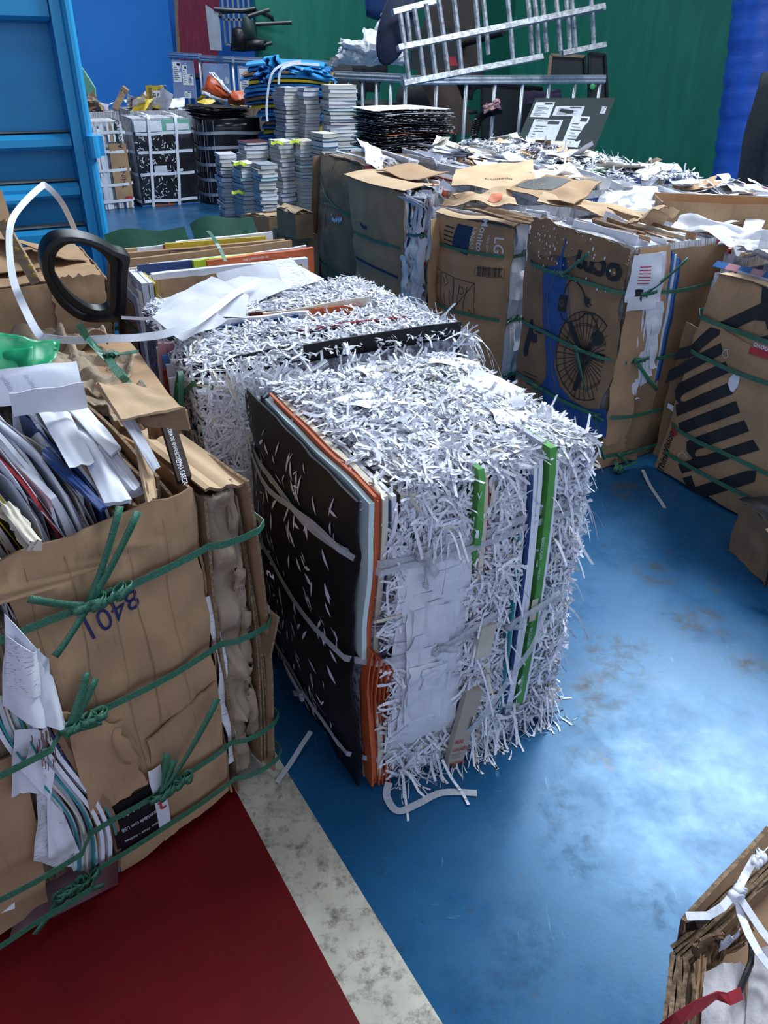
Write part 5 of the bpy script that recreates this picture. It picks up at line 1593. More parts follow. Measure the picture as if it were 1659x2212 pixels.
# ------------------------------------------------------------------ rumpled paper bale between the cartons
PB = Bale('rumpled_paper_bale', 'bale of rumpled white paper squeezed between two brown cartons, tied with green straps', 2.28, 3.73, .30, .19, .84, rz=radians(5), bulge=.02, straps=(.62, .40, .12), seed=17.0)
PB.core(PACK)
r = random.Random(19)
for k in range(26):
    m0, z0 = r.uniform(-.01, .14), r.uniform(.0, .70)
    PB.panel('L', m0 - .01, m0 + r.uniform(.06, .09), z0, z0 + r.uniform(.12, .25), [PAPER, PAPER, PRINT][k % 3], off=.012 + .0012 * k, t=.001, name='paper_sheet', nu=10, nv=12, wob=.035, rag=.02, seed=100 + 1.7 * k)
for k in range(16):
    m0 = -.012 + .0145 * k
    PB.panel('L', m0, m0 + .022, .48 + .02 * (k % 4), .86 - .012 * (k % 3), [PAPER, CREAM, PAPER, BLACKB, PAPER, ORANGE, GREYP, PAPER][k % 8], off=.012 + .005 * (k % 4), t=.003, name='paper_sheet' if k % 8 != 3 else 'folder', nu=3, nv=10, wob=.022, rag=.012, seed=140 + k)
PB.panel('F', .0, .2, .0, .8, PAPER, off=.01, t=.002, name='paper_sheet', wob=.03, seed=160)
PB.panel('L', -.01, .03, .36, .52, [CARDD, REDB], off=.03, t=.004, name='cardboard_scrap', nu=4, nv=6, emi=1, seed=161)
for z in (.64, .41, .14):
    PB.strap(z, GSTRAP, .014, .035, .03, (), seed=int(z * 90))
PB.top_sheets(30, .0, .29, .0, .18, [PAPER, PAPER, CREAM, GREYP, ORANGE, PRINT, BLACKB, PAPER], (.0, .05), (.002, .008), lean=.05, seed=9)

# ------------------------------------------------------------------ two plain cardboard bales at the end of the row
C2 = Bale('cardboard_bale', 'tapering plain brown cardboard bale, wider at the top, red lettering on its lid', 2.30, 4.06, .46, .55, .83, rz=radians(4), bulge=.015, straps=(.50, .30, .14), taper=.20, pinch=.012, seed=18.0)
C2.core(PACKB)
C2.panel('L', -.01, .57, .02, .83, [CARD, NAVY], off=.01, name='cardboard_panel', nu=18, nv=22, wob=.008, decals=lambda mb, fn: [mb.poly([(.12, .60), (.16, .58), (.20, .585), (.20, .565), (.15, .56), (.125, .575)], fn, 1), mb.poly([(.0, .37), (.53, .355), (.53, .34), (.0, .355)], fn, 1), mb.poly([(.18, .13), (.25, .12), (.25, .105), (.18, .115)], fn, 1)])
mb = MB()
def lid(u, v):
    return C2.pt('L', -.03 + .62 * u, .835, .022 - .30 * v) + Vector((0, 0, .012 + .018 * sin(pi * v) - .012 * sin(pi * u)))
mb.sheet(lid, 14, 10, .005, 0, 2)
mb.text('Ardbox', .075, lambda s_, z: lid(s_ / .58, z / .30) + Vector((0, 0, .003)), (.20, .16), .0, 1, bold=.01)
mb.build('cardboard_lid', [CARDL, REDI, CEDGE], C2.root)
mb = MB()
mb.sheet(lambda u, v: C2.pt('L', .05 + .42 * u, .84, -.14 - .20 * v) + Vector((0, 0, .03 + .03 * v + .01 * sin(7 * u))), 10, 6, .005, 0, 1)
mb.build('cardboard_flap', [CARD, CEDGE], C2.root)
C2.panel('F', .0, .4, .02, .8, PAPER, off=.004, t=.003, name='paper_sheet', wob=.02)
for k, m in enumerate((PAPER, LILAC, CREAM, BLACKB, PAPER)):
    C2.panel('F', .01 + .03 * k, .05 + .03 * k, .1, .84 - .02 * k, m, off=.012, t=.003, name='booklet', nu=3, nv=10, wob=.015, seed=30 + k)
for z in (.52, .15):
    C2.strap(z, GSTRAP, .014, .018, .02, (), seed=int(z * 80))
C2.top_sheets(22, .2, .46, .0, .5, [PAPER, GREYP, PAPER, CREAM, REDB, PRINT], (.0, .04), (.002, .012), seed=11)

C1 = Bale('cardboard_bale', 'tall worn cardboard bale with white paint spots, beside the small boxes', 2.42, 4.80, .42, .80, .86, rz=radians(-3), bulge=.08, straps=(.56, .12), taper=-.16, pinch=.014, seed=19.0)
C1.core(PACKB)
def c1_art(mb, fn):
    r = random.Random(4)
    for _ in range(46):
        m, z, q = (r.gauss(.20, .03), r.gauss(.63, .06), r.uniform(.001, .004)) if r.random() < .6 else (r.gauss(.52, .03), r.gauss(.50, .01), r.uniform(.004, .010))
        mb.poly([(m + q * cos(t), z + q * 1.6 * sin(t)) for t in (0, 1.05, 2.1, 3.15, 4.2, 5.25)], fn, 1, cell=.2)
    mb.stroke([(.33, .02), (.325, .4), (.34, .84)], .004, fn, 2)
C1.panel('L', -.03, .81, .01, .86, [CARDD, WHITEI, EDARK, CEDGE], off=.012, name='cardboard_panel', nu=20, nv=24, wob=.014, rag=.015, decals=c1_art, emi=3)
C1.panel('F', .0, .06, .02, .86, [REDB, CREAM], off=.004, t=.004, name='book', nu=3, nv=10, wob=.01)
for k in range(5):
    C1.panel('F', .05 + .025 * k, .09 + .025 * k, .04, .84, [PAPER, PRINT, CREAM, PAPER, GREYP][k], off=.006 + .004 * k, t=.003, name='paper_sheet', nu=3, nv=12, wob=.02, seed=70 + k)
C1.panel('B', 0, .5, .01, .84, CARDD, off=.006)
for z, t, kn in ((.565, .04, ()), (.13, .01, [('L', .82, 0)])):
    C1.strap(z, GSTRAP, .013, .020, t, kn, seed=int(z * 60))
mb = MB()
mb.strip([C1.pt('L', .04 + .72 * t, .76 - .22 * t - .05 * sin(pi * t), .024) for t in [i / 14 for i in range(15)]], Vector((0, 0, 1)), .013, .0012)
mb.build('strap', GSTRAP, C1.root)
C1.top_sheets(26, .02, .40, .0, .76, [PAPER, PAPER, PRINT, GREYP, CARD, PAPER], (.0, .05), (.002, .014), lean=.06, seed=13)
for k in range(7):
    mb = MB()
    mb.sheet(crumple((.12 + .025 * k, .12 + .06 * k, .90), .26, .12, rot(.3, -.35, 1.2 + .1 * k), .014, 200.0 + k), 10, 6, .002)
    mb.build('paper_sheet', PAPER, C1.root)

# ------------------------------------------------------------------ rows behind: bales known by their tops
ROWS = [('paper_bale', 'bale of mixed paper right behind the fan-carton bale, grey edges upward', 2.80, 2.14, .50, .62, .82, 'x'),
        ('paper_bale', 'bale of mixed paper behind the carton with white lettering, brown boards among white sheets', 2.96, 2.84, .52, .58, .83, 'x'),
        ('paper_bale', 'loose white paper bale behind the rumpled paper bale', 2.92, 3.60, .54, .50, .84, 'y'),
        ('paper_bale', 'bale of white sheets and files behind the tapering cardboard bale', 2.90, 4.18, .54, .56, .85, 'y'),
        ('paper_bale', 'bale of white paper behind the paint-spotted cardboard bale, next to the black folders', 2.98, 4.82, .54, .60, .85, 'y'),
        ('paper_bale', 'bale of white paper with thick grey booklets, in the second row near the dark bag', 3.40, 2.20, .60, .60, .83, 'x'),
        ('paper_bale', 'bale of shiny film and white paper in the third row', 3.54, 2.90, .60, .60, .83, 'y'),
        ('paper_bale', 'bale of crushed white paper with a dark green file on its top', 3.54, 3.60, .60, .58, .84, 'y'),
        ('paper_bale', 'far bale of white paper below the green wall', 3.52, 4.26, .62, .60, .85, 'y'),
        ('paper_bale', 'farthest paper bale, in front of the barrier with the sign board', 3.58, 4.92, .60, .62, .86, 'y'),
        ('paper_bale', 'paper bale at the right edge, beyond the carton with the black strips', 3.14, 1.48, .60, .60, .80, 'x')]
TM = [[PAPER, GREYP, PRINT, CARD, CREAM, PAPER, CARDD, REDB], [PAPER, CARD, PRINT, GREYP, PAPER, CREAM, NAVYB, PAPER], [PAPER, PRINT, CREAM, PAPER, DGREEN, CARD]]
BW = {}
for k, (nm, lb, a, b, w, d, h, ax) in enumerate(ROWS):
    B = Bale(nm, lb, a, b, w, d, h, rz=radians(RX.uniform(-1.5, 1.5)), bulge=.012, seed=30.0 + k, group='paper bales in the right-hand block')
    BW[k] = B
    B.core(PACK)
    B.strap(.5, GSTRAP, .014, .004, .01, (), seed=k)
    L = (.02, d - .02, .02, w - .02)
    if ax == 'x':
        B.top_sheets(34, .02, d - .02, .02, w - .02, TM[k % 2], (.0, .035), (.002, .012), seed=50 + k, axis='x', lean=.03)
    else:
        B.top_sheets(36, .02, w - .02, .02, d - .02, TM[k % 3], (.0, .045), (.002, .010), seed=50 + k, lean=.045)
    for j in range(20 if k > 1 else 8):
        mb = MB()
        s1, s2 = RX.uniform(.10, .26), RX.uniform(.06, .15)
        mb.sheet(crumple((RX.uniform(.13, w - .13), RX.uniform(.13, d - .13), h + .035 + .01 * (j % 4)), s1, s2, rot(RX.gauss(0, .22), RX.gauss(0, .22), RX.uniform(0, 3)), .016, RX.uniform(0, 99), .6), 8, 6, .001)
        mb.build('paper_sheet', [PAPER, PRINT, PAPER, CREAM, GREYP, PAPER, CARD, PRINT, PAPER, CARDL, PAPER][j % 11], B.root)
    if k in (7, 8, 9):
        q = spots(B, 'T', 200, 0, w, 0, d, 70 + k, None, .03)
        shreds(B.root, q, 420, 80 + k, width=(.006, .012), length=(.04, .09), stick=.04, mats=[PAPER], name='loose_strips', clip=(-.01, w + .01, -.01, d + .01))
for k, (x, y, t, m) in enumerate(((.30, .3, .05, DGREEN), (.36, .3, .02, GREENB), (.40, .3, .03, PAPER))):
    mb = MB()
    mb.sheet(lambda u, v, x=x: Vector((.05 + .45 * u, x, .82 + .07 * v)), 3, 3, t)
    mb.build('file_spine', m, BW[7].root)

# loose boards lying over the block
def board(name, label, px4, mats, t, amp, seed, cat='cardboard sheet', n=(16, 12), decal=None, bow=0.0, fold=None):
    q = [PZ(*p) for p in px4]
    o0 = sum(q, Vector()) / 4
    o0.z = min(p.z for p in q)
    def f(u, v):
        p = (q[0] * (1 - u) + q[1] * u) * (1 - v) + (q[3] * (1 - u) + q[2] * u) * v - o0
        z = amp * fbm((u * 3, v * 3, seed), 1.2, seed) + bow * sin(pi * u)
        if fold:
            z += fold * max(0, v - .55) * 2
        return p + Vector((0, 0, z))
    mb = MB()
    mb.sheet(f, n[0], n[1], t, 0, len(mats) - 1)
    if decal:
        decal(mb, lambda u, v: f(u, v) + Vector((0, 0, .0022)))
    return tag(mb.build(name, mats, None, o0), label, cat)
def dpc(mb, fn):
    mb.text('Cuidado', .10, fn, (.38, .25), .02, 1, cell=.2)
def dk(mb, fn):
    mb.poly([(.03, .25), (.55, .30), (.50, .93), (.06, .90)], fn, 1, cell=.1)
    for k in range(4):
        mb.stroke([(.10 + .1 * k, .4), (.16 + .1 * k, .4), (.16 + .1 * k, .55), (.10 + .1 * k, .55), (.10 + .1 * k, .4)], .006, fn, 2, .1)
board('cardboard_sheet', 'flat brown cardboard sheet with small black print, farthest back on the paper bales', [(975, 398, .93), (1160, 410, .93), (1150, 345, .95), (985, 365, .96)], [CARDL, INK, CEDGE], .005, .025, 1, decal=dpc)
board('cardboard_sheet', 'cardboard sheet with a dark grey printed panel, tilted up on the paper bales', [(1085, 408, .96), (1240, 442, .95), (1300, 392, 1.0), (1180, 375, 1.02)], [CARD, mat('grey_ink', (.10, .10, .10), .7), CARDL, CEDGE], .005, .02, 2, decal=dk)
board('cardboard_sheet', 'long folded cardboard strip lying across the bales below the grey-printed sheet', [(1160, 432, .95), (1385, 478, .91), (1400, 458, .93), (1180, 410, .97)], [CARDL, CEDGE], .006, .02, 3)
board('cardboard_flap', 'pale cardboard flap with an orange mark on the rumpled paper bale', [(948, 438, .93), (1120, 440, .92), (1100, 408, .96), (985, 420, .96)], [CARDL, ORANGE, CEDGE], .005, .03, 4, cat='cardboard flap', decal=lambda mb, fn: mb.poly([(.60, .35), (.80, .30), (.85, .7), (.66, .72)], fn, 1, cell=.1))
board('cardboard_flap', 'small bent cardboard flap pointing up in front of the long carton side', [(1345, 492, .90), (1420, 495, .90), (1468, 458, .97), (1398, 470, .96)], [CARDL, CEDGE], .005, .03, 5, cat='cardboard flap', bow=.03)
board('cardboard_sheet', 'long dark cardboard board on the bale with white lettering', [(998, 452, .90), (1215, 500, .86), (1228, 486, .88), (1010, 440, .91)], [CARDD, CEDGE], .006, .02, 6)
board('clear_plastic_sheet', 'wrinkled clear plastic sheet on the middle of the paper bales', [(1280, 448, .93), (1390, 452, .93), (1470, 425, .95), (1310, 415, .95)], [CLEARF], .001, .05, 7, cat='plastic sheet', n=(24, 16))
board('white_film', 'long milky film lying along the big open carton at the right', [(1445, 500, .90), (1700, 545, .88), (1700, 500, .93), (1470, 470, .93)], [POLY], .001, .05, 8, cat='plastic sheet', n=(24, 16))
board('printed_sheet', 'white printed sheet on the booklets at the right edge', [(1545, 528, .88), (1635, 540, .88), (1640, 520, .90), (1575, 512, .90)], [PRINT], .001, .02, 9, cat='paper sheet')
LC = thing('long_carton', 'long low open cardboard carton lying on the paper bales at the right edge', 'carton', PZ(1560, 492, .87), -.12)
for k, (c, s_, R_) in enumerate((((.12, 0, .05), (.78, .008, .10), rot(-.25, 0, 0)), ((.12, .24, .05), (.78, .008, .10), rot(.2, 0, 0)), ((-.27, .12, .05), (.008, .24, .09), rot()), ((.12, .12, .004), (.76, .24, .006), rot()))):
    mb = MB()
    mb.sheet(crumple(c, s_[0] if s_[0] > .01 else s_[1], s_[2] if s_[2] > .01 else s_[1], (R_ @ rot(pi / 2, 0, 0)) if s_[1] < .01 else ((rot(pi / 2, 0, pi / 2)) if s_[0] < .01 else R_), .006, 300.0 + k, .5), 12, 5, .005, 0, 1)
    mb.build('carton_side', [CARD, CEDGE], LC)

# bales and scraps at the right edge of the aisle
DR = Bale('paper_bale', 'dark patterned paper bale at the right edge, nearest neighbour of the carton with black strips', 2.47, .86, .6, .55, .80, bulge=.02, seed=50.0, straps=(.5,))
DR.core(PACK)
for k in range(14):
    DR.panel('L', .40 - .024 * k + .15, .43 - .024 * k + .17, .0, .80, [LILAC, NAVYB, CREAM, BLUEB, PAPER, BLACKB, YELLOWB][k % 7], off=.006 + .004 * (k % 3), t=.004, name='booklet', nu=3, nv=10, wob=.02, seed=k)
DR.strap(.5, GSTRAP, .015, .02, .01, (), seed=2)
BK = thing('torn_black_carton', 'torn black carton with frayed brown edges on the floor at the right edge', 'carton', PZ(1660, 1262, 0), AX - .2)
for k, (c, sx, sy, R_, m) in enumerate((((.10, .0, .11), .24, .22, rot(pi / 2 - .15, 0, -.1), BLACKB), ((.0, .10, .10), .22, .20, rot(pi / 2, 0, pi / 2), CARDD), ((.10, .10, .205), .24, .22, rot(.1, .05, 0), BLACKB), ((.03, -.02, .215), .16, .14, rot(.3, -.2, .3), CARD), ((.16, .01, .19), .12, .12, rot(.5, .1, -.2), CARDL))):
    mb = MB()
    mb.sheet(crumple(c, sx, sy, R_, .016, 400.0 + k), 14, 10, .005, 0, 1)
    mb.build('carton_side', [m, CEDGE], BK)

# near corner bale, bottom right of the picture: a packed prism with its layers spreading at the top
def corner_bale():
    zt = .58
    out = [PZ(x, y, zt) for x, y in ((1478, 2085), (1659, 1885), (1780, 1900), (1840, 2300), (1462, 2300))]
    o0 = PZ(1600, 2120, 0)
    o0.z = 0
    n = thing('cardboard_bale', 'cardboard bale in the near right corner, white strap knot on top, red ribbon', 'bale', o0, 0)
    def L(x, y, z):
        return PZ(x, y, z) - o0
    mb = MB()
    top = [p - o0 for p in out]
    k = len(top)
    mb.add([Vector((p.x, p.y, .003)) for p in top] + top, [(i, (i + 1) % k, k + (i + 1) % k, k + i) for i in range(k)] + [tuple(range(k, 2 * k)), tuple(range(k))[::-1]])
    mb.build('packed_board', CARDD, n)
    def sh(name, q4, mats, t=.004, amp=.008, seed=1, bow=0.0, nn=(14, 8)):
        q = [L(*p) for p in q4]
        def f(u, v):
            p = (q[0] * (1 - u) + q[1] * u) * (1 - v) + (q[3] * (1 - u) + q[2] * u) * v
            return p + Vector((amp * fbm((u * 2, v, seed), 1.7, seed) * .5, 0, amp * fbm((u * 3, v * 2, seed), 1.6, seed) + bow * sin(pi * u)))
        mb = MB()
        mb.sheet(f, nn[0], nn[1], t, 0, len(mats) - 1)
        return mb.build(name, mats, n)
    sh('cardboard_panel', [(1468, 2045, .585), (1672, 1862, .585), (1666, 1788, .645), (1482, 1990, .645)], [CARD, CEDGE], .006, .004, 2)
    for k in range(5):
        d = 9 * k
        sh('corrugated_board', [(1464 + .5 * d, 2068 + d, .55), (1675, 1880 + 1.5 * d, .55), (1672, 1850 + 1.5 * d, .615 - .004 * k), (1456 + .6 * d, 2048 + d, .615 - .004 * k)], [[CARDD, EDARK][k % 2], CEDGE], .0045, .010, 10 + k)
    for k in range(4):
        d = 11 * k
        sh('corrugated_board', [(1440 + d, 2300, .56), (1462 + d, 2075 + d * .4, .56), (1456 + d, 2058 + d * .4, .612), (1434 + d, 2300, .612)], [[EDARK, CARDD][k % 2], CEDGE], .005, .008, 30 + k, 0)
    sh('cardboard_scrap', [(1500, 2090, .60), (1560, 2035, .60), (1570, 2010, .63), (1510, 2040, .63)], [CARDD, CEDGE], .004, .02, 41)
    sh('cardboard_scrap', [(1485, 2260, .60), (1515, 2240, .60), (1530, 2060, .625), (1500, 2080, .625)], [CARD, CEDGE], .004, .012, 42)
    sh('cardboard_scrap', [(1540, 2090, .61), (1620, 2030, .61), (1625, 1985, .625), (1545, 2035, .625)], [CARDD, CEDGE], .004, .02, 43)
    SACK = mat('white_sack_cloth', (.52, .48, .49), .8, (.42, .39, .40), 7, bump=.2, bscale=60)
    sh('white_sack', [(1505, 2330, .615), (1612, 2330, .615), (1615, 2085, .62), (1525, 2095, .625)], [SACK], .004, .012, 51, .012)
    sh('white_sack', [(1590, 2330, .62), (1760, 2330, .62), (1760, 2060, .63), (1625, 2050, .63)], [SACK], .004, .014, 52, .012)
    sh('paper_scrap', [(1555, 2055, .625), (1590, 2030, .625), (1600, 2010, .635), (1560, 2035, .63)], [PAPER], .001, .01, 53)
    mb = MB()
    mb.tube([L(1598, 2140, .645), L(1612, 2105, .648), L(1622, 2080, .648), L(1624, 2050, .645), L(1620, 2030, .64)], .0035, 8)
    mb.build('zipper', BLACKP, n)
    mb = MB()
    mb.strip([L(1430, 2226, .635), L(1465, 2200, .65), L(1510, 2172, .66), L(1548, 2150, .665), L(1575, 2158, .66), L(1602, 2146, .655)], [Vector((.2, .7, .6)), Vector((.2, .7, .6)), Vector((.1, .6, .6)), Vector((0, .2, 1)), Vector((.2, .8, .3)), Vector((.2, .8, .5))], .012, .0013)
    mb.build('red_ribbon', mat('red_ribbon', (.30, .006, .012), .5), n)
    for P, sd in (([(1690, 1800, .66), (1650, 1840, .675), (1632, 1850, .68), (1610, 1890, .672), (1592, 1925, .672)], (.7, .5, .1)), ([(1592, 1925, .672), (1560, 1960, .675), (1530, 1978, .67), (1482, 1979, .668)], (.3, .8, .2)),
                  ([(1592, 1930, .67), (1600, 1975, .66), (1618, 2020, .66), (1640, 2060, .66), (1680, 2110, .655)], (.9, .3, .1)), ([(1594, 1932, .67), (1615, 1965, .665), (1645, 2010, .66), (1685, 2060, .655)], (.9, .3, .1))):
        mb = MB()
        mb.strip([L(*p) for p in P], Vector(sd), .0095, .0011)
        mb.build('strap', WSTRAPO, n)
    mb = MB()
    knot(mb, L(1592, 1930, .668), (0, -.2, 1), (.6, .6, 0), .012, 77, (), w=.009)
    mb.build('strap_knot', WSTRAPO, n, smooth=True)
    mb = MB()
    knot(mb, L(1636, 1860, .672), (0, -.2, 1), (.6, .6, 0), .010, 78, (), w=.009)
    mb.build('strap_knot', WSTRAPO, n, smooth=True)
    mb = MB()
    mb.strip([L(1482, 2004, .64), L(1505, 1998, .655), L(1530, 1978, .66), L(1552, 1958, .655)], Vector((.3, .7, .4)), .010, .0015)
    mb.build('bark_strip', BROWNB, n)
corner_bale()
# ------------------------------------------------------------------ bales along the far aisle
def far_bale(name, label, a, b, w, d, h, seed, straps=(.72, .55, .38, .24, .08), vert=(), m=PACK, sm=WSTRAPO, bulge=.02, sw=.028, group=None):
    B = Bale(name, label, a, b, w, d, h, bulge=bulge, straps=straps, pinch=.006, seed=seed, group=group)
    B.core(m)
    for z in straps:
        B.strap(z, sm, sw, .016, .02, (), seed=int(z * 100) + int(seed))
    for s_ in vert:
        mb = MB()
        pts = [B.pt('F', s_ + .07 * (z - .4), z, .022) for z in [h * i / 10 for i in range(11)]] + [B.pt('T', s_ + .05, d * i / 5, .02) for i in range(6)]
        mb.strip(pts, Vector((1, 0, 0)), sw, .0015)
        mb.build('strap', sm, B.root)
    return B
WP = far_bale('paper_bale', 'far bale of white papers and brown carton strips right beside the blue container', 1.18, 8.93, .60, .55, .82, 71.0)
for k in range(13):
    m = [PAPER, PRINT, PAPER, GREYP, PAPER][k % 5]
    WP.panel('F', .02 + .028 * k, .055 + .028 * k, .0, .80 - .02 * (k % 3), m, off=.004 + .004 * (k % 3), t=.004, name='paper_sheet', nu=3, nv=12, wob=.025, seed=k)
def wart(mb, fn):
    mb.text('ARQUIVO', .07, fn, (.56, .58), -pi / 2 + pi, 1, sx=.8)
    mb.text('THINK', .07, fn, (.55, .20), pi / 2, 1)
    mb.poly([(.52, .09), (.585, .09), (.585, .12), (.52, .12)], fn, 2)
WP.panel('F', .42, .60, .10, .62, [CARD, INK, REDI, CEDGE], off=.016, name='cardboard_panel', nu=6, nv=12, emi=3, seed=3, decals=wart)
for k in range(6):
    WP.panel('F', .44 + .026 * k, .462 + .026 * k, .0, .10, [PAPER, CREAM, NAVYB, PAPER, CARD, PAPER][k], off=.01, t=.004, name='booklet', nu=2, nv=4, seed=20 + k)
    WP.panel('F', .43 + .026 * k, .452 + .026 * k, .64, .80, [PAPER, CARD, PRINT, DGREEN, PAPER, PAPER][k], off=.01, t=.004, name='booklet', nu=2, nv=4, seed=30 + k)
BP = far_bale('black_board_bale', 'far bale faced with black card covered in white dashes, bound by white bands', 1.86, 8.92, .62, .55, .84, 72.0, vert=(.14, .42), straps=(.70, .53, .32, .05))
def dashes(mb, fn):
    r = random.Random(6)
    for _ in range(150):
        m, z, a, L = r.uniform(.02, .42), r.uniform(.05, .70), r.uniform(0, pi), r.uniform(.010, .017)
        mb.beam(fn(m - L * cos(a), z - L * sin(a)), fn(m + L * cos(a), z + L * sin(a)), .006, .001, (0, -1, 0), 1)
    mb.poly([(.17, .33), (.30, .33), (.30, .40), (.17, .40)], fn, 2)
    mb.poly([(.40, .335), (.47, .335), (.47, .36), (.40, .36)], fn, 2)
BP.panel('F', .0, .45, .02, .72, [BLACKG, WHITEI, PRINT], off=.012, name='black_board', nu=10, nv=16, wob=.003, seed=2, decals=dashes)
BP.panel('F', .44, .62, .02, .70, BLACKG, off=.014, name='black_board', nu=6, nv=16, wob=.003, seed=4)
BP.panel('F', .0, .62, .0, .06, [BLUEB, AMBER], off=.008, t=.006, name='magazine', nu=6, nv=3, seed=5)
BP.panel('F', .10, .34, .0, .05, ORANGE, off=.011, t=.003, name='magazine', nu=4, nv=3, seed=6)
BP.panel('F', .02, .30, .70, .82, PRINT, off=.008, t=.004, name='paper_sheet', nu=5, nv=4, seed=7)
BP.panel('F', .27, .60, .71, .83, mat('mint_card', (.16, .42, .32), .6), off=.006, t=.004, name='folder', nu=5, nv=4, seed=8)
BP.panel('F', .34, .58, .73, .79, PRINT, off=.011, t=.002, name='paper_sheet', nu=4, nv=3, seed=9)
# rounded black bale
BR = thing('black_plastic_bale', 'round-fronted glossy black plastic bale strapped with grey bands', 'bale', W(2.88, 9.02), AX)
mb = MB()
def brp(t, z, o=0.0):                                                # wrapped outline: bowed front
    a = 2 * pi * t
    x, y = cos(a), sin(a)
    n_ = 3.2
    k = (abs(x) ** n_ + abs(y) ** n_) ** (-1 / n_)
    return Vector(((.34 + o) * x * k, (.32 + o) * y * k, z))
Kb = 48
for i in range(12):
    pass
vs = [brp(k / Kb, z, .004 * sin(k * 2.7) - (.006 if j in (2, 4, 6) else 0)) for j, z in enumerate((.0, .12, .16, .30, .38, .50, .58, .72, .83)) for k in range(Kb)]
mb.add(vs, [(j * Kb + k, j * Kb + (k + 1) % Kb, (j + 1) * Kb + (k + 1) % Kb, (j + 1) * Kb + k) for j in range(8) for k in range(Kb)] + [tuple(range(8 * Kb, 9 * Kb))])
mb.build('plastic_wrap', BLACKG, BR, smooth=True)
for k in range(12):
    mb = MB()
    mb.sheet(crumple((-.1 + .02 * (k % 4), .0 + .03 * (k % 3), .838 + .008 * k), .5 - .03 * (k % 4), .46, rot(.02, .02, .05 * k), .006, k + 5.0), 8, 8, .004)
    mb.build('black_sheet', BLACKB, BR)
for z in (.70, .56, .40, .25, .10):
    mb = MB()
    mb.strip([brp(k / 40, z + .008 * sin(k * .5), .008) for k in range(40)], Vector((0, 0, 1)), .03, .0015, closed=True)
    mb.build('strap', mat('grey_strap', (.50, .51, .54), .4), BR)
for k in range(9):
    t = .52 + .016 * k
    mb = MB()
    mb.strip([brp(t, z, .007) for z in (.02, .2, .4, .6, .82)], Vector((0, 1, 0)), .004, .002)
    mb.build('sheet_edge', [GREYB, BLACKP, WHITEI][k % 3], BR)

# heaped bales behind them
HP = [('paper_bale', 'heaped bale of torn paper and brown card behind the white paper bale', 1.15, 9.60, .75, .7, .86, [PAPER, CARD, PAPER, CARDD, PRINT]),
      ('paper_bale', 'heaped bale of paper scraps and yellow card behind the black dashed bale', 2.0, 9.62, .70, .7, .86, [PAPER, YELLOWB, PAPER, CARDD, DARKF, PRINT]),
      ('yellow_card_bale', 'heaped bale of yellow and blue card behind the round black bale', 2.82, 9.72, .80, .7, .86, [YELLOWB, BLUEB, YELLOWB, CARDD, NAVYB])]
for k, (nm, lb, a, b, w, d, h, ms) in enumerate(HP):
    B = Bale(nm, lb, a, b, w, d, h, seed=90.0 + k, bulge=.01)
    B.core(PACK if k < 2 else PACKB)
    B.strap(.5, WSTRAPO, .02, .01, .01, (), seed=k)
    r = random.Random(k + 3)
    for j in range(34):
        mb = MB()
        s1, s2 = r.uniform(.10, .26), r.uniform(.08, .16)
        mb.sheet(crumple((r.uniform(.13, w - .13), r.uniform(.12, d - .12), h + .03 + .05 * r.random()), s1, s2, rot(r.gauss(0, .6), r.gauss(0, .5), r.uniform(0, 3)), .03, r.uniform(0, 99)), 7, 6, .0015)
        m = ms[j % len(ms)]
        mb.build('card_scrap' if m in (CARD, CARDD, YELLOWB) else 'paper_scrap', m, B.root)
def upright(name, label, cat, px4, Y, mats, t, decal=None, wob=.01, n=(8, 8), seed=1, lean=0.0):
    q = [PY(x, y, Y + (lean if k > 1 else 0)) for k, (x, y) in enumerate(px4)]  # bl, br, tr, tl
    o0 = (q[0] + q[1]) / 2
    o0.z = min(p.z for p in q)
    def f(u, v):
        p = (q[0] * (1 - u) + q[1] * u) * (1 - v) + (q[3] * (1 - u) + q[2] * u) * v - o0
        return p + Vector((0, wob * fbm((u * 3, v * 3, seed), 1.3, seed), 0))
    mb = MB()
    mb.sheet(f, n[0], n[1], t, 0)
    if decal:
        decal(mb, lambda u, v: f(u, v) + Vector((0, -.004, 0)))
    return tag(mb.build(name, mats, None, o0), label, cat)
upright('yellow_folder', 'bent yellow and blue folder with a white printed patch sticking out of the heap', 'folder', [(318, 222), (356, 218), (352, 186), (314, 184)], 9.9, [YELLOWB, CARDD, PRINT, INK], .02,
        lambda mb, fn: [mb.poly([(.15, .15), (.85, .15), (.85, .85), (.15, .85)], fn, 1, 1), mb.poly([(.36, .2), (.8, .2), (.8, .7), (.36, .7)], lambda u, v: fn(u, v) + Vector((0, -.003, 0)), 2, 1), mb.text('ENU', .30, lambda u, v: fn(u, v) + Vector((0, -.006, 0)), (.38, .32), 0, 3, sx=.8, bold=.03, cell=2)])
upright('blue_folder', 'blue folder standing behind the bent yellow one in the heap', 'folder', [(330, 215), (364, 218), (360, 186), (326, 181)], 10.15, [BLUEB], .02)
def play(mb, fn):
    cs = [(.28, .2, 1), (.55, .1, 1), (.5, .36, 2), (.78, .28, 1), (.25, .5, 1), (.3, .75, 2), (.5, .62, 1), (.72, .12, 2), (.8, .45, 3)]
    for u, v, m in cs:
        mb.poly([(u - .14, .58 + .4 * v), (u, .58 + .4 * (v - .09)), (u + .14, .58 + .4 * v), (u, .58 + .4 * (v + .09))], fn, m, 1)
upright('play_mat', 'green mat with orange and red diamonds leaning by the blue wall behind the container', 'mat', [(165, 398), (212, 396), (205, 190), (160, 120)], 10.4, [mat('mint_mat', (.22, .52, .36), .6), REDI, ORANGE, NAVYB], .03, play)
st = MB()
p0 = PY(248, 236, 9.5)
st.beam((0, 0, 0), PY(268, 195, 9.6) - p0, .05, .05)
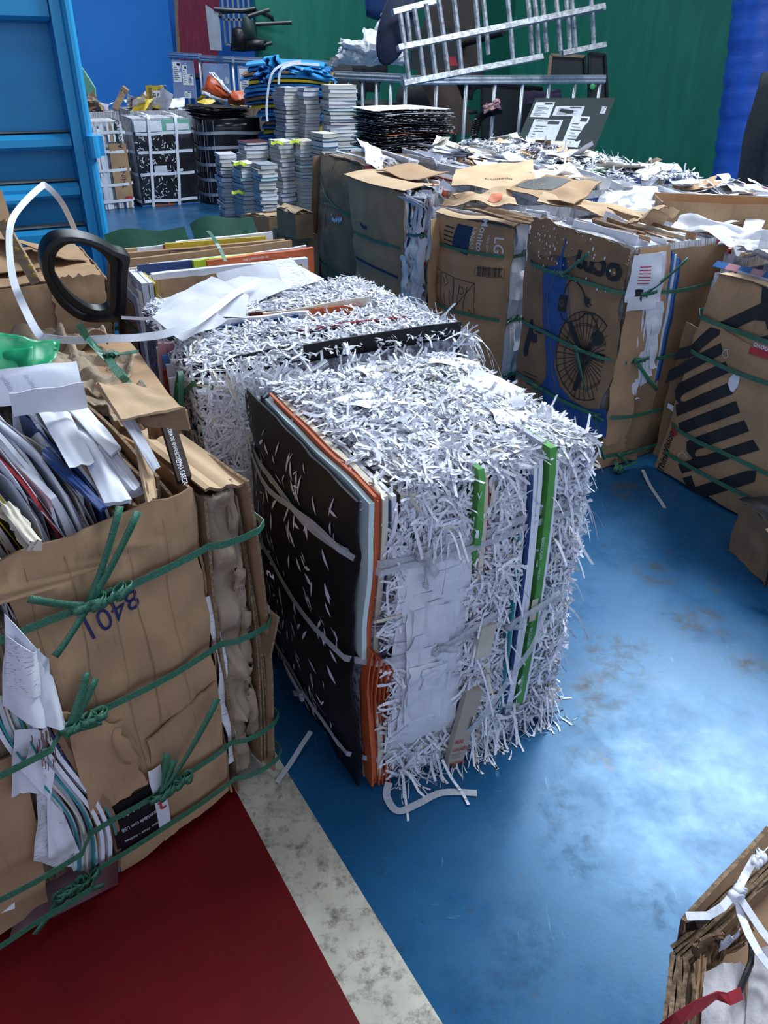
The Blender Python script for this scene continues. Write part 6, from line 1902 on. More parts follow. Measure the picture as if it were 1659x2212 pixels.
st.beam(PY(268, 197, 9.6) - p0, PY(272, 190, 9.6) - p0, .07, .07)
tag(st.build('wooden_stick', [WOOD], None, p0), 'broken wooden stick standing up between the white and the black dashed bale', 'stick')

# orange sack
ob = PY(495, 222, 9.75)
OS = thing('orange_sack', 'crumpled orange and white plastic sack on the yellow card heap', 'sack', ob)
OSM = mat('orange_plastic', (.72, .11, .02), .45, (.58, .08, .015), 5)
def tri_sheet(P, Y, m, name, seed, amp=.05):
    q = [PY(x, y, Y) - ob for x, y in P]
    mb = MB()
    mb.sheet(lambda u, v: (q[0] * (1 - u) + q[1] * u) * (1 - v) + (q[3] * (1 - u) + q[2] * u) * v + Vector((0, -amp * sin(pi * u) * sin(pi * v) + .03 * fbm((u * 4, v * 4, seed), 1, seed), 0)), 14, 12, .012, 0)
    mb.build(name, m, OS, smooth=False)
tri_sheet([(435, 205), (505, 222), (508, 204), (450, 160)], 9.75, OSM, 'sack_side', 1, .12)
tri_sheet([(495, 205), (506, 208), (464, 157), (450, 156)], 9.70, WHITEI, 'sack_edge', 2, .05)
tri_sheet([(436, 203), (492, 222), (492, 217), (437, 198)], 9.66, WHITEI, 'sack_edge', 3, .04)
tri_sheet([(492, 226), (548, 228), (545, 203), (500, 196)], 9.7, OSM, 'sack_side', 4, .14)
tri_sheet([(500, 210), (545, 215), (540, 198), (510, 196)], 9.8, ORANGE, 'sack_side', 5, .1)

# blue and yellow packaging pile
bp = PY(610, 330, 9.0)
BYM = mat('blue_plastic', (.02, .19, .50), .4, (.015, .12, .36), 6)
BYL = mat('bright_blue_plastic', (.04, .33, .66), .35, (.03, .26, .56), 6)
r = random.Random(12)
base_z = 0.0
for k in range(24):
    f_ = k / 23
    x, y = 560 + 20 * sin(k * 1.7), 345 - 205 * f_
    lbl = ('lowest' if k == 0 else '%s from the bottom' % ('first second third fourth fifth sixth seventh eighth ninth tenth eleventh twelfth thirteenth fourteenth fifteenth sixteenth seventeenth eighteenth nineteenth twentieth twenty-first twenty-second twenty-third twenty-fourth'.split()[k]))
    m = [BYM, YELLOWB, BYM, CARDD, BYM, BYL][k % 6]
    mb = MB()
    p = PY((637 if k < 13 else 626) + 5 * sin(k * 2.1), y, 9.25)
    sx = (.64 if k < 13 else .86) + .07 * sin(k * 1.3)
    R_ = rot(0, 0, .04 * sin(3.0 * k))
    mb.sheet(lambda u, v, k=k, sx=sx: R_ @ Vector(((u - .5) * sx, (v - .5) * .5 + .01 * sin(9 * u + k), .05 - .03 * abs((u - .5) * sx / .42) ** 3 - .03 * abs(2 * v - 1) ** 3)), 14, 10, .018)
    tag(mb.build('flat_sack', m, None, p), 'flattened %s packaging sack in the blue and yellow pile, %s' % ({BYM.name: 'dark blue', BYL.name: 'bright blue'}.get(m.name, 'yellow' if m is YELLOWB else 'brown'), lbl), 'sack', 'flattened sacks in the blue and yellow pile')
for k, (P, m, nm, lb) in enumerate((([(578, 172), (618, 150), (600, 118), (572, 122)], BYL, 'blue_sheet', 'bright blue plastic sheet folded upright on top of the pile'),
                                    ([(630, 160), (730, 178), (700, 150), (620, 140)], BYL, 'blue_sheet', 'bright blue plastic sheet draped to the right over the pile'),
                                    ([(548, 170), (585, 185), (600, 150), (560, 140)], BYM, 'blue_sheet', 'dark blue plastic sheet hanging at the left of the pile'))):
    upright(nm, lb, 'plastic sheet', P, 8.75 - .03 * k, [m], .012, None, .25, (14, 12), 3.0 + k)
free_strap('white_rope', 'white cord looped over the blue and yellow pile, left loop', [(578, 262, 8.5), (576, 235, 8.5), (580, 190, 8.5), (590, 155, 8.5), (615, 138, 8.55), (650, 132, 8.6)], .022, WSTRAPO)
free_strap('white_rope', 'white cord looped over the blue and yellow pile, right loop', [(602, 182, 8.4), (604, 160, 8.4), (612, 146, 8.4), (640, 138, 8.5), (690, 140, 8.6)], .022, WSTRAPO)

# ------------------------------------------------------------------ stacks of school books
ORD = 'top second third fourth fifth sixth seventh eighth ninth tenth eleventh twelfth thirteenth fourteenth fifteenth sixteenth seventeenth eighteenth nineteenth twentieth'.split()
def ordinal(n):                                                      # 0 = top
    if n < 20:
        return ORD[n]
    tens = {2: 'twent', 3: 'thirt', 4: 'fort', 5: 'fift', 6: 'sixt'}[(n + 1) // 10]
    u = (n + 1) % 10
    return tens + ('ieth' if u == 0 else 'y-' + 'first second third fourth fifth sixth seventh eighth ninth'.split()[u - 1])
PAGES = [mat('pages_white', (.74, .73, .72), .8, (.50, .49, .48), 30, nstretch=(1, 1, 14), lo=.4, hi=.65),
         mat('pages_grey', (.58, .57, .55), .8, (.36, .35, .33), 30, nstretch=(1, 1, 14), lo=.4, hi=.65),
         mat('pages_cream', (.60, .58, .54), .8, (.42, .40, .37), 30, nstretch=(1, 1, 14), lo=.4, hi=.65)]
COV = [GREYP, PAPER, LILAC, TEALB, GREYB, MAROON, PAPER, GREYP, CREAM, BLUEB, PAPER, DGREEN]
BOOKS = []
br_ = random.Random(99)
for k in range(14):
    t = br_.uniform(.016, .036)
    mb = MB()
    sag = .004
    sd = 0.0
    for z0, z1, g, mi in ((0, .0022, 0, 1), (.0022, t - .0022, .004, 0), (t - .0022, t, 0, 1)):
        n = 5
        vs, fs = [], []
        for zz in (z0, z1):
            for j in range(n + 1):
                for i in range(n + 1):
                    x, y = (-.105 + g) + (.21 - 2 * g) * i / n, (-.14 + g) + (.28 - 2 * g) * j / n
                    vs.append((x, y, zz + sag * ((x / .105) ** 2 * .5 + (y / .14) ** 2 * .5) ))
        q = (n + 1) ** 2
        for j in range(n):
            for i in range(n):
                a = j * (n + 1) + i
                fs += [(a, a + n + 1, a + n + 2, a + 1), (q + a, q + a + 1, q + a + n + 2, q + a + n + 1)]
        for i in range(n):
            fs += [(i, i + 1, q + i + 1, q + i), (n * (n + 1) + i + 1, n * (n + 1) + i, q + n * (n + 1) + i, q + n * (n + 1) + i + 1)]
            a, b = i * (n + 1), (i + 1) * (n + 1)
            fs += [(b, a, q + a, q + b), (a + n, b + n, q + b + n, q + a + n)]
        mb.add(vs, fs, mi)
    me_o = mb.build('school_book', [PAGES[k % 3], COV[k % len(COV)]])
    BOOKS.append((me_o.data, t))
    bpy.data.objects.remove(me_o)
used = []
def stack(x, ytop, Y, desc, rz=0.0, zb=0.0, sc=.86, first=None, wide=.90, skip_below=None):
    top = PY(x, ytop, Y)
    z = zb
    seq = []
    while z < top.z - .012:
        me, t = BOOKS[br_.randrange(14)]
        t = t * sc * 1.42
        seq.append((me, z))
        z += t + .0032
    n = len(seq)
    for i, (me, zz) in enumerate(seq):
        if skip_below is not None and zz < skip_below:
            continue
        o = bpy.data.objects.new('school_book', me)
        COL.objects.link(o)
        o.location = (top.x + br_.gauss(0, .006), Y + br_.gauss(0, .007), zz)
        o.rotation_euler = (0, 0, rz + br_.gauss(0, .05))
        o.scale = (sc * wide, sc, sc * 1.42)
        k = n - 1 - i
        tag(o, ('%s school book %s' % ('top' if k == 0 else ordinal(k), 'of ' + desc if k == 0 else 'from the top of ' + desc)), 'book', 'school books in the stacks')
stack(487, 333, 8.05, 'the leftmost low stack', AX - .1)
stack(528, 348, 7.85, 'the low stack with yellow tabs', AX + .05)
stack(570, 352, 7.70, 'the low stack beside the small boxes', AX - .05)
stack(545, 303, 8.35, 'the middle stack with a teal cover on top', AX, wide=1.35)
stack(608, 300, 8.25, 'the middle stack with a lilac cover', AX + .1)
stack(655, 300, 8.20, 'the middle stack next to the paint-spotted bale', AX)
stack(700, 288, 8.05, 'the stack half hidden by the black folders', AX + .08)
stack(617, 192, 8.75, 'the tall stack with the curled top sheet', AX + .1)
stack(662, 186, 8.70, 'the tall stack in the middle', AX)
stack(732, 182, 8.55, 'the tall stack of wide white books', AX - .1, wide=1.6)
for x, y, Y_, lb in ((600, 305, 8.10, 'yellow paper tab on the middle stack with a lilac cover'), (640, 303, 8.12, 'yellow paper tab on the middle stack next to the paint-spotted bale'), (520, 350, 7.73, 'upper yellow paper tab in the low stack'), (516, 412, 7.73, 'lower yellow paper tab in the low stack')):
    mb = MB()
    mb.sheet(lambda u, v: Vector((-.06 + .12 * u, -.03 - .02 * v, .004 - .025 * v - .008 * sin(9 * u))), 6, 2, .002)
    tag(mb.build('paper_tab', LIME, None, PY(x, y, Y_)), lb, 'paper tab', 'yellow tabs in the book stacks')

# ------------------------------------------------------------------ small cartons before the stacks
def carton(name, label, px_bl, px_edge, px_br, z0, z1, Y, mats, art=None, art2=None, depth=None):
    e = PY(*px_edge, Y)
    z0 = z0 if z0 is not None else e.z
    l, r_2 = PZ(*px_bl, z0), PZ(*px_br, z0)
    o = thing(name, label, 'box', (e.x, e.y, z0))
    l = Vector((l.x - e.x, l.y - e.y, 0))
    r_2 = Vector((r_2.x - e.x, r_2.y - e.y, 0))
    h = z1 - z0
    c = [Vector((0, 0, 0)), r_2, l + r_2, l]
    up = Vector((0, 0, h))
    mb = MB()
    mb.add(c + [p + up for p in c], [(0, 1, 5, 4), (1, 2, 6, 5), (2, 3, 7, 6), (3, 0, 4, 7), (3, 2, 1, 0)])
    nl, nr = Vector((l.y, -l.x, 0)).normalized(), Vector((r_2.y, -r_2.x, 0)).normalized()
    nl = nl if nl.dot(-(l + r_2)) > 0 else -nl
    nr = nr if nr.dot(-(l + r_2)) > 0 else -nr
    if art:
        ll = l.length
        art(mb, lambda s_, z: l * (1 - s_ / ll) + Vector((0, 0, z)) + nl * .002, ll, h)
    if art2:
        art2(mb, lambda s_, z: r_2.normalized() * s_ + Vector((0, 0, z)) + nr * .002, r_2.length, h)
    mb.build('carton_body', mats, o)
    for k, (a_, b_, sl_, tl) in enumerate(((0, 1, .5, .02), (2, 3, .5, .03), (1, 2, .45, .012), (3, 0, .4, .02))):
        fb = MB()
        p, q, ctr = c[a_], c[b_], (c[0] + c[2]) / 2
        fb.sheet(lambda u, v, p=p, q=q, tl=tl, sl_=sl_, k=k: p + (q - p) * u + (ctr - (p + q) / 2) * 2 * sl_ * v + up + Vector((0, 0, .004 + tl * v + .012 * fbm((u * 3, v * 3, k), 1.2, k))), 8, 5, .004, 0, 1)
        fb.build('carton_flap', [CARDL, CEDGE], o)
    return o
def recyc(mb, fn, L, h):
    for k in range(3):
        a = 2 * pi * k / 3 + pi / 2
        c_ = (L * .2 + .035 * cos(a), h * .62 + .055 * sin(a))
        b_ = (L * .2 + .035 * cos(a + 2.1), h * .62 + .055 * sin(a + 2.1))
        mb.stroke([c_, (b_[0] * .75 + c_[0] * .25, b_[1] * .75 + c_[1] * .25)], .016, fn, 1)
    for z in (.28, .12):
        mb.poly([(L * .80, h * z), (L * .92, h * z), (L * .92, h * (z + .13)), (L * .80, h * (z + .13))], fn, 2)
carton('small_carton', 'low torn carton with a black recycling sign, in front of the book stacks', (527, 548), (583, 510), (640, 545), 0, .30, 6.7, [CARDD, INK, LIME], recyc)
carton('small_carton', 'lower of two stacked cartons beside the paint-spotted bale', (594, 585), (638, 622), (690, 602), 0, .315, 6.05, [CARDD, INK], lambda mb, fn, L, h: [mb.stroke([(L * .25, h * .5), (L * .25, h * .95), (L * .6, h * .95), (L * .6, h * .5)], .006, fn, 1)])
def diam(mb, fn, L, h):
    mb.poly([(L * .22, h * .40), (L * .38, h * .62), (L * .22, h * .84), (L * .06, h * .62)], fn, 1)
    for q, tx in ((.56, 'PAPEL'), (.46, 'A4 500')):
        mb.text(tx, .03, fn, (L * .48, h * q), 0, 1)
    for k in range(4):
        mb.stroke([(L * .64, h * (.12 + .06 * k)), (L * .74, h * (.12 + .06 * k))], .006, fn, 1)
def arrows(mb, fn, L, h):
    mb.poly([(.08, h * .5), (.15, h * .66), (.15, h * .36)], fn, 1)
    mb.stroke([(.13, h * .5), (.20, h * .5), (.20, h * .7)], .016, fn, 1)
carton('small_carton', 'upper of two stacked cartons, with a blue diamond print', (600, 503), (638, 527), (678, 514), .322, PY(638, 449, 6.05).z, 6.05, [CARDD, NAVY], diam, arrows)

# ------------------------------------------------------------------ stack of big black folders
FB = Bale('cardboard_bale', 'low strapped bale carrying the stack of big black folders', 2.95, 5.64, .72, .52, .80, seed=66.0)
FB.core(PACKB)
FB.panel('L', 0, .52, .02, .79, CARDD, off=.006)
FB.strap(.5, GSTRAP, .014, .016, .01, (), seed=3)
r = random.Random(23)
z = .845
nF = 24
for k in range(nF):
    mb = MB()
    w, d = r.uniform(.58, .68), r.uniform(.40, .46)
    warp, sd = .008, 2.3
    def f(u, v, w=w, d=d, warp=warp, sd=sd):
        return Vector(((u - .5) * w, (v - .5) * d, warp * sin(pi * u) + .004 * fbm((u * 3, v * 3, sd), 1.4, sd)))
    top_white = k == nF - 1
    m = BLACKB if k % 6 != 3 else (GREYB if k != 9 else ORANGE)
    mb.sheet(f, 10, 6, .004, 0 if not top_white else 1, 0)
    for j in range(16):
        u = r.random()
        mb.beam(f(u, 0) + Vector((0, -.0012, -.003)), f(min(u + .03, 1), 0) + Vector((0, -.0012, -.003)), .001, .0022, (0, 0, 1), 1)
        mb.beam(f(0, u) + Vector((-.0012, 0, -.003)), f(0, min(u + .03, 1)) + Vector((-.0012, 0, -.003)), .001, .0022, (0, 0, 1), 1)
    c = W(3.30 + r.gauss(0, .018), 5.88 + r.gauss(0, .012), z)
    o = mb.build('black_folder', [m, WHITEI], None, c, AX + r.gauss(0, .05))
    kk = nF - 1 - k
    lb = 'white-faced folder lying on top of the black folder stack' if top_white else '%s folder, %s from the top of the black folder stack' % ({GREYB.name: 'grey', ORANGE.name: 'orange'}.get(m.name, 'big black'), ordinal(kk))
    tag(o, lb, 'folder', 'folders in the black stack')
    z += .0095 + r.uniform(0, .004)

# ------------------------------------------------------------------ steel barriers
def barrier(label, p, q, h, n, rails=2, bars_to=.16, wd=.06):
    p, q = Vector(p), Vector(q)
    d = q - p
    L = d.length
    o = thing('steel_barrier', label, 'barrier', (p.x, p.y, 0), atan2(d.y, d.x), 'steel barriers around the junk')
    for z, ww, nm in ((h - .04, .085, 'top_rail'), (bars_to, .05, 'bottom_rail')):
        mb = MB()
        prof = [(-wd / 2, -.5), (-wd / 2 - .008, -.3), (-wd / 2, -.1), (-wd / 2 - .008, .1), (-wd / 2, .3), (-wd / 2, .5), (wd / 2, .5), (wd / 2, -.5)]
        vs = [(x, y, z + zz * ww) for x in (0, L) for y, zz in prof]
        k = len(prof)
        mb.add(vs, [(i, (i + 1) % k, k + (i + 1) % k, k + i) for i in range(k)] + [tuple(range(k))[::-1], tuple(range(k, 2 * k))])
        mb.build(nm, ZINC, o)
    for i in range(n):
        x = .05 + (L - .1) * i / (n - 1)
        mb = MB()
        mb.tube([(x, 0, bars_to), (x, 0, h - .07)], .021, 10)
        mb.build('bar', ZINC, o, smooth=True)
    for i in (0, 1):
        x = .05 + (L - .1) * i
        mb = MB()
        mb.tube([(x, 0, .012), (x, 0, bars_to)], .021, 10)
        mb.box((x, 0, .006), (.08, .42, .012))
        mb.build('foot', ZINC, o)
    return o
def btop(x, y, Y):
    return PY(x, y, Y)
e0, e1 = PY(868, 163, 9.3), PY(1306, 163, 10.6)
barrier('front steel barrier, its right end at the green wall behind the sign board', (e0.x, e0.y, 0), (e1.x, e1.y, 0), (e0.z + e1.z) / 2, 8)
e0, e1 = PY(718, 150, 10.6), PY(884, 165, 10.0)
barrier('steel barrier under the white plastic bag', (e0.x, e0.y, 0), (e1.x, e1.y, 0), (e0.z + e1.z) / 2, 6)
e0, e1 = PY(510, 122, 13.2), PY(712, 133, 11.6)
barrier('steel barrier behind the blue and yellow pile', (e0.x, e0.y, 0), (e1.x, e1.y, 0), (e0.z + e1.z) / 2, 8)
e0, e1 = PY(434, 118, 14.3), PY(505, 124, 13.5)
barrier('second steel barrier from the blue wall, with a grey sign board', (e0.x, e0.y, 0), (e1.x, e1.y, 0), (e0.z + e1.z) / 2, 5)
e0, e1 = PY(367, 112, 15.3), PY(432, 117, 14.4)
barrier('steel barrier nearest the blue wall, with a labelled blue-grey board', (e0.x, e0.y, 0), (e1.x, e1.y, 0), (e0.z + e1.z) / 2, 5)
SGN = mat('blue_grey_board', (.20, .27, .44), .5, (.17, .23, .38), 4)
def labels(ps):
    def d(mb, fn):
        for (u0, u1, v0, v1) in ps:
            mb.poly([(u0, v0), (u1, v0), (u1, v1), (u0, v1)], fn, 1, 1)
            f2 = lambda u, v: fn(u, v) + Vector((0, -.003, 0))
            mb.poly([(u0 + (u1 - u0) * .5, v1 - (v1 - v0) * .16), (u1 - (u1 - u0) * .1, v1 - (v1 - v0) * .16), (u1 - (u1 - u0) * .1, v1 - (v1 - v0) * .05), (u0 + (u1 - u0) * .5, v1 - (v1 - v0) * .05)], f2, 2, 1)
            for k in range(7):
                v = v1 - (v1 - v0) * (.25 + .1 * k)
                mb.stroke([(u0 + (u1 - u0) * .12, v), (u0 + (u1 - u0) * (.5 + .3 * ((k * 7) % 3) / 2), v)], (v1 - v0) * .025, f2, 2, 1)
    return d
upright('sign_board', 'blue-grey board with three white label sheets leaning in the barrier by the blue wall', 'board', [(376, 212), (424, 212), (416, 132), (370, 129)], 14.2, [SGN, PRINT, INK], .03, labels(((.05, .42, .42, .95), (.47, .70, .35, .88), (.70, .95, .35, .65), (.5, .78, .0, .18))))
upright('sign_board', 'plain blue-grey board with one small tag, behind the orange sack', 'board', [(440, 210), (500, 214), (494, 139), (438, 136)], 13.1, [SGN, PRINT, INK], .03, labels(((.84, .95, .45, .62),)))
upright('sign_board', 'board with one large white label sheet beside the blue and yellow pile', 'board', [(519, 205), (548, 208), (546, 146), (514, 142)], 12.6, [SGN, PRINT, INK], .03, labels(((.05, .95, .1, .92),)))
upright('sign_board', 'large dark green-grey board with four white label sheets leaning on the front barrier', 'board', [(1112, 318), (1280, 334), (1330, 211), (1156, 212)], 9.6, [mat('slate_board', (.018, .032, .034), .6, spec=.3), PRINT, INK], .03,
        lambda mb, fn: [labels(((.03, .27, .62, .92), (.30, .66, .66, .84), (.10, .46, .05, .58), (.56, .78, .10, .66), (.88, .94, .72, .84)))(mb, fn), mb.poly([(.87 + .05 * cos(t), .17 + .12 * sin(t)) for t in [2 * pi * i / 20 for i in range(20)]], fn, 2, 1), mb.text('DARESI MSC 4TD', .045, lambda u, v: fn(u, v) + Vector((0, -.004, 0)), (.12, .54), 0, 2, sx=.7, cell=1)], lean=.3)

# ------------------------------------------------------------------ ladders on the junk
def ladder(label, rails, rungs, Y0, Y1):
    """Rails and rungs given as photograph pixels; the depth runs from Y0 at the left to Y1 at the right."""
    def P(x, y, dy=0):
        return PY(x, y, Y0 + (Y1 - Y0) * (x - 850) / 460 + dy)
    ps = [P(*e) for r_ in rails for e in r_]
    o0 = min(ps, key=lambda p: p.z).copy()
    o = thing('aluminium_ladder', label, 'ladder', o0)
    for r_ in rails:
        mb = MB()
        a_, b_ = P(*r_[0]) - o0, P(*r_[1]) - o0
        mb.beam(a_, b_, .05, .075, (0, -1, .2))
        mb.build('rail', ALU, o)
    for p, q in rungs:
        mb = MB()
        a_, b_ = P(*p, -.01) - o0, P(*q, -.01) - o0
        mb.tube([a_, a_ + (b_ - a_) * .5 + Vector((.004, -.006, 0)), b_], .024, 8)
        mb.build('rung', ALU, o)
    return o
fr = lambda x, y: (700 + x / 2.592, y / 2.592)
ladder('aluminium ladder lying on edge across the junk, its lower rail nearest the camera',
       [(fr(412, 270), fr(1566, 36)), (fr(443, 468), fr(1218, 318))],
       [(fr(425, 75), fr(476, 450)), (fr(505, 45), fr(560, 436)), (fr(570, 20), fr(625, 424)), (fr(640, -10), fr(694, 408)), (fr(725, -30), fr(770, 392)), (fr(845, -30), fr(876, 372)), (fr(1025, -40), fr(1058, 336))], 8.9, 9.9)
ladder('second aluminium ladder section behind the first, its lower rail resting on the black boxes',
       [(fr(383, 72), fr(640, 5)), (fr(830, 188), fr(1566, 44)), (fr(1330, 300), fr(1572, 252))],
       [(fr(460, 60), fr(482, 245)), (fr(890, -20), fr(920, 305)), (fr(1140, -20), fr(1166, 310)), (fr(1178, -30), fr(1203, 300)), (fr(1222, -20), fr(1246, 292)), (fr(1300, -10), fr(1324, 284)), (fr(1355, -20), fr(1378, 280)), (fr(1385, -20), fr(1408, 268)), (fr(1495, -20), fr(1510, 250))], 9.1, 10.1)

# ------------------------------------------------------------------ junk behind the barriers
upright('pink_board', 'faded pink-red board with a broken raw left edge leaning by the blue wall', 'board', [(384, 160), (470, 160), (474, -60), (374, -60)], 16.9, [BOARDR, WOOD], .05, lambda mb, fn: mb.poly([(.0, .1), (.05, .12), (.09, .3), (.06, .55), (.10, .8), (.03, 1.0), (.0, 1.0)], fn, 1, 1))
def desk_chair():
    Y = 13.6
    q = lambda x, y, dy=0: PY(360 + x / 4.366, y / 4.366, Y + dy)
    o0 = q(600, 480)
    o0.z = q(600, 490).z
    o = thing('school_desk_chair', 'upturned school chair with a grey writing tablet, lying on the barrier', 'chair', o0)
    t = lambda *a: q(*a) - o0
    c4 = [t(410, 470), t(520, 478), t(495, 130), t(365, 45)]
    mb = MB()
    mb.sheet(lambda u, v: (c4[0] * (1 - u) + c4[1] * u) * (1 - v) + (c4[3] * (1 - u) + c4[2] * u) * v, 4, 6, .025)
    mb.build('writing_tablet', GREYB, o)
    for P in ([(450, 85), (700, 100), (830, 80), (870, 120), (880, 380)], [(500, 160), (520, 115), (640, 105), (920, 120), (990, 160), (1010, 240), (1020, 490)], [(770, 155), (970, 90)], [(840, 228), (1180, 212)], [(900, 430), (990, 405)]):
        mb = MB()
        mb.tube([t(x, y, .05 * k) for k, (x, y) in enumerate(P)], .028, 8)
        mb.build('frame_tube', DARKM, o)
    for nm, P, m in (('backrest', [(700, 390), (865, 380), (830, 220), (715, 140)], mat('dark_green_plastic', (.012, .035, .03), .6)), ('seat', [(600, 480), (740, 490), (760, 300), (620, 270)], BLACKP), ('seat_pad', [(735, 485), (930, 475), (945, 385), (740, 395)], BLACKP)):
        c = [t(*p) for p in P]
        mb = MB()
        mb.sheet(lambda u, v: (c[0] * (1 - u) + c[1] * u) * (1 - v) + (c[3] * (1 - u) + c[2] * u) * v + Vector((0, -.06 * sin(pi * u) * sin(pi * v), .04 * sin(pi * u) * v)), 8, 8, .05)
        mb.build(nm, m, o, smooth=True)
desk_chair()
# white plastic bag
pb = PY(800, 142, 10.0)
WBG = thing('white_plastic_bag', 'big crumpled translucent white plastic bag on the steel barrier', 'bag', pb)
for k, (P, yy) in enumerate((([(715, 140), (790, 142), (780, 100), (740, 95)], 9.95), ([(765, 142), (872, 140), (860, 75), (790, 60)], 10.0), ([(800, 110), (865, 112), (850, 35), (820, 28)], 10.05), ([(735, 110), (800, 120), (790, 88), (735, 82)], 9.9), ([(810, 140), (875, 138), (875, 110), (820, 100)], 9.85))):
    c = [PY(x, y, yy) - pb for x, y in P]
    mb = MB()
    mb.sheet(lambda u, v: (c[0] * (1 - u) + c[1] * u) * (1 - v) + (c[3] * (1 - u) + c[2] * u) * v + Vector((.05 * fbm((u * 4, v * 4, k), 1.3, k), -.22 * sin(pi * u) * sin(pi * v) + .05 * fbm((u * 4, v * 4, k + 3.0), 1.2, k), .025 * fbm((u * 5, v * 5, k + 9.0), 1.3, k))), 22, 18, .006)
    mb.build('bag_fold', mat('milky_plastic', (.78, .80, .83), .35, alpha=.82), WBG)
def lump(name, label, cat, px, Y, sx, sy, sz, m, seed, rz=0.0, amp=.08, n=3, floor=False):
    p = PY(*px, Y)
    if floor:
        sz += p.z
        p.z = .0
    bm = bmesh.new()
    bmesh.ops.create_cube(bm, size=1)
    bmesh.ops.subdivide_edges(bm, edges=bm.edges[:], cuts=6, use_grid_fill=True)
    for v in bm.verts:
        c = v.co.copy()
        l_ = max(abs(c.x), abs(c.y), abs(c.z)) * 2
        s_ = c.normalized() * .62
        c = c * .62 + s_ * .38 * l_
        c = Vector((c.x * sx, c.y * sy, c.z * sz))
        v.co = c + c.normalized() * amp * fbm(c, 4, seed) * min(sx, sz)
    mb = MB()
    bm.verts.index_update()
    mb.add([v.co + Vector((0, 0, sz / 2)) for v in bm.verts], [tuple(v.index for v in f.verts) for f in bm.faces])
    bm.free()
    return tag(mb.build(name, m, None, p, rz, smooth=True), label, cat)
def office_chair(label, px, Y, rz, m=DARKF, back=True, tilt=0.0):
    p = PY(*px, Y)
    p.z = 0
    o = thing('office_chair', label, 'chair', p, rz, 'discarded office chairs behind the barriers')
    h = PY(*px, Y).z
    mb = MB()
    mb.tube([(0, 0, .10), (0, 0, h)], .03, 8)
    mb.build('pedestal', DARKM, o)
    mb = MB()
    for k in range(5):
        a = 2 * pi * k / 5
        mb.beam((0, 0, .10), (.30 * cos(a), .30 * sin(a), .06), .05, .04)
        mb.tube([(.30 * cos(a) - .02, .30 * sin(a), .032), (.30 * cos(a) + .02, .30 * sin(a), .032)], .03, 8)
    mb.build('star_base', BLACKP, o)
    for nm, c, sx, sy, sz, R_ in (('seat', (0, 0, h), .50, .48, .09, rot()), ('backrest', (0, .25, h + .38), .46, .08, .52, rot(-.12 + tilt, 0, 0))):
        if nm == 'backrest' and not back:
            continue
        bm = bmesh.new()
        bmesh.ops.create_cube(bm, size=1)
        bmesh.ops.bevel(bm, geom=bm.edges[:], offset=.25, segments=3, affect='EDGES')
        bm.verts.index_update()
        mb = MB()
        mb.add([Vector(c) + R_ @ Vector((v.co.x * sx, v.co.y * sy, v.co.z * sz)) for v in bm.verts], [tuple(v.index for v in f.verts) for f in bm.faces])
        bm.free()
        mb.build(nm, m, o, smooth=True)
    return o
office_chair('black office chair behind the barrier under the white bag', (815, 225), 11.0, .4)
office_chair('dark office chair behind the front barrier, left of the hose', (985, 240), 11.2, -.5)
office_chair('dark office chair behind the two left barriers, between the grey boards', (432, 165), 16.2, .3, back=False)
# dark blue chair back, leaning boards and black cases
o = MB()
o.lathe([(.0, -.03), (.20, -.03), (.26, -.015), (.28, .01), (.26, .035), (.0, .04)], 24, rot(pi / 2 - .1, .35, 0) @ Matrix.Diagonal((.62, 1.45, 1)))
tag(o.build('chair_back', NAVYF, None, PY(858, 48, 9.3), smooth=True), 'oval navy blue chair back hanging at the left end of the ladders', 'chair back')
upright('brown_board', 'dark brown panel standing behind the ladders', 'board', [(900, 170), (1035, 170), (1040, -60), (930, -60)], 11.3, [mat('brown_panel', (.05, .035, .03), .6)], .06)
upright('black_cabinet_door', 'dark board leaning behind the left end of the ladders', 'board', [(885, 150), (1010, 145), (975, 60), (890, 60)], 10.2, [DARKM, REDB], .05, lambda mb, fn: mb.poly([(.62, .05), (.85, .05), (.85, .28), (.62, .28)], fn, 1, 1))
upright('long_brown_board', 'long brown board leaning diagonally behind the front barrier', 'board', [(960, 290), (1030, 290), (985, 180), (905, 170)], 10.6, [mat('mdf', (.10, .065, .045), .7)], .04)
def case(label, px4, Y, d, door=False):
    q = [PY(x, y, Y) for x, y in px4]
    o0 = (q[0] + q[1]) / 2
    o0.z = min(q[0].z, q[1].z)
    o = thing('black_speaker_case', label, 'case', o0)
    v = [p - o0 for p in q]
    k = Vector((0.10, d, .0))
    mb = MB()
    mb.add(v + [p + k for p in v], [(0, 3, 2, 1), (4, 5, 6, 7), (0, 1, 5, 4), (1, 2, 6, 5), (2, 3, 7, 6), (3, 0, 4, 7)])
    mb.build('case_body', DARKM, o)
    for a_, b_ in ((0, 1), (1, 2), (2, 3), (3, 0)):
        mb = MB()
        mb.beam(v[a_] + Vector((0, -.015, 0)), v[b_] + Vector((0, -.015, 0)), .03, .05, (0, -1, 0))
        mb.build('case_rim', WOOD if door and a_ != 1 else BLACKP, o)
    return o
case('open black case with a bare wooden rim on the junk at the right', [(1185, 165), (1265, 172), (1262, 122), (1190, 118)], 10.9, .5, True)
case('black case with a green round button behind the front barrier', [(1272, 235), (1312, 230), (1306, 118), (1272, 115)], 11.3, .5)
case('black case at the bottom of the junk behind the slate board', [(1040, 300), (1170, 300), (1170, 190), (1040, 180)], 11.9, .5)
gb_ = MB()
gb_.lathe([(.0, -.02), (.035, -.02), (.035, .0), (.02, .008), (.0, .008)], 16, rot(pi / 2, 0, 0))
tag(gb_.build('green_button', mat('green_plastic', (.10, .55, .18), .4), None, PY(1280, 187, 11.24)), 'round pale green button on the black case', 'button')
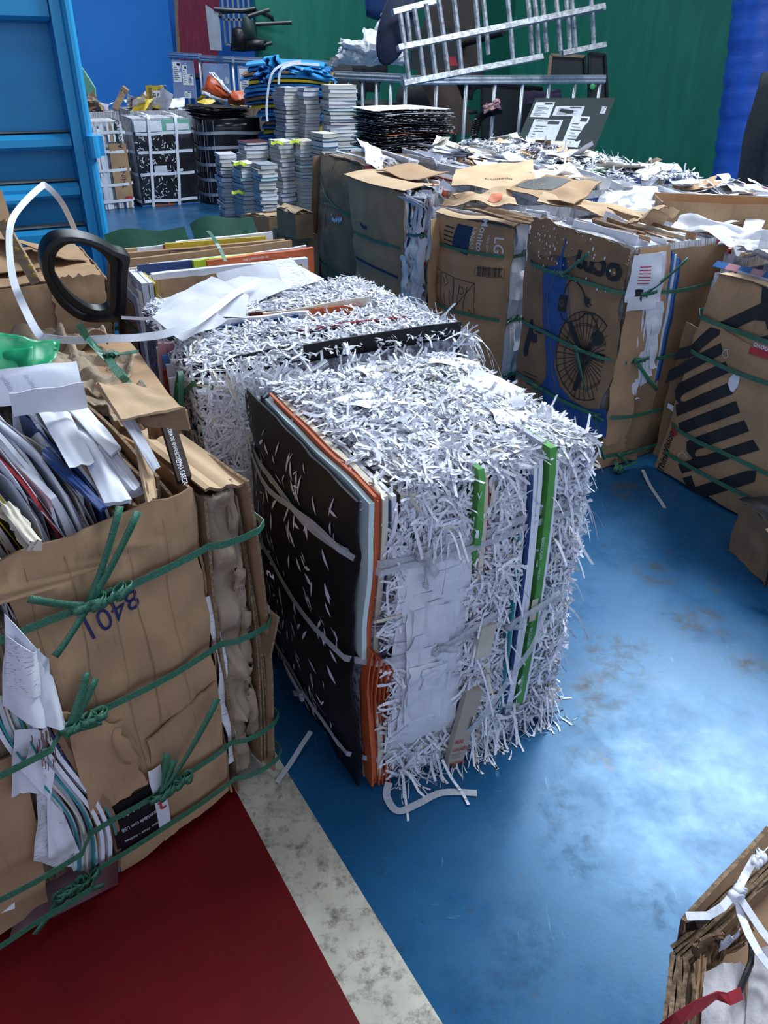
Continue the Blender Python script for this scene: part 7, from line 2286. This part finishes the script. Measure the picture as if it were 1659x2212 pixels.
upright('purple_laptop_bag', 'flat dark purple bag behind the bars of the front barrier', 'bag', [(1130, 225), (1215, 215), (1212, 197), (1135, 197)], 10.9, [mat('purple_fabric', (.05, .03, .07), .7)], .05)
tag(MB().tube([(0, 0, 0), PY(1000, 96, 11.31) - PY(1088, 70, 10.4)], .035, 10).build('black_tube', BLACKP, None, PY(1088, 70, 10.4)), 'short black tube poking out between the ladder rungs', 'tube')
# corrugated hose and the pink and yellow packet
hp = [PY(x, y, 9.75) for x, y in ((1025, 300), (1027, 278), (1033, 258), (1046, 246), (1062, 240), (1085, 236))]
ho = hp[0].copy()
mb = MB()
pts = []
for i in range(len(hp) - 1):
    for k in range(10):
        pts.append(hp[i] + (hp[i + 1] - hp[i]) * (k / 10) - ho)
mb.tube(pts, [.055 if i % 2 else .045 for i in range(len(pts))], 12)
tag(mb.build('corrugated_hose', BLACKP, None, ho), 'black corrugated hose bending behind the front barrier', 'hose')
upright('snack_packet', 'small pink and yellow packet on the corrugated hose', 'packet', [(1046, 240), (1082, 232), (1076, 218), (1044, 228)], 9.66, [PINKB, LIME], .03, lambda mb, fn: mb.poly([(.2, .2), (.85, .2), (.85, .85), (.2, .85)], fn, 1, 1), wob=.05)
lump('blue_drum', 'dark blue rounded drum behind the plastic bag at the green wall', 'drum', (826, 40), 11.6, .42, .4, .6, NAVYB, 4.0, amp=.02)
lump('grey_suitcase', 'dark grey case behind the barrier under the white bag', 'case', (752, 215), 12.0, .5, .4, .5, mat('dark_grey_shell', (.05, .055, .06), .6), 7.0, amp=.02)
lump('dark_bag', 'dark stuffed bag low behind the front barrier', 'bag', (900, 290), 12.5, .6, .4, .6, DARKF, 8.0, floor=True)
# blue padded roll by the right wall
BRL = mat('blue_vinyl', (.015, .085, .42), .38, (.012, .065, .34), 4, bump=.25, bscale=9, bstretch=(1, 1, 5))
rl = PZ(1590, 425, 0)
rtop = PY(1668, -160, rl.y + .15)
dv_ = (rtop - rl)
mb = MB()
n = 40
pts = [dv_ * (i / n) for i in range(n + 1)]
mb.tube([p + Vector((0, 0, .01)) for p in pts], [.30 + .010 * sin(i * 2.4) + .006 * sin(i * 5.1) for i in range(n + 1)], 28)
tag(mb.build('blue_padded_roll', BRL, None, rl, smooth=True), 'tall blue vinyl padded roll leaning by the green wall at the right', 'roll')
lump('dark_bag', 'black covered bundle at the right edge beside the blue roll', 'bag', (1665, 425), 7.4, .55, .5, 1.0, DARKF, 9.0, amp=.05)
